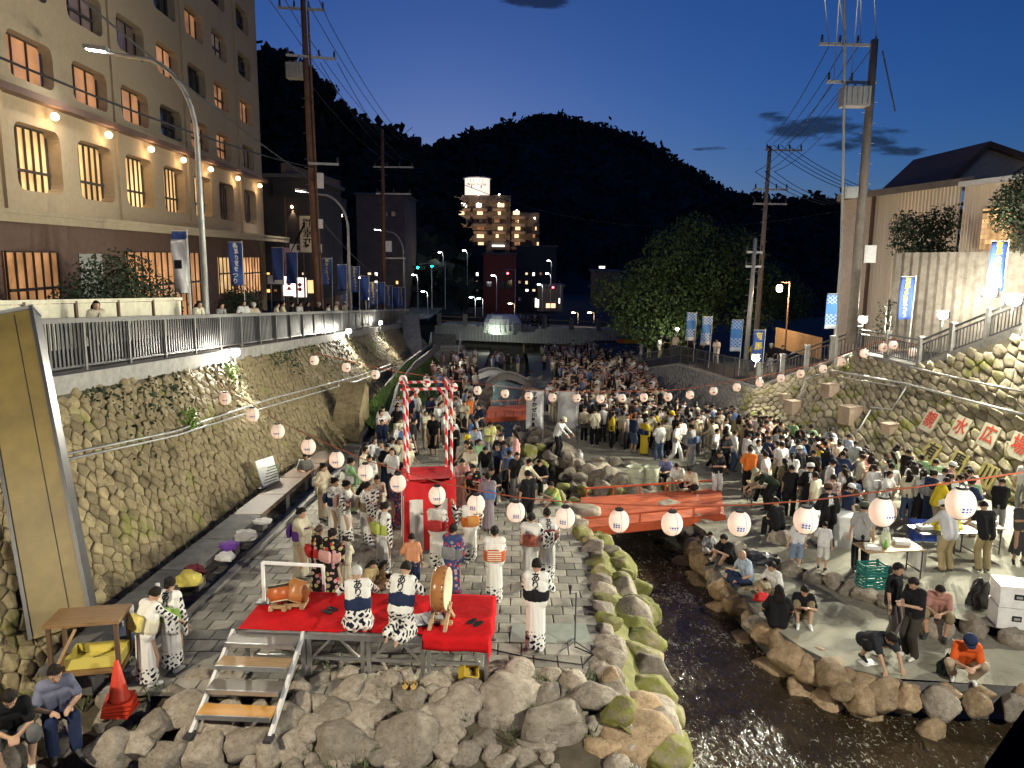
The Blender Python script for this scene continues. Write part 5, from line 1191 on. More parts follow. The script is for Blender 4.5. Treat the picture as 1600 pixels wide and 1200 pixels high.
for k, px in enumerate((736,751)): q = tp(px,290); MB().box((q.x,9-math.sqrt(max(.1,r_*r_-(q.x-(a.x+c.x)/2)**2))-.05,q.z),(.35,.2,1.1)).build('slot', M['black'], dr)
for k in (-2,-1,1,2): MB().box(((a.x+c.x)/2+k*1.15,9-math.sqrt(r_*r_-(k*1.15)**2)-.05,a.z+(c.z-a.z)*.84),(.15,.1,1.0)).build('tick', INK, dr)
for k, ch in enumerate('Marveille Club'):
    if ch == ' ': continue
    an = (k-6.5)*.115; lettering(ch, 1.25, INK, dr, ((a.x+c.x)/2+math.sin(an)*(r_+.03),9-math.cos(an)*(r_+.03),a.z+(c.z-a.z)*.62), (RAD(90),0,an), ex=.02)
MB().tube(((a.x+c.x)/2+1,9,c.z+.4),((a.x+c.x)/2+1,9,c.z+4),.06,n=5).build('mast', M['dark_metal'], TH)
for px, py in ((724,330),(750,330),(780,330),(810,345),(724,365),(750,365),(780,365),(810,370)):
    q = tp(px, py); ld = bpy.data.lights.new('balcony', 'POINT'); ld.energy = 260; ld.color = (1,.72,.42); lo = bpy.data.objects.new('balcony_light', ld); COL.objects.link(lo); lo.parent = TH; lo.location = (q.x,-3.5,q.z)
ld = bpy.data.lights.new('drum', 'POINT'); ld.energy = 600; ld.color = (1,.8,.6); lo = bpy.data.objects.new('drum_light', ld); COL.objects.link(lo); lo.parent = TH; lo.location = ((a.x+c.x)/2,-3,a.z+2)
# ---------------------------------------------------------------- town buildings round the bridge
far_block('shop_building', 755, 806, 398, 490, 150, 10, FW_RED, 'dull red shop building behind the red traffic light', win=[(782,789,440,452,WIN_DARK),(792,800,438,450,WIN_DARK),(760,768,440,448,WIN_DARK)])
far_block('dark_house', 718, 757, 385, 480, 175, 12, DIMW, 'plain dark block standing between the tower hotel and the street')
far_block('dark_house', 806, 870, 386, 490, 165, 12, DIMW, 'dark low house right of the red shop building', win=[(836,841,466,480,LITW),(845,850,468,480,LIT),(855,872,474,482,LIT)])
far_block('dark_house', 650, 718, 420, 490, 170, 12, DIMW, 'dark shop row at the end of the left street', win=[(662,668,470,476,LITW),(684,690,470,476,LITW)])
far_block('small_shop', 840, 880, 448, 486, 130, 6, FW_BR, 'little brown shop with lit window beyond the bridge', win=[(838,842,468,480,LITW),(853,868,474,481,LIT),(873,876,466,474,LITW)])
far_block('dark_house', 560, 632, 305, 480, 120, 14, FW_BR, 'brown apartment block behind the second utility pole', win=[(600,606,330,338,WIN_DIM),(612,618,330,338,WIN_DIM)])
far_block('villa', 930, 970, 425, 480, 130, 9, FW_BR, 'low brown villa half hidden by the broadleaf tree', win=[(936,945,416,419,LITW)])
far_block('shop_hall', 414, 480, 278, 470, 62, 12, DIMW, 'dark eaved shop hall beyond the hotel end')
b = [];
HV = empty('fin_hall', tuple(PY(500,480,66)), 0, 'hall facade with tall warm lit vertical fins beyond the hotel', 'building'); o_ = HV.location
p0, p1 = PY(450,480,62)-o_, PY(534,480,76)-o_
MB().beam((p0.x,p0.y,4), (p1.x,p1.y,4), .3, 15).build('wall', FW_BR, HV)
ztop = PY(450,310,62).z-o_.z
MB().beam((p0.x,p0.y-.3,ztop+.8), (p1.x,p1.y-.3,ztop+.2), 1.6, 1.4).build('eave', DIMW, HV)
FIN = mat('fin_wood', (.42,.27,.15), .6, 2, .2)
for k in range(11):
    f = (k+.3)/11; x, y = p0.x+(p1.x-p0.x)*f+.35, p0.y+(p1.y-p0.y)*f-.1
    fn = MB().box((x,y,ztop-4.4),(.22,.3,7.0)).build('fin', FIN, HV)
    MB().lathe((x+.22,y-.28,ztop-.75), [(.05,0),(.09,.12),(.05,.2)], 8).build('fin_light', M['lamp_warm'], fn)
    ld = bpy.data.lights.new('fin', 'SPOT'); ld.energy = 90; ld.color = (1,.68,.4); ld.spot_size = RAD(60); ld.shadow_soft_size = .05; lo = bpy.data.objects.new('lamp', ld); COL.objects.link(lo); lo.parent = HV; lo.location = (x+.28,y-.35,ztop-.85)
# ---------------------------------------------------------------- shop signs by the left street
def sign_board(px, py, Y, w_, h, m, label, text='', im=None, size=.4, vertical=True, post=True, cat='sign', tm=None):
    p = PY(px, py, Y); zs = street(Y); e = empty('street_sign', (p.x,Y,zs), 0, label, cat)
    MB().box((0,0,p.z-zs),(w_,.12,h)).build('panel', m, e); MB().box((0,.03,p.z-zs),(w_+.1,.1,h+.1)).build('frame', M['dark_metal'], e)
    if post: MB().tube((w_*.35,.1,0),(w_*.35,.1,p.z-zs-h/2),.05,n=6).build('post', M['dark_metal'], e); MB().tube((-w_*.35,.1,0),(-w_*.35,.1,p.z-zs-h/2),.05,n=6).build('post', M['dark_metal'], e)
    if text: lettering(text, size, im or INK, e, (0,-.065,p.z-zs), (RAD(90),0,0), vertical, .01)
    return e
sign_board(481,366,46,.9,2.1,M['cream'],'tall cream notice board lettered with dark characters by the brown pole','御幸荘',INK,.6)
sign_board(478,388,46.3,1.9,.5,M['white'],'wide white sign plate under the tall cream notice board','駐車場',INK,.36,False)
POST1 = emit('lit_poster', (1,.80,.72), 1.5); POST2 = emit('lit_orange', (1,.5,.18), 1.4)
sign_board(452,447,48,.75,1.2,POST1,'glowing white poster panel with red figures behind the onlookers','●\n▲',INK_RED,.3,False)
sign_board(469,449,48,.8,1.2,POST1,'second glowing white poster panel beside the banner pole','◆\n●',INK_RED,.3,False)
sign_board(489,448,49,.8,.8,POST2,'glowing orange shop panel behind the banners','')
sign_board(451,408,50,.5,1.7,mat('lilac_sign', (.5,.3,.45), .6),'lilac hanging sign beside the parking board','')
sign_board(430,437,46,.9,.5,M['white'],'small white parking board marked P before the hotel end','P',INK,.5,False)
for k, (px, pt, H_, Y) in enumerate(((440,385,3.2,44),(517,402,3.0,52),(462,392,3.2,45),(560,415,2.9,55),(575,430,2.6,58),(588,440,2.5,61),(600,440,2.5,64),(612,445,2.4,66),(622,448,2.3,69),(632,448,2.3,71),(540,412,3.0,54),(548,440,2.6,57))):
    t_ = PY(px, pt, Y); zb = street(Y); banner((t_.x,Y,zb), max(2.4, t_.z-zb), .62, 'dark blue banner with yellow lettering along the picket fence street' if k % 2 else 'dark blue wind curled banner along the picket fence street', '有馬の夏まつり' if k % 2 else '', BB, INK_YEL, side=-1, lean=.08, wave=.12)
for px, pt, Y, H_, lb in ((287,358,27.5,4.1,'dark blue flag hanging beside the white emblem flag'),):
    t_ = PY(px+5, pt, Y); banner((t_.x,Y,street(Y)), t_.z-street(Y), .5, lb, '', BB, INK_YEL, side=-1, wave=.15)
t_ = PY(291,372,27); e = banner((t_.x,27,street(27)), t_.z-street(27), .5, 'white flag with a dark square emblem before the hotel windows', '', M['white'], INK, side=-1, wave=.12)
MB().box((-.27,-.16,t_.z-street(27)-.9),(.26,.012,.3)).build('emblem', INK, e)
t_ = PY(378,376,33); banner((t_.x,33,street(33)), t_.z-street(33), .55, 'dark violet patterned banner behind the tall street lamp', '有馬の夏まつり', BB, INK_WHITE, side=-1, wave=.1)
# ---------------------------------------------------------------- distant lamps
def far_lamp(px, py, Y, m, label, zb, col=None, en=0, group='distant street lamps'):
    p = PY(px, py, Y); e = empty('street_lamp', (p.x+.6,Y,zb), 0, label, 'street lamp', group); h = p.z-zb
    MB().poly([(0,0,0),(0,0,h*.9),(-.15,0,h),(-.5,0,h+.05)], [.07,.06,.05,.04], 6).build('pole', M['galv'], e)
    MB().box((-.6,0,h+.06),(.6,.3,.12)).build('lamp_head', M['galv'], e); MB().ball((-.6,0,h-.02), .2, 8, 5, (1.3,1,.5)).build('lens', m, e)
    if en:
        ld = bpy.data.lights.new('fl', 'POINT'); ld.energy = en; ld.color = col; ld.shadow_soft_size = .2; lo = bpy.data.objects.new('lamp', ld); COL.objects.link(lo); lo.parent = e; lo.location = (-.6,-.2,h-.4)
    return e
LWH = emit('lamp_white_far', (.95,1,1), 40); LWM = emit('lamp_warm_far', (1,.75,.45), 30)
for px, py, Y in ((652,386,140),(687,394,130),(725,391,135),(770,430,120),(857,407,150),(855,427,125),(842,444,120),(661,455,100),(646,429,110),(736,464,110),(748,466,110)):
    far_lamp(px, py, Y, LWH, 'distant white street lamp among the dark shops', -1.5, (.95,1,1), 60)
for px, py, Y in ((559,433,60),(797,474,100),(896,488,96),(921,488,96)): far_lamp(px, py, Y, LWM, 'distant warm lamp near the bridge and banners', -1.2 if Y > 90 else street(Y), (1,.7,.35), 40)
def traffic(px, py, Y, col, label):
    p = PY(px, py, Y); e = empty('traffic_light', (p.x+1.8,Y,-1.2), 0, label, 'traffic light'); h = p.z+1.2
    MB().poly([(0,0,0),(0,0,h+.6),(-1.8,0,h+.5)], .07, 6).build('pole', M['galv'], e); MB().box((-1.6,0,h),(1.2,.25,.42)).build('signal_box', M['dark_metal'], e)
    for k, c in enumerate(((0,1,.6),(1,.7,0),(1,.03,.05))):
        on = {'g':0,'y':1,'r':2}[col] == k
        MB().lathe((-2.0+k*.4,-.13,h), [(.15,0),(.13,.05)], 10, Matrix.Rotation(RAD(90),3,'X')).build('signal_lens', emit('sig'+col, c, 35) if on else M['black'], e)
    return e
traffic(787,427,118,'r','red lit traffic light before the dull red shop'); traffic(655,418,112,'g','green lit traffic light over the left street'); traffic(677,416,118,'g','second green lit traffic light past the dark shop row'); traffic(858,449,122,'r','small red lit traffic light near the lit shop windows')
# ---------------------------------------------------------------- river bridge
YB_ = 92; bA, bB = PY(690,508,YB_), PY(1015,520,88)
BG = empty('river_bridge', ((bA.x+bB.x)/2,90,-3), 0, 'grey girder road bridge with stone posts across the river', 'bridge'); o_ = BG.location
A, B = bA-o_, bB-o_
MB().beam(A+V((0,0,-.6)), B+V((0,0,-.6)), 6, 1.6).build('girder', mat('bridge_grey', (.26,.26,.25), .7, 1, .25), BG)
b = MB()
for k in range(60): b.box(A.lerp(B, (k+.5)/60)+V((.1,-3.05,-.75)), (.06,.1,1.2))
tag(b.build('girder_rib_field', M['galv'], BG), kind='stuff')
MB().beam(A+V((0,-2.9,.35)), B+V((0,-2.9,.35)), .3, .3).build('kerb', M['concrete'], BG)
for k in range(9): MB().box(A.lerp(B, k/8)+V((0,-2.9,.95)),(.5,.5,1.4)).build('post', M['concrete_dark'], BG)
for h in (.8,1.3): MB().beam(A+V((0,-2.9,h)), B+V((0,-2.9,h)), .1, .12).build('rail', M['wood_dark'], BG)
for k in (.02,.98): MB().box(A.lerp(B, k)+V((0,0,-4)),(3,7,6.5)).build('abutment', M['concrete_dark'], BG)
MB().box(A.lerp(B,.5)+V((0,3,-4.2)),(26,.6,5)).build('back_wall', M['concrete_dark'], BG)
q = PY(785,508,86); OB = empty('lit_bay', tuple(q), 0, 'pale ribbed rounded bay lit from below beside the bridge', 'bay window')
MB().lathe((0,0,-1.0), [(1.6,0),(2.0,.5),(2.1,1.2)], 16, None, 1, .7).build('shell', mat('bay_white', (.55,.6,.52), .5), OB); MB().lathe((0,0,.25), [(2.1,0),(1.9,.5),(1.6,.9)], 16, None, 1, .7).build('canopy', M['white'], OB)
for k in range(14): a_ = math.pi+math.pi*k/13; MB().box((2.06*math.cos(a_),1.45*math.sin(a_),-.2),(.06,.06,1.2)).build('rib', M['galv'], OB)
ld = bpy.data.lights.new('bay', 'POINT'); ld.energy = 250; ld.color = (.9,1,.85); lo = bpy.data.objects.new('lamp', ld); COL.objects.link(lo); lo.parent = OB; lo.location = (-1.2,-2.6,-1.2)
# footpath fence under the bridge, stairs and gutters
for nm, pts_, lb in (('rail_fence', [(740,540),(770,533),(800,530)], 'dim wooden rail fence along the far left footpath'),('rail_fence', [(818,546),(860,540),(905,533),(960,526)], 'pale lit wooden rail fence under the bridge')):
    P_ = [PG(x, y+4, -.3) for x, y in pts_]; e = empty(nm, P_[0], 0, lb, 'fence'); o_ = P_[0]
    for a, c in zip(P_, P_[1:]):
        n = max(2, int((c-a).length/1.8))
        for k in range(n): MB().box(a.lerp(c, k/n)-o_+V((0,0,.5)),(.16,.16,1.1)).build('post', M['wood'], e)
        for h in (.45,.9): MB().beam(a-o_+V((0,0,h)), c-o_+V((0,0,h)), .1, .12).build('rail', M['wood'], e)
# left embankment beyond the mast: grass slope, curved gutter, buttress
def grass_z(u, v): return 0
b = MB()
def gsl(u, v):
    Y = 33+v*34; x0 = xb(Y)+.1; w2 = 2.1*(1-abs(v-.45)*.9)
    return (x0+w2*u, Y, gl(Y)+1.9*(1-u)**1.2*(1-abs(v-.5))+.02)
b.grid(gsl, 8, 24); GS = tag(b.build('grass_slope', M['grass'], None, True), kind='structure')
g = MB(); RG = random.Random(8)
for _ in range(9000):
    u, v = RG.random(), RG.random(); p = V(gsl(u, v)); h = RG.uniform(.06,.18); a = RG.uniform(0,6.3); d = V((math.cos(a),math.sin(a),0))*.012
    g.add([p-d, p+d, p+V((RG.gauss(0,.04),RG.gauss(0,.04),h))], [(0,1,2)])
tag(g.build('grass', M['grass'], GS), kind='stuff')
gp = [(575,680),(600,640),(612,600),(640,565),(680,535)]
P_ = [PY(x, y, Yq) for (x, y), Yq in zip(gp, (31.5,36,42,50,62))]
GT = empty('drain_channel', P_[0], 0, 'curved open concrete drain channel climbing the left embankment', 'drain'); o_ = P_[0]
for sx, m in ((-.32,M['concrete_dark']),(.32,M['concrete_dark'])):
    b = MB()
    for a, c in zip(P_, P_[1:]): b.beam(a-o_+V((sx,0,-.3)), c-o_+V((sx,0,-.3)), .12, .5)
    b.build('side_wall', m, GT)
b = MB()
for a, c in zip(P_, P_[1:]): b.beam(a-o_+V((0,0,-.5)), c-o_+V((0,0,-.5)), .52, .1)
b.build('channel_floor', M['concrete_dark'], GT)
p = PG(555,690); BT = tag(MB().prism([(0,0,0),(0,2.2,0),(0,2.2,2.0),(0,1.6,2.3),(0,0,1.2)], (1.1,0,0)).build('stone_buttress', M['wall_stone'], None, False, (p.x-.9,p.y,p.z)), 'squat stone buttress at the foot of the left wall beside onlookers', 'buttress')
p = PG(728,585,-.2); SD = empty('concrete_stairs', (p.x,p.y,p.z), 0, 'dark concrete stairs with pale handrail on the far left bank', 'stairs')
for k in range(7): MB().box((-2.2+.05*k,2+.5*k,.14+.26*k),(2.6,.55,.28)).build('step', M['concrete'], SD)
for sx in (-.8,-3.4): MB().poly([(sx,1.8,0),(sx,1.8,1.1),(sx,5.4,2.9),(sx,5.4,1.8)], .04, 6).build('handrail', M['white'], SD)
p = PG(690,600); RM = tag(MB().prism([(0,0,0),(1.6,0,0),(.2,8,3.6),(-1.2,8,3.6)], (0,0,.4)).build('concrete_ramp_wall', M['concrete'], None, False, (p.x-3.5,p.y+6,p.z-.2)), 'sloping grey concrete ramp wall below the far railing', 'ramp')
p = PG(985,560,-.35); KS = empty('yellow_kiosk', (p.x,p.y,p.z), 0, 'small yellow kiosk hut beside the far crowd', 'kiosk')
z2 = PY(985,530,p.y).z-p.z; MB().box((.3,1,z2/2),(2.0,1.8,z2)).build('hut', mat('kiosk_yellow', (.55,.32,.03), .6), KS); MB().box((-1.0,1,z2/2),(.6,1.8,z2)).build('side_door', mat('kiosk_orange', (.6,.14,.04), .6), KS); MB().box((-.1,1,z2+.06),(2.9,2.1,.12)).build('roof', M['concrete_dark'], KS); MB().box((.8,.08,z2*.62),(.5,.06,.4)).build('window', M['black'], KS)
# ================================================================ BOULDERS
def softmin(a, k=18):
    m = min(a); return m-math.log(sum(math.exp(-k*(x-m)) for x in a))/k
def rock_mesh(seed, m, sub=4, flat=1.0):
    R = random.Random(seed); bm = bmesh.new(); bmesh.ops.create_icosphere(bm, subdivisions=sub, radius=1)
    pl = [(V((R.gauss(0,1),R.gauss(0,1),R.gauss(0,1))).normalized(), R.uniform(.60,.98)) for _ in range(13)]
    for v in bm.verts:
        d = v.co.normalized(); c = [1.12]+[h/d.dot(n) for n, h in pl if d.dot(n) > .15]
        r = softmin(c, 44)*(1+.05*noise.noise(d*3.1+V((seed,0,0)))+.03*noise.noise(d*7+V((seed,3,0)))+.015*noise.noise(d*16+V((seed,3,0))))
        v.co = d*r
    me = bpy.data.meshes.new('stone'); bm.to_mesh(me); bm.free(); me.materials.append(m)
    me.polygons.foreach_set('use_smooth', [True]*len(me.polygons)); return me
RK = {k: [rock_mesh(100+i+j*50, M[k]) for i in range(9)] for j, k in enumerate(('rock','rock_warm','rock_moss'))}
RR = random.Random(77)
def put_rock(parent, x, y, z, r, kind='rock', sq=(1,1,1), rz=None):
    me = RR.choice(RK[kind])
    o = link('stone', me, parent, (x,y,z), (RR.uniform(-.25,.25), RR.uniform(-.25,.25), RR.uniform(0,6.3) if rz is None else rz), (r*sq[0]*RR.uniform(.88,1.12), r*sq[1]*RR.uniform(.88,1.12), r*sq[2]*RR.uniform(.85,1.15)))
    return o
def bank(name, m=None):
    """sloping earth that carries the boulders"""
    return name
# foreground boulder bank (stones placed where the photograph shows them: px, py, radius px, height above plaza)
b = MB(); b.grid(lambda u, v: (lambda x, y: (x, y, -.05-.75*max(0,(11.6-y)/2.6)**1.1+.08*noise.noise(V((x*1.5,y*1.5,0)))))(-8.2+u*9.85, 8.4+v*4.0), 40, 16)
RBK = tag(b.build('rock_bank', mat('soil', (.085,.07,.045), .95, 3, .4, .6, 15), None, True), kind='structure')
FG = [(870,1140,58,-.45),(712,1120,50,-.35),(800,1100,55,-.3),(636,1165,50,-.5),(985,1160,50,-.6),(925,1088,34,-.05),(900,1065,22,.0),(805,1045,24,.1),(770,1053,14,.0),(850,1085,24,-.1),(965,1125,30,-.3),(760,1170,26,-.6),(560,1150,40,-.45),(520,1120,30,-.3),(580,1085,32,-.15),(640,1095,28,-.15),(610,1065,20,-.05),(545,1080,26,-.1),(680,1070,22,-.05),(740,1075,22,-.05),(690,1095,20,-.2),(665,1130,26,-.35),(590,1120,26,-.3),(490,1145,34,-.35),(440,1140,36,-.35),(530,1175,38,-.55),(460,1180,36,-.55),(390,1170,36,-.45),(330,1185,34,-.45),(260,1190,34,-.4),(470,1105,20,-.15),(435,1108,16,-.1),(500,1095,18,-.1),(350,1140,26,-.25),(300,1150,22,-.25),(400,1120,20,-.15),(290,1110,30,-.08),(240,1135,26,-.1),(215,1165,24,-.2),(545,1050,18,.0),(590,1042,18,.0),(500,1060,16,.0),(640,1050,18,.0),(700,1050,16,.0),(470,1075,16,-.05),(735,1045,13,.05),(860,1050,15,.05),(880,1110,18,-.2),(835,1190,40,-.8),(930,1190,34,-.75),(1000,1110,24,-.45),(700,1190,34,-.7),(600,1195,34,-.7),(785,1135,14,-.4),(420,1190,26,-.55),(170,1180,30,-.25),(360,1105,18,-.05),(320,1118,18,-.1),(955,1060,20,.0),(970,1092,16,-.1)]
for px, py, rp, dz in FG:
    p = PZ(px, py, dz+.05); r = rp/1200*(p-C0).length*1.02
    kd = 'rock' if px < 900 or RR.random() < .5 else 'rock_warm'
    put_rock(RBK, p.x, p.y, dz*.72+.02, r*1.02, kd, (1.08,1.0,.72 if rp > 20 else .75))
for _ in range(260):      # cobbles between
    x, y = RR.uniform(-7.6,2.0), RR.uniform(9.0,12.2)
    z = -.05-.75*max(0,(11.6-y)/2.6)**1.1
    put_rock(RBK, x, y, z, RR.uniform(.08,.24), 'rock', (1.1,.9,.7))
# ferns and weeds between the boulders
g = MB()
for _ in range(60):
    x, y = RR.uniform(-7,1.8), RR.uniform(9.3,12.2); z = -.75*max(0,(11.6-y)/2.6)**1.1+.03
    for _k in range(9):
        a = RR.uniform(0,6.3); L_ = RR.uniform(.08,.22); p = V((x+RR.gauss(0,.06),y+RR.gauss(0,.06),z)); d = V((math.cos(a),math.sin(a),0)); s = V((-d.y,d.x,0))*.014
        g.add([p-s, p+s, p+d*L_*.6+V((0,0,L_))], [(0,1,2)])
tag(g.build('weeds', M['leaf'], RBK), kind='stuff')
# left stream edge: a row of stones, an algae covered ledge and an outer row
b = MB(); ys = frange(10.6, 21, .4)
b.grid(lambda u, v: (lambda y: (lambda x: (x, y, gl(y)-.08-u*.65-.06*noise.noise(V((x*2.5,y*2.5,5)))))(xl(y)-.55+u*1.0))(ys[round(v*(len(ys)-1))]), 8, len(ys)-1)
EDGE = tag(b.build('stream_edge', M['algae'], None, True), kind='structure')
for y in frange(10.9, 20.8, .52):
    put_rock(EDGE, xl(y)-.55+RR.uniform(-.08,.1), y, gl(y)-.02, RR.uniform(.2,.32), 'rock' if RR.random() < .6 else 'rock_moss', (1,1.15,.75))
for y in frange(10.6, 20.8, .6):
    put_rock(EDGE, xl(y)+.12+RR.uniform(-.1,.15), y, gl(y)-.55, RR.uniform(.26,.46), 'rock_moss' if RR.random() < .7 else 'rock', (1,1.2,.9))
for y in frange(10.4, 21, .7):
    put_rock(EDGE, xl(y)+.35+RR.uniform(-.1,.15), y, gl(y)-1.15, RR.uniform(.3,.5), 'rock_moss', (1,1.1,.8))
# right bank edge blocks
RE = tag(MB().add([(5,19,-3),(5.2,19,-3),(5.2,19.2,-3)], [(0,1,2)]).build('right_bank_edge', M['rock_warm']), kind='structure')
path = [(xr(y), y) for y in frange(13.1, 21, .44)][::-1]+[(6.2,13.15),(6.8,12.85)]+[(6.5,12.95),(7.1,12.75),(7.7,12.65),(8.3,12.65),(9.0,12.6),(9.7,12.55),(10.4,12.55),(11.1,12.5)]
for x, y in path:
    put_rock(RE, x+.02, y-.02, gl(y)-.90, RR.uniform(.27,.44), 'rock_warm' if RR.random() < .7 else 'rock', (1.0,1.1,.8))
    put_rock(RE, x+.22, y+.12, gl(y)-.74, RR.uniform(.16,.24), 'rock_warm', (1,1,.7))
    if RR.random() < .4: put_rock(RE, x-.2, y-.2, gl(y)-1.35, RR.uniform(.3,.42), 'rock_warm', (1,1,.7))
# inner kerb of squared stones
for y in frange(13.2, 19.4, .42):
    x = xk(y); sl = (xk(y+.2)-xk(y-.2))/.4
    put_rock(RE, x+.08, y, gl(y)-.5, RR.uniform(.24,.34), 'rock', (1.05,1.05,.9))
# rock piles beside and beyond the vermilion bridge
PILE = []
for px, py, rp in [(905,745,12),(925,735,14),(950,740,18),(975,748,14),(1000,745,15),(1020,760,12),(940,765,14),(965,770,14),(990,770,14),(915,765,12),(1015,742,10),(895,760,10),(890,735,9),(905,725,8),(935,718,9),(960,722,10),(985,725,9),(1040,760,10),(1050,775,10),(800,690,12),(815,680,10),(825,705,13),(845,700,12),(835,688,10),(790,705,12),(860,712,10),(808,670,8),(850,680,9),(870,700,10),(820,722,10),(845,725,10),(870,775,12),(895,785,11),(880,760,9),(755,660,7),(770,655,6),(740,665,8),(780,668,7),(765,672,7),(750,680,8),(870,560,4),(880,575,6),(900,580,6),(865,585,5),(845,590,4),(830,580,4),(1060,760,9),(915,790,10)]:
    p = PG(px, py, -.25); r = rp/1200*(p-C0).length*1.05
    if px > 700: put_rock(RE, p.x, p.y, p.z-r*.1, r, 'rock_moss' if RR.random() < .35 else 'rock', (1.05,1,.85))
    for _ in range(2): put_rock(RE, p.x+RR.uniform(-1,1)*r, p.y+RR.uniform(-.6,1.2)*r, p.z-.3, r*RR.uniform(.6,.9), 'rock', (1,1,.8))
for y in frange(22, 60, 1.1):
    for sx, fx in ((-1, xl), (1, xr)):
        put_rock(RE, fx(y)+sx*RR.uniform(0,.4), y, gl(y)-.35-RR.uniform(.0,.3), RR.uniform(.35,.6), 'rock', (1,1.2,.9))
# ================================================================ PANEL COLUMN AND BENCH ON THE LEFT
cb = PX(102,985,-7.35); c_t = PX(12,497,-9.2); CO = empty('panel_column', (cb.x,cb.y,cb.z), 0, 'tall leaning yellow panelled column against the left stone wall', 'column'); o_ = CO.location
up = (c_t-o_).normalized(); sx_ = V((.93,.22,0)); sx_ = (sx_-up*sx_.dot(up)).normalized(); ny = up.cross(sx_)
Rm = Matrix((sx_, -ny if ny.y < 0 else ny, up)).transposed(); Lc = (c_t-o_).length
MB().box(Rm @ V((0,0,Lc/2)), (.86,.34,Lc), Rm).build('body', mat('column_yellow', (.20,.145,.04), .5, .8, .4), CO)
for s_ in (-1,1): MB().box(Rm @ V((s_*.45,0,Lc/2+.03)), (.06,.42,Lc+.06), Rm).build('edge_angle', M['dark_metal'], CO)
MB().box(Rm @ V((0,0,Lc+.04)), (1.0,.42,.06), Rm).build('cap', M['galv'], CO)
MB().box(Rm @ V((.16,-.176,Lc/2)), (.012,.012,Lc*.98), Rm).build('panel_joint', M['black'], CO)
# bench slab
BN = empty('stone_bench', (-6.9,13,0), 0, 'long dark slab bench running along the foot of the left wall', 'bench'); o_ = V((-6.9,13,0))
bx = lambda Y: xb(Y)+.55
for k in range(8):
    Y0 = 11.0+k*2.05; Y1 = Y0+2.0
    MB().beam(V((bx(Y0),Y0,gl(Y0)+.46))-o_, V((bx(Y1),Y1,gl(Y1)+.46))-o_, .75, .12).build('slab', M['wood_dark'] if k > 3 else M['concrete_dark'], BN)
    MB().beam(V((bx(Y0)+.2,Y0+.15,gl(Y0)+.2))-o_, V((bx(Y0)+.2,Y0+.5,gl(Y0)+.2))-o_, .3, .4).build('support', M['concrete_dark'], BN)
MB().beam(V((bx(11)+.62,11,gl(11)+.07))-o_, V((bx(27)+.62,27,gl(27)+.07))-o_, .16, .14).build('kerb', M['concrete'], BN)
# little timber shelf stall with yellow tray at the column foot
p = PZ(128,1052,.54); SH = empty('shelf_stall', (p.x,p.y+.3,.52), RAD(12), 'small timber shelf stall holding a yellow tray beside the panel column', 'shelf'); SH.scale = (.85,.85,.85)
STW = mat('stall_wood', (.24,.14,.06), .6, 3, .35, .15, 14, stretch=(1,12,12))
MB().box((0,0,.95),(1.25,.85,.06),(RAD(-4),0,0)).build('roof_board', STW, SH)
for x in (-.55,.55):
    for y in (-.36,.36): MB().box((x,y,.47),(.07,.07,.95)).build('leg', M['wood_dark'], SH)
MB().box((0,0,.03),(1.2,.8,.05)).build('base_board', STW, SH)
MB().beam((-.52,-.4,.1),(-.1,-.4,.9),.05,.05).build('brace', M['wood'], SH)
YT = mat('tray_yellow', (.62,.52,.12), .5)
TR = empty('wooden_tray', SH.location+V((.08,.04,.05)), RAD(12), 'shallow pale yellow tray sitting inside the shelf stall', 'tray'); TR.scale = (.85,.85,.85)
MB().box((0,0,.02),(.9,.6,.03)).build('bottom', YT, TR)
for x, y, a, c in ((-.45,0,.03,.6),(.45,0,.03,.6),(0,-.3,.93,.03),(0,.3,.93,.03)): MB().box((x,y,.11),(a,c,.2)).build('side', YT, TR)
# things on the bench
def bundle(px, py, z, r, m, label, cat, name, sq=(1,1,.5)):
    p = PZ(px, py, z); b = MB(); rr = random.Random(px)
    bm = bmesh.new(); bmesh.ops.create_icosphere(bm, subdivisions=3, radius=r)
    for v in bm.verts:
        d = v.co.normalized(); v.co *= (1+.35*noise.noise(d*2.3+V((px,0,0)))+.15*noise.noise(d*6+V((0,px,0)))); v.co.x *= sq[0]; v.co.y *= sq[1]; v.co.z *= sq[2]
        v.co.z = max(v.co.z, -r*.3)
    me = bpy.data.meshes.new(name); bm.to_mesh(me); bm.free(); me.materials.append(m)
    return tag(link(name, me, None, (p.x,p.y,z+r*.3)), label, cat)
PURPLE = mat('purple_cloth', (.16,.05,.33), .8, 5, .2, .4, 20); WCL = mat('white_cloth', (.68,.66,.62), .85, 5, .15, .4, 20); YCL = mat('yellow_cloth', (.62,.52,.12), .85, 5, .2, .4, 20)
bundle(356,858,.25,.22,PURPLE,'crumpled purple cloth bundle lying on the slab bench','cloth','cloth_bundle')
bundle(384,842,.2,.26,WCL,'large crumpled white cloth bundle on the slab bench','cloth','cloth_bundle'); bundle(352,874,.3,.2,WCL,'small white cloth heap beside the purple bundle','cloth','cloth_bundle'); bundle(410,818,.15,.2,WCL,'flat white cloth at the far end of the slab bench','cloth','cloth_bundle',(1.2,1,.3))
bundle(296,912,.42,.24,YCL,'yellow and white cloth bag on the slab bench','bag','cloth_bag',(1.1,.8,.8)); bundle(304,898,.4,.22,mat('maroon', (.12,.02,.03), .8),'maroon patterned bag behind the yellow cloth bag','bag','cloth_bag',(1,.8,.8))
for px, py, lb in ((190,985,'stack of white paper cups beside the shelf stall'),(206,960,'white paper cup stack on the slab bench near the women'),(247,925,'single pale cup on the ledge by the wall')):
    p = PZ(px, py, .58); e = empty('cup_stack', p, 0, lb, 'cups')
    for k in range(3): MB().lathe((0,0,k*.035), [(.032,0),(.042,.10)], 10).build('cup', M['white'], e)
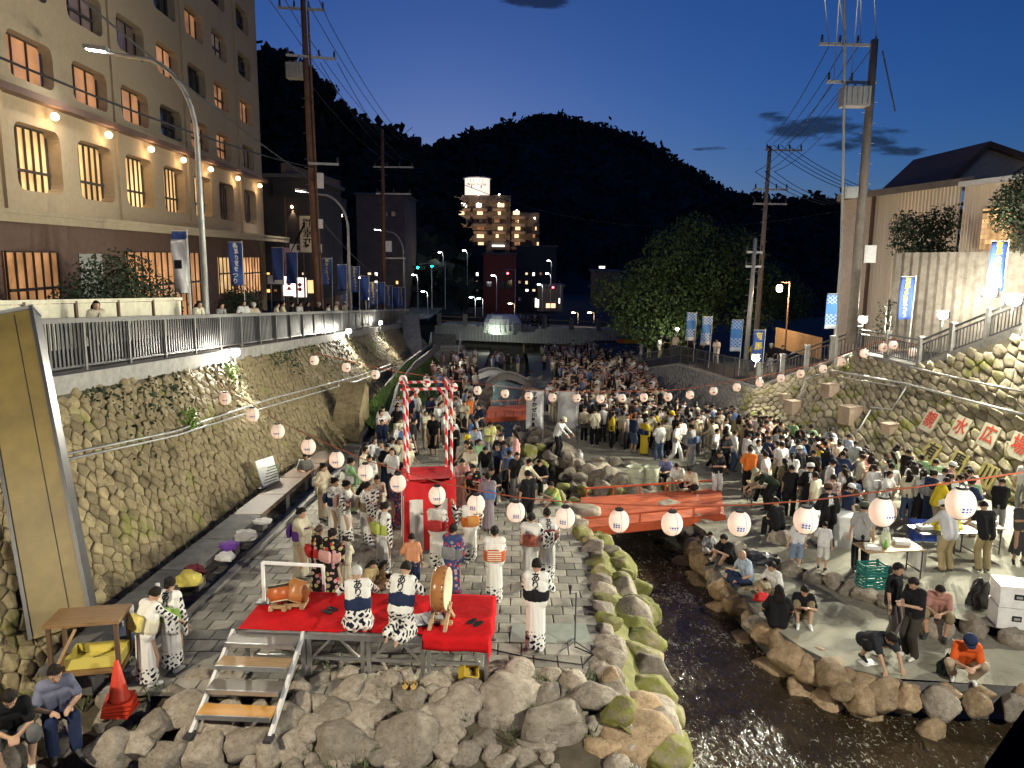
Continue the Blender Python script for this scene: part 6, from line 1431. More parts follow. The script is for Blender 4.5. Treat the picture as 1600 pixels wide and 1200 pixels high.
p = PZ(195,1000,.53); e = empty('plastic_tub', p, 0, 'blue plastic tub tucked on the bench beside the cups', 'tub'); MB().lathe((0,0,0), [(.13,0),(.17,.14),(.18,.14)], 14).build('tub', mat('tub_blue', (.03,.06,.16), .4), e); MB().lathe((0,0,.14), [(.185,0),(.185,.02)], 14).build('rim', mat('tub_blue2', (.04,.08,.2), .4), e)
# framed notice leaning on the wall
p = PG(432,765,.3); NB_ = empty('notice_board', (p.x-.25,p.y,p.z+.1), RAD(65), 'white framed notice board leaning at the end of the bench', 'sign')
MB().box((0,0,.45),(.75,.04,.85),(RAD(-18),0,0)).build('panel', M['white'], NB_)
for k in range(6): MB().box((0,-.145+.07*k*.0-.02-.0,.18+.1*k),(.55,.006,.035),(RAD(-18),0,0)).build('text_line', mat('print_grey', (.12,.16,.12), .7) if 'print_grey' not in bpy.data.materials else bpy.data.materials['print_grey'], NB_).location = (0, -(.45-.27-.1*k)*-.32+.0, 0)
MB().box((0,.0,.01),(.8,.1,.06)).build('foot', M['dark_metal'], NB_)
# traffic cones
p = PG(188,1112); CN = empty('traffic_cone', (p.x,p.y,0.0), 0, 'stack of orange traffic cones beside the bench', 'traffic cone'); CR = mat('cone_red', (.60,.05,.02), .5, 3, .15)
for k in range(4):
    z = .06*k; MB().box((0,0,z+.02),(.40,.40,.035),(0,0,.1*k)).build('base', CR, CN)
MB().lathe((0,0,.22), [(.165,0),(.15,.03),(.035,.60),(.025,.62)], 18).build('cone', CR, CN, True)
# ================================================================ STAGE
SA, SB = PZ(385,984,.78), PZ(760,998,.78); ax = (SB-SA); ax.z = 0; SW = ax.length; ang = math.atan2(ax.y, ax.x)
ST = empty('stage_platform', (SA.x,SA.y,0), ang, 'low modular stage platform with silver truss legs before the boulders', 'stage'); SD_ = 1.45
nmod = 4; mw = SW/nmod
for k in range(nmod):
    MB().box((mw*(k+.5),SD_/2,.73),(mw-.02,SD_,.07)).build('deck_panel', M['galv'], ST)
    MB().box((mw*(k+.5),0,.715),(mw,.07,.09)).build('front_beam', M['steel'], ST)
    MB().box((mw*(k+.5),0,.34),(mw-.2,.05,.05)).build('lower_beam', M['steel'], ST)
    for a, c in (((.12,.36),(.42,.68)),((mw-.12,.36),(mw-.42,.68))): MB().beam((mw*k+a[0],0,a[1]),(mw*k+c[0],0,c[1]),.035,.035).build('brace', M['steel'], ST)
for k in range(nmod+1):
    for y in (0, SD_):
        for dx in ((-.05,.05) if 0 < k < nmod else (0,)): MB().box((mw*k+dx,y,.36),(.06,.06,.72)).build('leg', M['steel'], ST)
        MB().lathe((mw*k,y,-.02), [(.06,0),(.05,.04)], 8).build('foot', M['dark_metal'], ST)
# stage steps
SS = empty('stage_steps', (SA.x,SA.y,0), ang, 'open aluminium steps with timber treads leading up to the stage', 'steps')
tm = [mat('tread_grey', (.20,.18,.16), .5, 4, .2), M['wood'], mat('tread_dark', (.16,.14,.12), .5, 4, .2), mat('tread_orange', (.55,.27,.05), .3, 3, .15)]
for k in range(4):
    z = .73-.19*k; y = -.12-.36*k
    t_ = MB().box((.36,y-.12,z),(1.12,.30,.045)).build('tread', tm[k], SS); MB().box((.36,y-.275,z-.01),(1.12,.03,.07)).build('nosing', M['steel'], t_)
for x in (-.23,.95):
    MB().beam((x,.03,.74),(x,-1.58,-.06),.05,.1).build('stringer', M['white'], SS); MB().box((x,-1.62,-.05),(.12,.18,.05)).build('foot', M['dark_metal'], SS)
# red carpet
CL = empty('red_carpet', (SA.x,SA.y,.79), ang, 'red felt carpet spread over the stage and hanging off its end', 'carpet')
RED = mat('felt_red', (.55,.012,.015), .95, 3, .18, .5, 12, spec=.1)
def carpet(x0, x1, y0, y1, drop, nm, dz=0):
    b = MB()
    def f(u, v):
        x = x0+(x1-x0)*u; y = y0+(y1-y0)*v; z = dz+.008*noise.noise(V((x*3,y*3,dz*50)))
        if y < -.03: z -= (-.03-y); y = -.05+.015*math.sin(x*9)
        if x > SW+.03: z -= (x-SW-.03)*.95; x = SW+.05+.02*math.sin(y*8)
        return (x, y, z)
    b.grid(f, 40, 24); o = b.build(nm, RED, CL, True); s = o.modifiers.new('t', 'SOLIDIFY'); s.thickness = .006; return o
carpet(-.15, 1.55, .02, SD_+.05, 0, 'left_cloth'); carpet(1.1, SW-.9, .04, SD_+.05, 0, 'middle_cloth', .012); carpet(SW-1.05, SW+.42, -.28, SD_+.1, 0, 'draped_cloth', .024)
def stage_pt(x, y, z=.8): c, s = math.cos(ang), math.sin(ang); return V((SA.x+x*c-y*s, SA.y+x*s+y*c, z))
def find_stage(px, py, z=.8): return PZ(px, py, z)
# small drums on stand
DR_O = mat('drum_orange', (.50,.13,.03), .35, 3, .3); DR_H = mat('drum_skin', (.62,.52,.34), .6, 4, .15); DR_W = mat('drum_wood', (.40,.16,.05), .35, 3, .3, stretch=(1,1,6))
def taiko(px, py, r, h, tilt, m, label, skin=DR_H, ring=True):
    p = find_stage(px, py); e = empty('taiko_drum', p, 0, label, 'drum'); R_ = Matrix.Rotation(tilt[0],3,'X') @ Matrix.Rotation(tilt[1],3,'Y'); c = V((0,0,r*.75+.12))
    MB().lathe(c, [(r*.9,-h/2),(r*1.05,-h/4),(r*1.1,0),(r*1.05,h/4),(r*.9,h/2)], 20, R_).build('shell', m, e, True)
    for s_ in (-1,1): MB().lathe(c, [(r*.94,s_*(h/2-.005)),(r*.92,s_*(h/2+.015))], 20, R_).build('head', skin, e)
    if ring: MB().lathe(c, [(r*.96,h/2-.05),(r*1.0,h/2-.02),(r*.98,h/2+.005)], 20, R_).build('rim', M['black'], e)
    for s_ in (-1,1): MB().box((s_*r*.6,-.02,.04),(.07,r*1.9,.07)).build('stand_rail', M['wood'], e); MB().box((s_*r*.6,0,.1),(.05,.06,.16)).build('stand_post', M['wood'], e)
    for s_ in (-1,1): MB().box((0,s_*r*.7,.06),(r*1.5,.06,.05)).build('cross_rail', M['wood'], e)
    return e
taiko(438,948,.19,.26,(RAD(-22),RAD(-10)),DR_O,'short roped taiko drum with pale skin on the carpet')
taiko(466,945,.19,.36,(RAD(-28),RAD(14)),DR_W,'barrel taiko drum of reddish wood beside the roped drum', mat('drum_face_brown', (.36,.20,.09), .6, 5, .3), False)
p = find_stage(690,975); e = empty('large_flat_drum', p, RAD(79), 'large upright flat drum of polished wood on a crossed stand', 'drum'); e.scale = (.88,.88,.88)
R_ = Matrix.Rotation(RAD(90),3,'X') @ Matrix.Rotation(RAD(4),3,'Y'); c = V((0,0,.72))
MB().lathe(c, [(.40,-.12),(.43,-.06),(.435,0),(.43,.06),(.40,.12)], 28, R_).build('shell', mat('drum_polish', (.35,.15,.05), .25, 2, .3), e, True)
for s_ in (-1,1): MB().lathe(c, [(.405,s_*.122),(.39,s_*.135)], 28, R_).build('head', DR_H, e)
b = MB()
for k in range(22): a = 2*math.pi*k/22; b.ball(c+R_ @ V((.432*math.cos(a),.432*math.sin(a),.1)), .012, 5, 4)
tag(b.build('rim_studs', M['black'], e), kind='stuff')
for s_ in (-1,1): MB().beam((-.32,s_*.15,.0),(.1,s_*.15,.42),.06,.07).build('stand_arm', M['wood'], e); MB().beam((.32,s_*.15,.0),(-.1,s_*.15,.42),.06,.07).build('stand_arm', M['wood'], e)
MB().box((0,0,.04),(.1,.42,.07)).build('stand_base', M['wood'], e)
# pipe frame at the back of the stage
p = find_stage(413,940); PF = empty('pipe_frame', p, 0, 'plain pale pipe frame standing at the back corner of the stage', 'frame'); q = PY(413,879,p.y)-p; q2 = PY(505,884,p.y+.5)-p
MB().box((0,0,q.z/2),(.05,.05,q.z)).build('upright', M['white'], PF); MB().beam((0,0,q.z),q2,.04,.05).build('bar', M['white'], PF); MB().box((0,0,.01),(.25,.25,.02)).build('foot', M['dark_metal'], PF); MB().beam((q2.x,q2.y,q2.z),(q2.x,q2.y,-.75-.1),.05,.05,(0,1,0)).build('upright', M['white'], PF)
def small_pair(px, py, z, m, label, name, cat, sep=.12, rz=0.0, ln=.25):
    p = PZ(px, py, z); e = empty(name, p, rz, label, cat)
    for s_ in (-1,1):
        so = MB().lathe((s_*sep/2*1.1,0,0), [(.045,0),(.05,.01),(.05,.025)], 12, None, 1, ln/.1).build('sole', m, e); MB().poly([(s_*sep/2*1.1-.04,-.01,.025),(s_*sep/2*1.1,.05,.05),(s_*sep/2*1.1+.04,-.01,.025)], .008, 5).build('strap', M['black'], so)
    return e
small_pair(640,1072,.12, mat('sandal_yellow', (.62,.40,.12), .6), 'pair of yellow sandals left on the boulders', 'sandals', 'sandals')
small_pair(515,955,.80, M['black'], 'pair of dark sandals on the carpet beside the white haired drummer', 'sandals', 'sandals', rz=1.0); small_pair(742,974,.81, M['black'], 'pair of black shoes resting at the right end of the carpet', 'shoes', 'shoes', rz=-.6)
p = PZ(660,968,.82); SMU = empty('score_sheet', p, RAD(20), 'open white music sheet lying before the kneeling drummer', 'sheet'); MB().box((-.17,0,.02),(.34,.42,.008),(0,RAD(6),0)).build('page', M['white'], SMU); MB().box((.17,0,.02),(.34,.42,.008),(0,RAD(-6),0)).build('page', M['white'], SMU); MB().box((.05,-.05,.004),(.72,.4,.006)).build('folder', M['black'], SMU)
p = PZ(728,1052,.1); e = empty('yellow_crate', p, RAD(25), 'small yellow box lying tipped among the boulders', 'box'); 
for a, d in (((0,0,.0),(.26,.2,.02)),((-.13,0,.1),(.02,.2,.2)),((.13,0,.1),(.02,.2,.2)),((0,-.1,.1),(.26,.02,.2)),((0,.1,.1),(.26,.02,.2))): MB().box(a, d).build('side', mat('crate_yel', (.5,.34,.02), .5) if 'crate_yel' not in bpy.data.materials else bpy.data.materials['crate_yel'], e)
e.rotation_euler = (RAD(50),RAD(20),RAD(25))
# microphone stand
p = PG(898,1012); MS = empty('microphone_stand', p, 0, 'slim microphone stand with round base beside the singer', 'microphone stand')
for k in range(3): a = RAD(90+120*k); MB().tube((0,0,.12),(math.cos(a)*.32,math.sin(a)*.32,.01),.012,n=6).build('leg', M['dark_metal'], MS)
MB().tube((0,0,.05),(0,0,1.05),.013,n=8).build('pole', M['dark_metal'], MS); MB().tube((.02,.1,.98),(-.12,-.28,1.16),.011,n=6).build('boom', M['dark_metal'], MS); MB().lathe((-.13,-.30,1.15), [(.012,0),(.02,.1),(.03,.13),(.02,.17)], 10).build('microphone', M['black'], MS)
tag(MB().poly([(0,0,.02),(.3,-.25,.01),(.1,-.6,.01),(-.8,-.4,.01),(-1.5,-.1,.01),(-2.1,.05,.01)], .012, 5).build('audio_cable', M['wire'], None, True, p), 'black audio cable trailing from the microphone stand over the paving', 'cable')
tag(MB().prism([(-.75,-.35,0),(.75,-.4,0),(.7,.4,0),(-.7,.35,0)], (0,0,.012)).build('paper_sheet', mat('grey_sheet', (.30,.33,.28), .6, 3, .2), None, False, PG(855,990)+V((.05,0,.005))), 'flat grey sheet lying on the paving behind the singer', 'sheet')
# ================================================================ YAGURA TOWER
TWR = [PG(637,862), PG(708,858)]; tw = (TWR[1]-TWR[0]); tw.z = 0
YG = empty('festival_tower', tuple(TWR[0]), math.atan2(tw.y, tw.x), 'slim festival tower wrapped in red and white cloth with curtain base', 'tower'); W_ = tw.length; Dp = 1.05
Htop = PY(637,606,TWR[0].y).z-TWR[0].z
SPI = bpy.data.materials.new('spiral_cloth'); SPI.use_nodes = True; N = SPI.node_tree.nodes; L = SPI.node_tree.links; bs = N['Principled BSDF']; bs.inputs['Roughness'].default_value = .8
t = N.new('ShaderNodeTexCoord'); wv = N.new('ShaderNodeTexWave'); wv.bands_direction = 'DIAGONAL'; wv.inputs['Scale'].default_value = 1.0; mpp = N.new('ShaderNodeMapping'); mpp.inputs['Scale'].default_value = (3.0,3.0,1.6); L.new(t.outputs['Object'], mpp.inputs[0]); L.new(mpp.outputs[0], wv.inputs[0])
cr = N.new('ShaderNodeValToRGB'); cr.color_ramp.interpolation = 'CONSTANT'; cr.color_ramp.elements[0].color = (.62,.02,.02,1); cr.color_ramp.elements[1].color = (.75,.72,.68,1); cr.color_ramp.elements[1].position = .5; L.new(wv.outputs[0], cr.inputs[0]); L.new(cr.outputs[0], bs.inputs['Base Color'])
for x in (.03,W_-.03):
    for y in (.03,Dp): MB().poly([(x,y,0),(x,y,Htop*.5),(x,y,Htop)], .035, 10).build('pole', SPI, YG, True)
for y in (.03,Dp): MB().beam((-.12,y,Htop-.04),(W_+.12,y,Htop-.04),.06,.06).build('top_beam', SPI, YG)
for x in (.03,W_-.03): MB().beam((x,-.1,Htop+.03),(x,Dp+.12,Htop+.03),.06,.06).build('side_beam', SPI, YG)
for x, d in ((.03,1),(W_-.03,-1)): MB().beam((x,.03,Htop-.4),(x+d*.3,.03,Htop-.05),.05,.05).build('corner_brace', SPI, YG)
CUR = bpy.data.materials.new('kohaku'); CUR.use_nodes = True; N = CUR.node_tree.nodes; L = CUR.node_tree.links; bs = N['Principled BSDF']; bs.inputs['Roughness'].default_value = .85
t = N.new('ShaderNodeTexCoord'); sx = N.new('ShaderNodeSeparateXYZ'); L.new(t.outputs['Object'], sx.inputs[0])
def mnode(op, a, b=None):
    n = N.new('ShaderNodeMath'); n.operation = op
    for i, v in enumerate((a, b)):
        if v is None: continue
        if isinstance(v, (int, float)): n.inputs[i].default_value = v
        else: L.new(v, n.inputs[i])
    return n.outputs[0]
ad = mnode('ADD', sx.outputs[0], sx.outputs[1]); fr = mnode('FRACT', mnode('MULTIPLY', ad, 1/.62)); wh = mnode('MULTIPLY', mnode('LESS_THAN', fr, .52), mnode('LESS_THAN', sx.outputs[2], 1.32))
mx = N.new('ShaderNodeMix'); mx.data_type = 'RGBA'; mx.inputs[6].default_value = (.62,.015,.02,1); mx.inputs[7].default_value = (.78,.74,.68,1); L.new(wh, mx.inputs[0]); L.new(mx.outputs[2], bs.inputs['Base Color'])
for (x0, y0), (x1, y1), nm in (((-.06,-.04),(W_+.06,-.04),'front_curtain'),((W_+.06,-.04),(W_+.06,Dp+.06),'side_curtain'),((-.06,Dp+.06),(-.06,-.04),'side_curtain'),((W_+.06,Dp+.06),(-.06,Dp+.06),'back_curtain')):
    b = MB(); d = V((y1-y0, -(x1-x0), 0)).normalized()
    b.grid(lambda u, v: (x0+(x1-x0)*u+d.x*.025*math.sin(u*22)*(1-v*.6), y0+(y1-y0)*u+d.y*.025*math.sin(u*22)*(1-v*.6), .03+v*1.8-.12*math.sin(math.pi*u)*(v > .95)), 40, 14)
    o = b.build(nm, CUR, YG, True)
MB().grid(lambda u, v: (-.05+u*(W_+.1), -.03+v*(Dp+.08), 1.82-.1*math.sin(math.pi*u)*math.sin(math.pi*v)), 10, 8).build('top_cloth', M['red'], YG, True)
# ================================================================ LANTERNS
LSH = bpy.data.materials.new('lantern_paper'); LSH.use_nodes = True; N = LSH.node_tree.nodes; L = LSH.node_tree.links; N.remove(N['Principled BSDF'])
df = N.new('ShaderNodeBsdfDiffuse'); df.inputs[0].default_value = (.80,.79,.80,1); tr = N.new('ShaderNodeBsdfTranslucent'); tr.inputs[0].default_value = (.78,.72,.68,1); ms_ = N.new('ShaderNodeMixShader'); ms_.inputs[0].default_value = .45
L.new(df.outputs[0], ms_.inputs[1]); L.new(tr.outputs[0], ms_.inputs[2]); L.new(ms_.outputs[0], N['Material Output'].inputs[0])
BULB = emit('lantern_bulb', (1,.60,.36), 30)
LE = bpy.data.materials.new('lantern_emblem'); LE.use_nodes = True; N = LE.node_tree.nodes; L = LE.node_tree.links; bs = N['Principled BSDF']
t = N.new('ShaderNodeTexCoord'); bk = N.new('ShaderNodeTexBrick'); bk.offset = 0; bk.inputs['Scale'].default_value = 1; bk.inputs['Brick Width'].default_value = .042; bk.inputs['Row Height'].default_value = .042; bk.inputs['Mortar Size'].default_value = .007
mq = N.new('ShaderNodeMapping'); mq.inputs['Rotation'].default_value = (RAD(90),0,0); L.new(t.outputs['Object'], mq.inputs[0]); L.new(mq.outputs[0], bk.inputs[0])
bk.inputs['Color1'].default_value = bk.inputs['Color2'].default_value = (.03,.05,.25,1); bk.inputs['Mortar'].default_value = (.75,.75,.8,1); L.new(bk.outputs[0], bs.inputs['Base Color'])
LR = .18
prof = []
for k in range(17):
    a = -80+10*k; r = LR*math.cos(RAD(a))**.85; prof.append((max(r,.05)*(1.0 if k % 2 else .985), LR*1.12*math.sin(RAD(a))))
lan_me = MB().lathe((0,0,0), prof, 20).mesh('shade', LSH, True)
# keep the paper open at the ends: remove the two caps
bm = bmesh.new(); bm.from_mesh(lan_me); bmesh.ops.delete(bm, geom=[f for f in bm.faces if len(f.verts) > 4], context='FACES'); bm.to_mesh(lan_me); bm.free()
ring_me = MB().lathe((0,0,LR*1.09), [(.055,0),(.075,0),(.075,.03),(.055,.03)], 14).mesh('top_ring', M['black'])
ring2_me = MB().lathe((0,0,-LR*1.13), [(.05,0),(.065,0),(.065,.02),(.05,.02)], 14).mesh('bottom_ring', M['black'])
bulb_me = MB().ball((0,0,-.02), .035, 8, 6).mesh('bulb', BULB, True)
hook_me = MB().poly([(-.06,0,LR*1.12),(0,0,LR*1.12+.09),(.06,0,LR*1.12)], .006, 5).mesh('hook', M['black'])
seam_me = MB().poly([(LR*1.005*math.cos(RAD(a))**.85*math.cos(-1.2), LR*1.005*math.cos(RAD(a))**.85*math.sin(-1.2), LR*1.125*math.sin(RAD(a))) for a in range(-75,76,15)], .003, 4).mesh('seam', M['dark_metal'])
def sph(u, v, c0_, w_, h): a = -math.pi/2+c0_+(u-.5)*w_; z = -.03+(v-.5)*h; r = (LR*math.cos(math.asin(max(-1,min(1,z/(LR*1.12)))))**.85)*1.012; return (r*math.cos(a), r*math.sin(a), z)
emb_me = MB().grid(lambda u, v: sph(u, v, -.15, .75, .085), 8, 4).mesh('emblem', LE)
bar_me = MB().grid(lambda u, v: sph(u, v, .1, .9, .05), 8, 2).mesh('sponsor_band', LE)
EMB2 = MB().grid(lambda u, v: sph(u, v, .1, .6, .06), 6, 2).mesh('red_mark', mat('lantern_mark', (.28,.08,.12), .7))
def lantern(p, label, group, kind=0, rz=0.0):
    e = empty('paper_lantern', p, rz, label, 'lantern', group)
    for nm, me in (('shade',lan_me),('top_ring',ring_me),('bottom_ring',ring2_me),('bulb',bulb_me),('hook',hook_me),('seam',seam_me)): link(nm, me, e)
    link(('emblem','sponsor_band','printed_mark')[kind], (emb_me,bar_me,EMB2)[kind], e)
    return e
def lantern_string(L_, m, rlab, glab, group, dscale=.36, labels=None, kinds=None):
    pts = []
    for i, (x, y, r) in enumerate(L_):
        d = ray(x, y); D = dscale*1.02*1200/(2*r); p = C0+d*D; pts.append(p)
    return pts
NEAR = [(330,599,8.8),(352,623,9.2),(395,648,10),(434,674,10.8),(482,698,11.5),(526,718,12),(571,738,12.4),(622,755,12.8),(683,774,13.6),(744,788,14.2),(806,800,14.8),(883,809,15.6),(967,814,16.4),(1050,818,17.2),(1155,818,18.2),(1259,813,19.4),(1379,800,20.8),(1501,787,22.4)]
np_ = lantern_string(NEAR, None, '', '', '')
for i, p in enumerate(np_):
    kd = (1,1,1,1,1,1,1,1,1,0,0,0,0,1,0,0,1,0)[i]
    lb = 'white paper lantern with a dark square emblem on the string over the plaza' if kd == 0 else 'white paper lantern with a printed band on the string over the plaza'
    nm = {0:' beside the left floodlight',5:' above the kimono dancers by the bench',8:' before the red curtain',12:' before the vermilion bridge',17:' largest over the food stalls',16:' over the cloaked food table'}.get(i, '')
    lantern(p, (lb+nm).replace('on the string over the plaza beside','hanging beside').replace('on the string over the plaza above','hanging above').replace('on the string over the plaza before','hanging before').replace('on the string over the plaza largest','hanging,').replace('on the string over the plaza over','hanging over'), 'white lanterns on the near string', kd, RR.uniform(-.25,.25))
rp = [np_[0]+V((-.8,.4,.9))]+[p+V((0,0,.30)) for p in np_]+[np_[-1]+V((3.2,-1.2,1.3))]
tag(MB().poly([p-rp[0] for p in rp], .012, 5).build('lantern_rope', M['rope'], None, True, rp[0]), 'red rope carrying the near string of white lanterns', 'rope')
FAR = [(491,563,7.2),(541,574,7),(587,585,6.8),(630,593,6.6),(667,598,6.5),(709,605,6.5),(746,610,6.5),(789,615,6.5),(826,619,6.5),(863,621,6.4),(901,622,6.4),(938,623,6.4),(972,622,6.3),(1006,621,6.3),(1044,620,6.3),(1078,617,6.2),(1115,611,6.2),(1151,605,6.2),(1187,598,6.1),(1220,591,6.1),(1251,584,6.1),(1286,576,6.1),(1315,565,6.2),(1350,552,6.4),(1380,543,6.5),(1396,539,6.6),(1426,550,6.7)]
fp_ = lantern_string(FAR, None, '', '', '')
for i, p in enumerate(fp_): lantern(p, ('small white lantern with a faint mark strung over the crowded river plaza' if i < 18 else 'small white lantern with a faint mark strung along the stair railing'), 'white lanterns on the far string', 2, RR.uniform(-.4,.4))
rp = [p+V((0,0,.30)) for p in fp_]
tag(MB().poly([p-rp[0] for p in rp], .014, 4).build('lantern_rope', M['rope'], None, True, rp[0]), 'thin rope carrying the far string of small lanterns', 'rope')
# ================================================================ VERMILION BRIDGES
VER = mat('vermilion', (.50,.09,.03), .55, 2, .25, .2, 30); VERW = mat('vermilion_plank', (.52,.12,.05), .6, 2, .3, .2, 30)
def red_bridge(c, label, planks=True, dz=.0):
    """c = four ground corners near-left, near-right, far-right, far-left"""
    z = sum(p.z for p in c)/4+dz; e = empty('vermilion_bridge', (c[0].x,c[0].y,z), 0, label, 'bridge'); o_ = e.location
    c = [V((p.x,p.y,z))-V(o_) for p in c]; n = 11
    for k in range(n):
        a = (k+.03)/n; d = (k+.97)/n; pa, pb_, pc, pd = c[0].lerp(c[3],a), c[1].lerp(c[2],a), c[1].lerp(c[2],d), c[0].lerp(c[3],d)
        MB().prism([pa,pb_,pc,pd], (0,0,.06)).build('plank', VERW, e)
    for a, d in ((c[0],c[1]),(c[3],c[2])):
        MB().beam(a+V((0,0,-.07)), d+V((0,0,-.07)), .14, .22).build('girder', VER, e)
        for k in range(6):
            p = a.lerp(d, (k+.2)/5.4)+V((0,.03,.05)); MB().box(p+V((0,0,.14)),(.05,.05,.3)).build('post', VER, e)
        MB().beam(a.lerp(d,.02)+V((0,.03,.34)), d.lerp(a,.02)+V((0,.03,.34)), .05, .05).build('rail', VER, e)
    return e
red_bridge([PG(903,824,-.2), PG(1132,804,-.2), PG(1126,770,-.2), PG(908,782,-.2)], 'low vermilion plank bridge with short railings over the stream')
red_bridge([PG(758,652,.1), PG(832,648,.1), PG(836,636,.1), PG(764,638,.1)], 'small distant vermilion bridge below the stone arch')
# stone arch footbridge
a, c = PG(758,606,0), PG(822,602,0); e = empty('arch_bridge', tuple(a), math.atan2(c.y-a.y, c.x-a.x), 'pale stone arch footbridge beyond the small vermilion bridge', 'bridge'); Ln = (c-a).length
b = MB(); ht = .62
def arch(u, v): x = Ln*u; return (x, 2.2*v, ht*math.sin(math.pi*u)+.25)
b.grid(arch, 20, 2); b.grid(lambda u, v: (Ln*u, 0, (ht*math.sin(math.pi*u)+.25)-v*.45), 20, 1); b.grid(lambda u, v: (Ln*u, 2.2*v, ht*math.sin(math.pi*u)-.2), 20, 2)
b.build('deck', M['concrete'], e, True)
for y in (0,2.2): MB().poly([(Ln*k/20,y,ht*math.sin(math.pi*k/20)+.32) for k in range(21)], .12, 6).build('parapet', M['concrete'], e)
# ================================================================ STALLS, TABLES, BOXES ON THE RIGHT BANK
def table(px, py, off, w_, d, h, rz, label, top=None, cloth=None):
    p = PG(px, py, off); e = empty('folding_table', p, rz, label, 'table')
    MB().box((0,0,h),(w_,d,.03)).build('table_top', top or M['wood'], e)
    for x in (-1,1):
        for y in (-1,1): MB().tube((x*(w_/2-.06),y*(d/2-.06),0),(x*(w_/2-.06),y*(d/2-.06),h),.018,n=6).build('leg', M['dark_metal'], e)
        MB().beam((x*(w_/2-.06),-d/2+.06,.18),(x*(w_/2-.06),d/2-.06,.18),.025,.025).build('stretcher', M['dark_metal'], e)
    if cloth: MB().grid(lambda u, v: (w_/2+.01+.02*math.sin(v*9), -d/2+d*v, h-.02-u*.55), 4, 14).build('tablecloth', cloth, e)
    return e, p, h
RO = -.35; TBS = []
TBS.append(table(1385,900,RO,1.5,.65,.74,RAD(8),'wooden food table with green bottle beside the grey bag man', cloth=M['white']))
TBS.append(table(1470,870,RO,1.6,.7,.74,RAD(5),'black framed food table behind the two youths', top=M['dark_metal']))
TBS.append(table(1515,860,RO,1.3,.7,.72,RAD(0),'food table between the long sleeved man and black shirt man'))
TBS.append(table(1215,790,RO,1.9,.8,.68,RAD(-6),'low serving table crowded with food before the black happi men', top=M['wood']))
table(1180,765,RO,.8,.6,.68,RAD(5),'little timber side table at the bridge end', top=M['wood'])
table(930,690,RO,1.8,.7,.72,RAD(0),'serving table with gas burner beyond the rock pile', top=M['dark_metal'])
def on_table(px, py, z, kind, label):
    p = PZ(px, py, z)
    if kind == 'tray':
        e = empty('food_tray', p, RR.uniform(-.4,.4), label, 'food tray'); MB().box((0,0,.01),(.34,.24,.02)).build('base', M['white'], e)
        for x, y, a, c in ((-.17,0,.015,.24),(.17,0,.015,.24),(0,-.12,.34,.015),(0,.12,.34,.015)): MB().box((x,y,.05),(a,c,.09)).build('side', M['white'], e)
        MB().box((0,0,.05),(.3,.2,.05)).build('contents', M['cream'], e)
    elif kind == 'bag':
        e = empty('plastic_bag', p, RR.uniform(-.4,.4), label, 'bag'); b = MB(); b.grid(lambda u, v: (.15*math.cos(u*6.283)*(1-.35*v)*(1+.1*math.sin(u*25)), .1*math.sin(u*6.283)*(1-.35*v)*(1+.1*math.sin(u*19)), .32*v), 20, 6); b.build('sack', mat('bag_green', (.55,.60,.42), .4) if 'bag_green' not in bpy.data.materials else bpy.data.materials['bag_green'], e, True)
        for s_ in (-1,1): MB().poly([(s_*.06,0,.31),(s_*.05,0,.42),(s_*.02,0,.44),(s_*.01,0,.31)], .012, 5).build('handle', M['white'], e)
    elif kind == 'bottle':
        e = empty('bottle', p, 0, label, 'bottle'); MB().lathe((0,0,0), [(.035,0),(.037,.15),(.015,.2),(.014,.24)], 12).build('body', mat('bottle_green', (.15,.45,.05), .2) if 'bottle_green' not in bpy.data.materials else bpy.data.materials['bottle_green'], e, True); MB().lathe((0,0,.24), [(.017,0),(.017,.03)], 10).build('cap', M['white'], e)
    elif kind == 'hat':
        e = empty('yellow_hat_tub', p, 0, label, 'tub'); MB().lathe((0,0,0), [(.2,0),(.21,.03),(.17,.05),(.14,.22),(.07,.3),(.01,.32)], 16).build('dome', mat('yellow_plastic', (.75,.62,.02), .35) if 'yellow_plastic' not in bpy.data.materials else bpy.data.materials['yellow_plastic'], e, True); MB().lathe((0,0,-.01), [(.24,0),(.23,.03)], 16).build('rim', bpy.data.materials['yellow_plastic'], e)
    return e
def on_tab(t, x, y, kind, label, group=None):
    e, p, h = t; c, s_ = math.cos(e.rotation_euler.z), math.sin(e.rotation_euler.z)
    o = on_table(800, 900, 0, kind, label); o.location = (p.x+x*c-y*s_, p.y+x*s_+y*c, p.z+h+.016); 
    if group: o['group'] = group
for i, x, y, k, lb in ((0,-.5,-.1,'tray','white foam tray of packets on the wooden food table'),(0,-.05,.1,'bag','white shopping bag standing on the wooden food table'),(0,-.2,-.15,'bottle','green drink bottle beside the shopping bag'),(0,.4,.12,'tray','cream carton tray at the back of the wooden food table'),(1,-.5,.05,'tray','white lidded tray on the black framed table'),(1,-.1,.1,'hat','bright yellow rounded plastic tub on the black framed table'),(1,.35,.1,'hat','second yellow rounded plastic tub beside the first'),(2,-.35,0,'tray','clear sided tray before the long sleeved man'),(2,.45,.05,'tray','white food tray beside the cooler boxes'),(2,.1,-.1,'tray','packed food tray before the black shirt man')): on_tab(TBS[i], x, y, k, lb)
for k, (x, y) in enumerate(((-.75,.1),(-.5,-.2),(-.2,.15),(.1,-.15),(.4,.2),(.6,-.1),(.8,.15))): on_tab(TBS[3], x, y, 'tray' if k % 3 else 'bag', 'white food tray spread on the low serving table' if k % 3 else 'pale bag of vegetables on the low serving table', 'food on the low serving table')
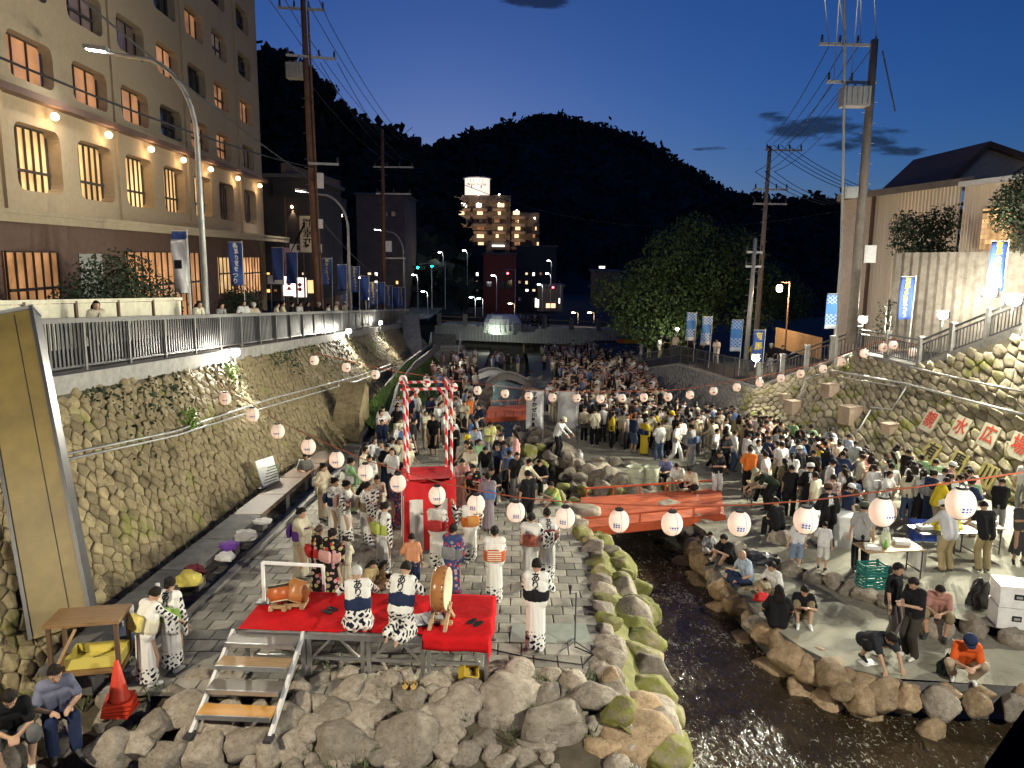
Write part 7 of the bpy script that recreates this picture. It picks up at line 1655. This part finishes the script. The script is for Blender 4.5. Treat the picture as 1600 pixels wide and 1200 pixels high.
for px, py, off, d, m, lb, cat in ((1440,842,RO,(.6,.45,.45),mat('blue_box', (.03,.07,.35), .5),'blue plastic crate on the ground behind the wooden table','crate'),(1300,850,RO,(.95,.7,.85),M['white'],'big white styrofoam counter box before the black happi man','counter'),(1285,800,RO,(.7,.5,.75),M['white'],'white cooler cabinet beside the blue shirted woman','cooler'),(1545,770,RO,(.5,.45,1.0),M['white'],'white cabinet under the yellow board','cabinet')):
    p = PG(px, py, off); e = empty('storage_box', p, RAD(-5), lb, cat); MB().box((0,0,d[2]/2),d).build('body', m, e); MB().box((0,0,d[2]+.02),(d[0]+.04,d[1]+.04,.05)).build('lid', m, e)
p = PG(1580,975,RO); 
for k in range(2):
    e = empty('cooler_box', (p.x,p.y,p.z+.46*k), RAD(-14), 'white cooler box with dark latch, '+('lower of the stacked pair' if k == 0 else 'upper of the stacked pair'), 'cooler'); MB().box((0,0,.19),(.72,.55,.38)).build('body', M['white'], e); MB().box((0,0,.415),(.75,.58,.07)).build('lid', M['white'], e); MB().box((-.02,-.285,.24),(.17,.02,.11)).build('latch', M['black'], e); MB().box((-.02,-.3,.24),(.11,.012,.05)).build('handle', M['galv'], e)
p = PG(1360,918,RO); TEAL = mat('teal_crate', (.01,.16,.13), .5)
for k in range(2):
    e = empty('mesh_crate', (p.x,p.y,p.z+.31*k), RAD(10), 'teal slatted crate under the food table, '+('bottom one' if k == 0 else 'top one'), 'crate')
    for s_ in (-1,1):
        for h in (.04,.11,.18,.25): MB().box((s_*.26,0,h),(.02,.36,.04)).build('slat', TEAL, e); MB().box((0,s_*.18,h),(.52,.02,.04)).build('slat', TEAL, e)
        for q in (-1,1): MB().box((s_*.25,q*.17,.15),(.04,.04,.3)).build('corner_post', TEAL, e)
    MB().box((0,0,.01),(.5,.34,.02)).build('floor', TEAL, e)
bundle(1392,905,RO-.05,.2,M['black'],'black backpack leaning on the teal crates','backpack','backpack',(.9,.6,1.1)); bundle(1530,945,RO-.05,.3,M['black'],'large black bin bag beside the cooler boxes','bag','bin_bag',(.8,.7,1.6)); bundle(1185,880,RO-.1,.35,mat('tarp_black', (.02,.02,.024), .35),'crumpled black tarpaulin heap behind the seated man','tarpaulin','tarpaulin',(1.4,.8,.45))
# clear waste bags in a wire bin
p = PG(1005,762,RO); e = empty('waste_bin', p, 0, 'wire bin holding two big clear rubbish bags beside the rock pile', 'bin')
CLR = mat('clear_bag', (.55,.58,.42), .25, 4, .15)
for sx in (-.28,.28): MB().grid(lambda u, v: (sx+.27*math.cos(u*6.283)*(1+.06*math.sin(u*31+v*9)), .27*math.sin(u*6.283)*(1+.06*math.sin(u*27+v*7)), .75*v), 24, 8).build('bag', CLR, e, True)
for h in (.05,.4,.75): MB().poly([(.6*math.cos(a*.5236), .33*math.sin(a*.5236), h) for a in range(13)], .012, 4).build('wire_ring', M['galv'], e)
# vertical white banner on the plaza
p = PG(836,690,RO); t_ = PY(836,612,p.y); banner((p.x+.35,p.y,p.z), t_.z-p.z+.1, .75, 'white upright banner with black brush lettering at the stream edge', 'すずかぜ川座敷', M['white'], INK, side=-1, group=None, wave=.05)
p = PG(885,690,RO); t_ = PY(885,610,p.y); banner((p.x+.5,p.y,p.z), t_.z-p.z, .9, 'clear faced white banner frame among the far stalls', '', mat('grey_banner', (.5,.5,.48), .6, 3, .2), INK, side=-1, group=None)
p = PG(910,770,RO); GC = empty('gas_cylinder', PG(905,722,RO), 0, 'grey gas cylinder standing under the serving table', 'gas cylinder'); MB().lathe((0,0,0), [(.14,0),(.16,.04),(.16,.34),(.1,.42),(.04,.44)], 16).build('tank', M['galv'], GC, True); MB().lathe((0,0,.44), [(.08,0),(.08,.07)], 10).build('collar', M['galv'], GC)
# hanging plants on the left wall
for px, py, X, r, lb in ((292,655,-8.95,.35,'bright green fern sprouting from the left wall pipe'),(358,580,-9.5,.28,'small green plant hanging under the left floodlight'),(528,568,-9.1,.45,'yellow green weed growing below the far left floodlight'),(580,540,-9.2,.4,'pale green weed lit beside the left drain')):
    p = PX(px, py, X); b = MB(); e = empty('wall_plant', p, 0, lb, 'plant'); leaf_cloud(b, [((0,0,0),(r,r,r)),((.1,-.1,-r*.7),(r*.6,r*.6,r*.7))], 220, .07, RT, .35); b.build('leaves', mat('leaf_bright', (.18,.30,.05), .6) if 'leaf_bright' not in bpy.data.materials else bpy.data.materials['leaf_bright'], e); MB().poly([(0,0,-r),(0,0,0),(.1,0,r)], .012, 5).build('stem', M['bark'], e)
iv = MB()
for _ in range(2600):
    u, v = RT.uniform(4,60), 1-abs(RT.gauss(0,.16)); p = V(lwall(u, max(.5,min(.99,v)), .06)); 
    if noise.noise(p*.35) < .0: continue
    a = V((RT.gauss(0,1),RT.gauss(0,1),RT.gauss(0,1))).normalized(); d = a.orthogonal().normalized(); s = .07*RT.uniform(.6,1.4); iv.add([p-a*s,p-d*s*.6,p+a*s,p+d*s*.6], [(0,1,2,3)])
tag(iv.build('creeper', M['leaf_dark'], LW), kind='stuff')
for k, (pxs, lb) in enumerate((([(100,716),(270,672),(420,625),(560,586),(610,570)], 'pale handrail pipe along the left stone wall, upper of two'),([(100,724),(270,682),(420,634),(560,594),(610,577)], 'pale handrail pipe along the left stone wall, lower of two'))):
    ps = []
    for x, y in pxs:
        best = min(((V(lwall(u*.5, j/40, .15)) for u in range(8,110) for j in range(16,40))), key=lambda q: (lambda v: (800+FPX*v.x/-v.z-x)**2+(600-FPX*v.y/-v.z-y)**2)(CROT.transposed() @ (q-C0))); ps.append(best)
    tag(MB().poly([p-ps[0] for p in ps], .03, 6).build('wall_pipe', M['galv'], None, True, ps[0]), lb, 'pipe')

# handrail of the bridge the view is taken from
q0, q1 = PY(1578,1235,1.05), PY(1690,1060,1.25); HR = empty('bridge_handrail', tuple(q0), 0, 'dark blurred handrail bar of the viewing bridge in the near corner', 'handrail')
HB = mat('handrail_black', (.006,.006,.006), 1.0, spec=0.0); MB().beam((0,0,0), q1-q0, .07, .05).build('bar', HB, HR); MB().box((.03,.02,-.3),(.05,.05,.6)).build('post', HB, HR)
# ================================================================ PEOPLE: PLACEMENT
WHT, CRM, BLK, NVY, GRY, BLU, YEL, PNK, ORG, KHK, LTB, GRN, BRN, RED_ = (.70,.69,.66),(.62,.57,.42),(.014,.014,.016),(.02,.03,.07),(.22,.22,.22),(.10,.17,.34),(.62,.47,.03),(.55,.30,.27),(.62,.16,.03),(.26,.21,.12),(.38,.45,.55),(.18,.30,.16),(.10,.055,.03),(.45,.03,.03)
D90 = lambda d: RAD(d)
used = []
def at(key, px, py, off, rz, s, label, z=None, group=None, **c):
    p = PG(px, py, off) if z is None else PZ(px, py, z); used.append((p.x, p.y))
    if key in ('m_sit','m_sit2','w_sit'): put_rock(RE, p.x-.05*math.sin(RAD(rz)), p.y+.05*math.cos(RAD(rz)), p.z+.06, .30, 'rock', (1.1,1.1,.95))
    return person(key, p, RAD(rz), s, label, group, **c)
# on the stage
at('drum1',560,975,0,195,1.0,'white haired drummer in lettered white yukata kneeling on the carpet',z=.81,obi=NVY)
at('drum2',628,985,0,165,1.0,'dark haired drummer in lettered white yukata kneeling by the music sheet',z=.81,obi=NVY)
at('singer',836,1018,0,170,1.02,'singer in lettered white yukata with black sash beside the microphone stand',obi=BLK,shoe=WHT)
# bench at the left
at('y_bend',232,1072,0,150,.98,'person in patterned yukata with cream obi bending over the bench',obi=CRM,knot=(.62,.52,.16),shoe=WHT)
at('y_stand',272,1048,0,170,.97,'person in patterned yukata with lime obi standing at the bench',obi=(.35,.55,.12),knot=(.35,.55,.12),shoe=WHT)
at('m_sit2',25,1185,.10,35,1.05,'person in black shirt and grey shorts sitting by the boulders',top=BLK,bottom=(.13,.13,.13),shoe=WHT)
at('m_sit',92,1155,.05,40,1.05,'person in blue grey shirt with towel sitting below the shelf stall',top=(.16,.17,.24),bottom=NVY)
# dancers
at('y_dance',735,880,0,200,.97,'dancer in patterned yukata with plain orange obi beyond the drum',obi=ORG,knot=(.55,.25,.07),shoe=WHT)
at('y_clap',683,888,0,175,.97,'dancer in patterned yukata with red obi before the curtain',obi=RED_,knot=(.55,.06,.06),shoe=WHT)
at('y_stripe',772,943,0,180,.97,'dancer in patterned yukata with striped orange obi near the singer',obi=(.5,.12,.05),knot=ORG,shoe=WHT)
at('y_dance2',828,915,0,170,.97,'dancer in patterned yukata with salmon obi spreading an arm',obi=PNK,knot=(.60,.20,.12),shoe=WHT)
at('y_stand',855,905,0,190,.97,'dancer in lettered patterned yukata with maroon obi beside the salmon obi',obi=(.16,.03,.03),knot=(.2,.04,.04),shoe=WHT)
at('nv_clap',707,938,0,160,.97,'dancer in navy flowered yukata behind the large flat drum',obi=GRY,knot=GRY)
at('pl_clap',471,905,0,75,.98,'dancer in cream top and purple wrap stepping beside the bench',top=(.45,.40,.30),obi=(.10,.04,.22),knot=(.10,.04,.22))
at('fl_stand',498,930,0,120,.90,'girl in black flowered yukata with red sash facing the drums',obi=RED_,knot=RED_)
at('fl_clap',520,940,0,150,.92,'girl in black flowered yukata with pale sash beside her friend',obi=PNK,knot=PNK)
at('pl_dance',505,812,0,70,.97,'dancer in beige yukata leaning at the wall side of the ring',top=(.40,.34,.25),obi=CRM,knot=CRM)
at('y_clap',523,842,0,75,.97,'dancer in patterned yukata clapping beside the beige yukata',obi=NVY,knot=NVY,shoe=WHT)
at('y_dance2',540,848,0,85,.97,'dancer in patterned yukata with pink obi in the dance ring',obi=PNK,knot=PNK,shoe=WHT)
at('y_dance',572,852,0,100,.97,'dancer in patterned yukata raising an arm in the dance ring',obi=KHK,knot=KHK,shoe=WHT)
at('y_stand',600,895,0,130,.98,'dancer in lettered patterned yukata with yellow green obi behind the drummers',obi=(.40,.45,.10),knot=(.40,.45,.10),shoe=WHT)
at('pl_clap',548,802,0,110,.97,'dancer in green yukata between the clapping dancers',top=GRN,obi=WHT,knot=WHT)
at('pl_clap',590,835,0,20,.96,'dancer in ivory yukata facing the stage from the ring',top=(.58,.53,.42),obi=CRM,knot=CRM)
at('nv_clap',622,825,0,10,.97,'dancer in blue figured yukata with orange sash beside the curtain',obi=ORG,knot=ORG)
at('pl_clap',578,792,0,15,.95,'onlooker in white yukata looking over the dance ring',top=(.66,.64,.58),obi=GRY,knot=GRY)
at('m_stand',606,775,0,0,1.0,'man in black shirt standing behind the blue yukata dancer',top=BLK,bottom=NVY)
at('w_apron',540,925,0,170,.72,'child in cream dress sitting near the white board',top=CRM); at('w_floor',575,920,0,60,.80,'girl with ponytail in tan top kneeling behind the drummers',top=(.36,.27,.14),bottom=BRN); at('w_floor',592,915,0,100,.66,'small child with brown top nestled by the tan girl',top=BRN,bottom=BRN)
at('k_stand',645,928,0,185,.78,'boy in orange shirt standing behind the kneeling drummer',top=(.55,.25,.13),bottom=NVY)
at('pl_clap',762,830,0,190,.95,'dancer in grey lilac yukata right of the curtain',top=(.25,.22,.24),obi=BLU,knot=BLU); at('fl_clap',738,810,0,20,.94,'onlooker in black flowered yukata right of the curtain',obi=YEL,knot=YEL)
at('pl_clap',722,800,0,10,.95,'onlooker in pink yukata behind the curtain corner',top=PNK,obi=WHT,knot=WHT); at('pl_clap',735,775,0,0,.96,'onlooker in ivory yukata standing behind the curtain',top=CRM,obi=GRY,knot=GRY)
# seated spectators by the stream
for k, (key, px, py, rz, s, lb, c) in enumerate((('m_sit',845,770,-20,1.0,'man in black shirt sitting on the rocks with clasped hands',dict(top=BLK,bottom=BLK)),('w_floor',815,775,-40,.95,'woman in grey top sitting sideways on the rocks',dict(top=GRY,bottom=BLK)),('m_sit',770,785,-10,1.0,'man in black vest with white scarf sitting by the ring',dict(top=BLK,bottom=BLK)),('m_sit2',795,775,10,1.0,'man in dark green shirt sitting by the rocks',dict(top=(.04,.06,.05),bottom=BLK)),('m_knees',870,790,-60,.95,'woman in lime shawl sitting on mossy rocks',dict(top=(.40,.44,.12),bottom=GRN)),('k_stand',756,800,-10,.72,'child with straw hat and blue shirt beside the scarf man',dict(top=BLU,bottom=NVY)),('m_stand',825,830,-150,1.0,'man in black shirt standing with back turned by the lantern',dict(top=BLK,bottom=BLK)),('w_phone',742,735,0,1.0,'woman in pale blue shirt standing behind the seated group',dict(top=LTB,bottom=NVY)),('w_phone',765,725,15,1.0,'woman in pale yellow jacket behind the seated group',dict(top=(.50,.50,.20),bottom=GRY)),('m_sit',478,760,20,1.0,'man in printed shirt sitting at the bench end reading',dict(top=(.32,.32,.28),bottom=GRY)))): at(key, px, py, -.05, rz, s, lb, **c)
# right bank, lower ledge
LO = -.6
at('m_floor',1105,862,LO,10,.72,'child in white shirt and black cap sitting on the bank',top=WHT,bottom=WHT)
at('m_knees',1140,880,LO,-60,1.0,'person in black printed shirt crouched on the bank edge',top=BLK,bottom=BLK,shoe=BLK)
at('m_floor2',1168,912,LO,-75,1.02,'balding man in pale blue shirt sitting cross legged on the bank',top=LTB,bottom=NVY)
at('m_floor',1212,930,LO,-65,1.0,'man in white shirt holding a red bag on the bank',top=WHT,bottom=KHK); at('m_floor',1196,928,LO,-40,.5,'toddler on the lap of the white shirted man',top=CRM,bottom=CRM)
at('w_floor',1215,980,LO,165,1.0,'woman in black shirt sitting with back turned on the bank',top=BLK,bottom=BLK,shoe=WHT); at('m_knees',1252,965,LO,-15,1.0,'man in black shirt hugging his knees on the bank',top=BLK,bottom=KHK,shoe=WHT)
at('m_crouch',1362,1030,LO,15,1.05,'man in dark shirt crouching over a paper on the paving',top=(.03,.033,.04),bottom=BLK,shoe=BLK)
at('m_stand',1388,1005,LO,40,1.02,'youth in black shirt and grey trousers standing on the bank',top=BLK,bottom=(.14,.13,.12)); at('m_phone',1422,1028,LO,-70,1.0,'youth in black shirt and olive trousers using a phone',top=BLK,bottom=(.05,.045,.035),shoe=WHT)
at('m_squat',1502,1060,LO,-20,1.05,'squatting person in orange shirt and navy cap with black bag',top=(.62,.10,.02),bottom=(.40,.32,.22),hat=NVY,shoe=WHT)
at('m_sit2',1462,985,LO+.05,-30,1.0,'woman in pink printed shirt sitting on the stone kerb',top=(.42,.22,.18),bottom=KHK)
at('g_stand',1243,892,LO+.1,175,.80,'girl in white camisole and denim shorts with long hair',top=(.62,.60,.60),bottom=(.20,.26,.36)); at('k_stand',1284,890,RO,150,.72,'small child in white clothes before the white counter',top=WHT,bottom=WHT,shoe=BLK)
at('m_bag',1342,892,RO,165,1.02,'man in grey shirt and cap with shoulder bag at the food table',top=(.34,.34,.33),bottom=BLK,hat=(.07,.09,.06),bag=(.30,.24,.16)); at('m_reach',1478,893,RO,195,1.05,'man in white cap and pale long sleeves serving food',top=(.50,.50,.52),bottom=(.33,.26,.14),hat=WHT)
at('m_reach2',1535,893,RO,180,1.05,'man in black shirt and khaki trousers with back turned at the stall',top=BLK,bottom=(.30,.24,.13)); at('w_apron',1590,880,RO,-20,1.0,'woman in white blouse and black apron dress at the stall',top=(.06,.06,.06))
at('m_happi',1262,815,RO,170,1.05,'man in black lettered festival coat and white cap at serving table',top=BLK,bottom=BLK,hat=WHT); at('m_happi',1290,858,RO,185,1.05,'man in black lettered festival coat before the white counter',top=BLK,bottom=BLK,hat=BRN)
at('m_bend',1200,800,RO,-85,1.05,'man in green cap bending low over the serving table',top=(.02,.03,.02),bottom=BLK,hat=(.30,.30,.20)); at('m_sit',1215,845,RO,200,1.0,'person in black coat sitting behind the near lanterns',top=BLK,bottom=BLK)
at('w_phone',1118,778,RO,15,1.0,'woman in black top and wide white trousers at bridge end',top=BLK,bottom=WHT); at('m_phone',1165,770,RO,30,1.03,'man in white shirt and black shorts at the side table',top=WHT,bottom=BLK)
at('m_sit2',1060,770,RO,-30,1.0,'man in white shirt sitting on the rocks by the bridge',top=WHT,bottom=CRM); at('m_sit2',1082,778,RO,-40,1.0,'person in cream shirt and patterned trousers eating by the bridge',top=CRM,bottom=BLK); at('m_sit',1040,760,RO,-30,1.0,'person in violet shirt and cap sitting beside the waste bags',top=(.16,.17,.33),bottom=BLK)
at('m_reach',870,715,RO,60,1.05,'man in white shirt and cap cooking at the burner table',top=WHT,bottom=BLK,hat=CRM)
at('m_sit',1335,800,RO,-60,1.0,'woman in blue shirt sitting beside the white cooler cabinet',top=(.20,.27,.42),bottom=BLK)
at('m_stand',1595,800,RO,-60,1.0,'man in white shirt looking up below the river board',top=WHT,bottom=GRY)
p = PZ(1356,1036,gl(13.6)-.59); tag(MB().box((0,0,.006),(.3,.2,.01),(0,0,.3)).box((.02,.02,.014),(.2,.14,.006),(0,0,.35)).build('paper', M['white'], None, False, p), 'white paper on the paving under the crouching man', 'paper')
bundle(1478,1052,LO+.02,.2,mat('bag_darkgreen', (.01,.02,.016), .7),'dark drawstring bag held before the squatting person','bag','drawstring_bag',(.8,.7,1.3)); bundle(1190,938,LO+.02,.17,M['red'],'red and white bag before the seated white shirt man','bag','cloth_bag',(1.2,.5,.8))
# ---------------------------------------------------------------- the crowd
RC = random.Random(99)
CN_ = [('white',WHT,30),('cream',CRM,14),('black',BLK,26),('navy',NVY,6),('grey',GRY,6),('blue',BLU,4),('yellow',YEL,3),('pink',PNK,3),('orange',ORG,2),('light blue',LTB,4),('olive',KHK,3),('green',GRN,2),('brown',BRN,3)]
BN_ = [('black',BLK,36),('navy',NVY,14),('beige',(.40,.33,.22),12),('white',WHT,10),('grey',GRY,14),('denim blue',(.07,.10,.18),14)]
def pick(L_): 
    t = RC.uniform(0, sum(x[2] for x in L_))
    for x in L_:
        t -= x[2]
        if t <= 0: return x
    return L_[-1]
TD = {0:('shirt','trousers','short hair'),1:('shirt','trousers','a shoulder bag'),2:('shirt','trousers','a raised phone'),3:('shirt','shorts','folded arms'),4:('shirt','trousers','long hair'),5:('shirt','shorts','a raised hand'),6:('top','skirt','long hair'),7:('dress','dress','hair in a bun'),8:('long sleeved shirt','trousers','reaching arms'),9:('top','skirt','a ponytail'),10:('shirt','trousers','a cap'),11:('long sleeved shirt','shorts','a turned head'),12:('shirt','trousers','a bag, walking'),13:('yukata','obi','hair in a bun'),14:('long sleeved top','trousers','long hair and bag'),15:('printed shirt','trousers','folded arms')}
def inside(p, poly):
    c = False; n = len(poly)
    for i in range(n):
        a, b = poly[i], poly[(i+1) % n]
        if (a[1] > p[1]) != (b[1] > p[1]) and p[0] < (b[0]-a[0])*(p[1]-a[1])/(b[1]-a[1])+a[0]: c = not c
    return c
def crowd(poly, n, off, place, group, face, dmin=.46, keys=None):
    xs = [p[0] for p in poly]; ys = [p[1] for p in poly]; k = 0; tries = 0
    while k < n and tries < 12000:
        tries += 1
        px, py = RC.uniform(min(xs), max(xs)), RC.uniform(min(ys), max(ys))
        if not inside((px, py), poly): continue
        p = PG(px, py, off)
        if any((p.x-a)**2+(p.y-b)**2 < dmin*dmin for a, b in used): continue
        used.append((p.x, p.y)); i = RC.choice(keys) if keys else RC.choice([0,0,1,1,2,2,3,4,4,5,6,7,8,9,10,11,12,13,14,15])
        cn, cc, _ = pick(CN_); bn, bc, _ = pick(BN_); a, b_, d = TD[i]
        j = RC.uniform(.82,1.12); cc = tuple(min(.8, x*j) for x in cc)
        lb = ('person in %s %s and %s %s with %s %s' % (cn, a, bn, b_, d, place)) if i not in (7,13) else ('person in %s %s with %s %s' % (cn, a, d, place))
        if len(lb.split()) > 16: lb = lb.replace(' and %s %s' % (bn, b_), '')
        if len(lb.split()) > 16: lb = lb.replace(' with %s' % d, '')
        person('c%d' % i, p, RAD(face+RC.gauss(0,55)), RC.uniform(.93,1.06), lb, group, top=cc, bottom=bc, obi=cc if i != 13 else bc, knot=bc, shoe=RC.choice([BLK,WHT,GRY,BRN]), hat=RC.choice([WHT,BLK,CRM,YEL]), bag=RC.choice([BLK,BRN,GRY,CRM])); k += 1
crowd([(905,690),(960,645),(1050,672),(1180,700),(1300,735),(1450,795),(1590,840),(1440,838),(1310,790),(1240,775),(1180,760),(1130,742),(1060,728),(960,708)], 124, RO, 'before the right stone wall', 'crowd before the right stone wall', 150, .40)
crowd([(1130,695),(1300,735),(1450,790),(1580,832),(1460,835),(1320,795),(1240,770),(1160,740)], 32, RO, 'packed beneath the wall boxes', 'crowd packed beneath the wall boxes', 170, .36)
crowd([(562,722),(640,652),(700,642),(738,660),(752,700),(738,735),(640,738),(578,738)], 42, 0, 'behind the festival tower', 'crowd behind the festival tower', 20, .5)
crowd([(1150,765),(1320,805),(1345,850),(1285,845),(1180,800)], 14, RO, 'between the tables', 'people between the food tables', 150, .5)
crowd([(545,770),(640,745),(640,775),(570,800)], 10, 0, 'watching beside the dance ring', 'onlookers beside the dance ring', 60, .5)
crowd([(715,745),(800,740),(830,800),(745,790)], 12, 0, 'watching right of the tower', 'onlookers right of the tower', -40, .5)
# onlookers on the street, promenade and bridge
k = 0
for px, Y in ((310,30),(432,34),(442,35),(455,36),(468,36),(480,37),(497,39),(512,40),(525,41),(538,43),(150,17.5),(345,31),(380,33),(395,33)):
    X = PX(px, 485, -10.6).x; p = PX(px, 485, -10.6); cn, cc, _ = pick(CN_); i = RC.choice([0,3,4,10,14]); a, b_, d = TD[i]; bn, bc, _ = pick(BN_)
    person('c%d' % i, (-10.6,p.y,street(p.y)), RAD(75+RC.gauss(0,25)), RC.uniform(.95,1.05), 'person in %s %s %s leaning behind the picket fence' % (cn, a, ('with '+d) if len((cn+a+d).split()) < 5 else 'above'), 'onlookers behind the picket fence', top=cc, bottom=bc)
for px, Y in ((1003,64),(1015,63),(1030,60),(1042,58),(1055,55),(1078,54),(1098,52),(1120,48),(1178,43),(1205,42),(1222,41)):
    t_ = lerp_tab([(960,TOP[0][2]),(985,TOP[0][2]),(1060,TOP[1][2]),(1180,TOP[2][2]),(1300,TOP[2][2]+.3)], px); p = PY(px, 540, Y+1.2); cn, cc, _ = pick(CN_); i = RC.choice([0,1,2,4,9,10]); a, b_, d = TD[i]; bn, bc, _ = pick(BN_)
    person('c%d' % i, (p.x,p.y,t_+.02), RAD(RC.gauss(-20,60)), 1.0, 'person in %s %s with %s on the promenade above revetment' % (cn, a, d), 'people on the right promenade', top=cc, bottom=bc)
# the packed far crowd and the people on the bridge read as one mass
def crowd_mass(name, spots, label):
    mats = [mat(name+'_cloth_%d' % k, c, .9) for k, c in enumerate((WHT, CRM, BLK, NVY, BLU, PNK, GRY))]; b = MB(); ms = mats+[SKIN, HAIR]
    for x, y, z in spots:
        h = RC.uniform(.92,1.06); w2 = RC.uniform(.9,1.15); tc_ = RC.choice([0,0,0,1,1,2,2,2,3,4,5,6]); bc_ = RC.choice([2,2,2,3,6,1]); a = RC.uniform(0,3.14); cx, sx = math.cos(a)*.1*w2, math.sin(a)*.1*w2; o = V((x,y,z))
        b.mi = bc_; b.poly([o+V((cx,sx,.02)), o+V((cx*.8,sx*.8,.9*h))], [.06,.095], 6); b.poly([o-V((cx,sx,-.02)), o-V((cx*.8,sx*.8,-.9*h))], [.06,.095], 6)
        b.mi = tc_; b.poly([o+V((0,0,.85*h)), o+V((0,0,1.15*h)), o+V((0,0,1.38*h)), o+V((0,0,1.46*h))], [.15*w2,.16*w2,.19*w2,.06], 8)
        b.mi = 7; b.ball(o+V((0,0,1.57*h)), .095, 7, 5); b.poly([o+V((cx*2,sx*2,1.38*h)), o+V((cx*2.4,sx*2.4-.05,1.08*h)), o+V((cx*1.6,sx*1.6-.22,1.05*h))], [.055,.045,.03], 5); b.poly([o-V((cx*2,sx*2,-1.38*h)), o-V((cx*2.4,sx*2.4+.05,-1.08*h)), o-V((cx*2.2,sx*2.2,-.85*h))], [.055,.045,.03], 5)
        b.mi = 8; b.ball(o+V((0,.02,1.60*h)), .103, 7, 5)
    return tag(b.build(name, ms, None, True), label, 'crowd', kind='stuff')
def spots_in(poly, n, off, dmin):
    out = []; xs = [p[0] for p in poly]; ys = [p[1] for p in poly]; t = 0
    while len(out) < n and t < 20000:
        t += 1; px, py = RC.uniform(min(xs), max(xs)), RC.uniform(min(ys), max(ys))
        if not inside((px, py), poly): continue
        p = PG(px, py, off)
        if any((p.x-a)**2+(p.y-b_)**2 < dmin*dmin for a, b_ in used): continue
        used.append((p.x, p.y)); out.append(tuple(p))
    return out
crowd_mass('distant_crowd', spots_in([(845,560),(990,548),(1005,592),(1030,640),(960,612),(880,612),(850,585)], 190, RO, .42)+spots_in([(850,640),(880,612),(960,602),(1045,655),(1000,684),(900,684),(862,665)], 110, RO, .42)+spots_in([(905,690),(960,645),(1050,672),(1180,700),(1250,722),(1060,712),(960,700)], 40, RO, .40)+spots_in([(760,600),(830,596),(830,575),(760,575)], 8, 0, .6)+spots_in([(690,640),(650,622),(700,572),(745,562),(752,600),(742,630)], 34, 0, .5), 'dense far crowd filling the river plaza beyond the stalls')
bs_ = []
for px in range(764, 856, 5):
    p = PY(px+RC.uniform(-2,2), 495, 91.0); f = (p.x-bA.x)/(bB.x-bA.x); bs_.append((p.x, bA.y+(bB.y-bA.y)*f-1.5+RC.uniform(-.6,.4), bA.z+(bB.z-bA.z)*f+.21))
crowd_mass('bridge_crowd', bs_, 'row of distant people standing on the road bridge')
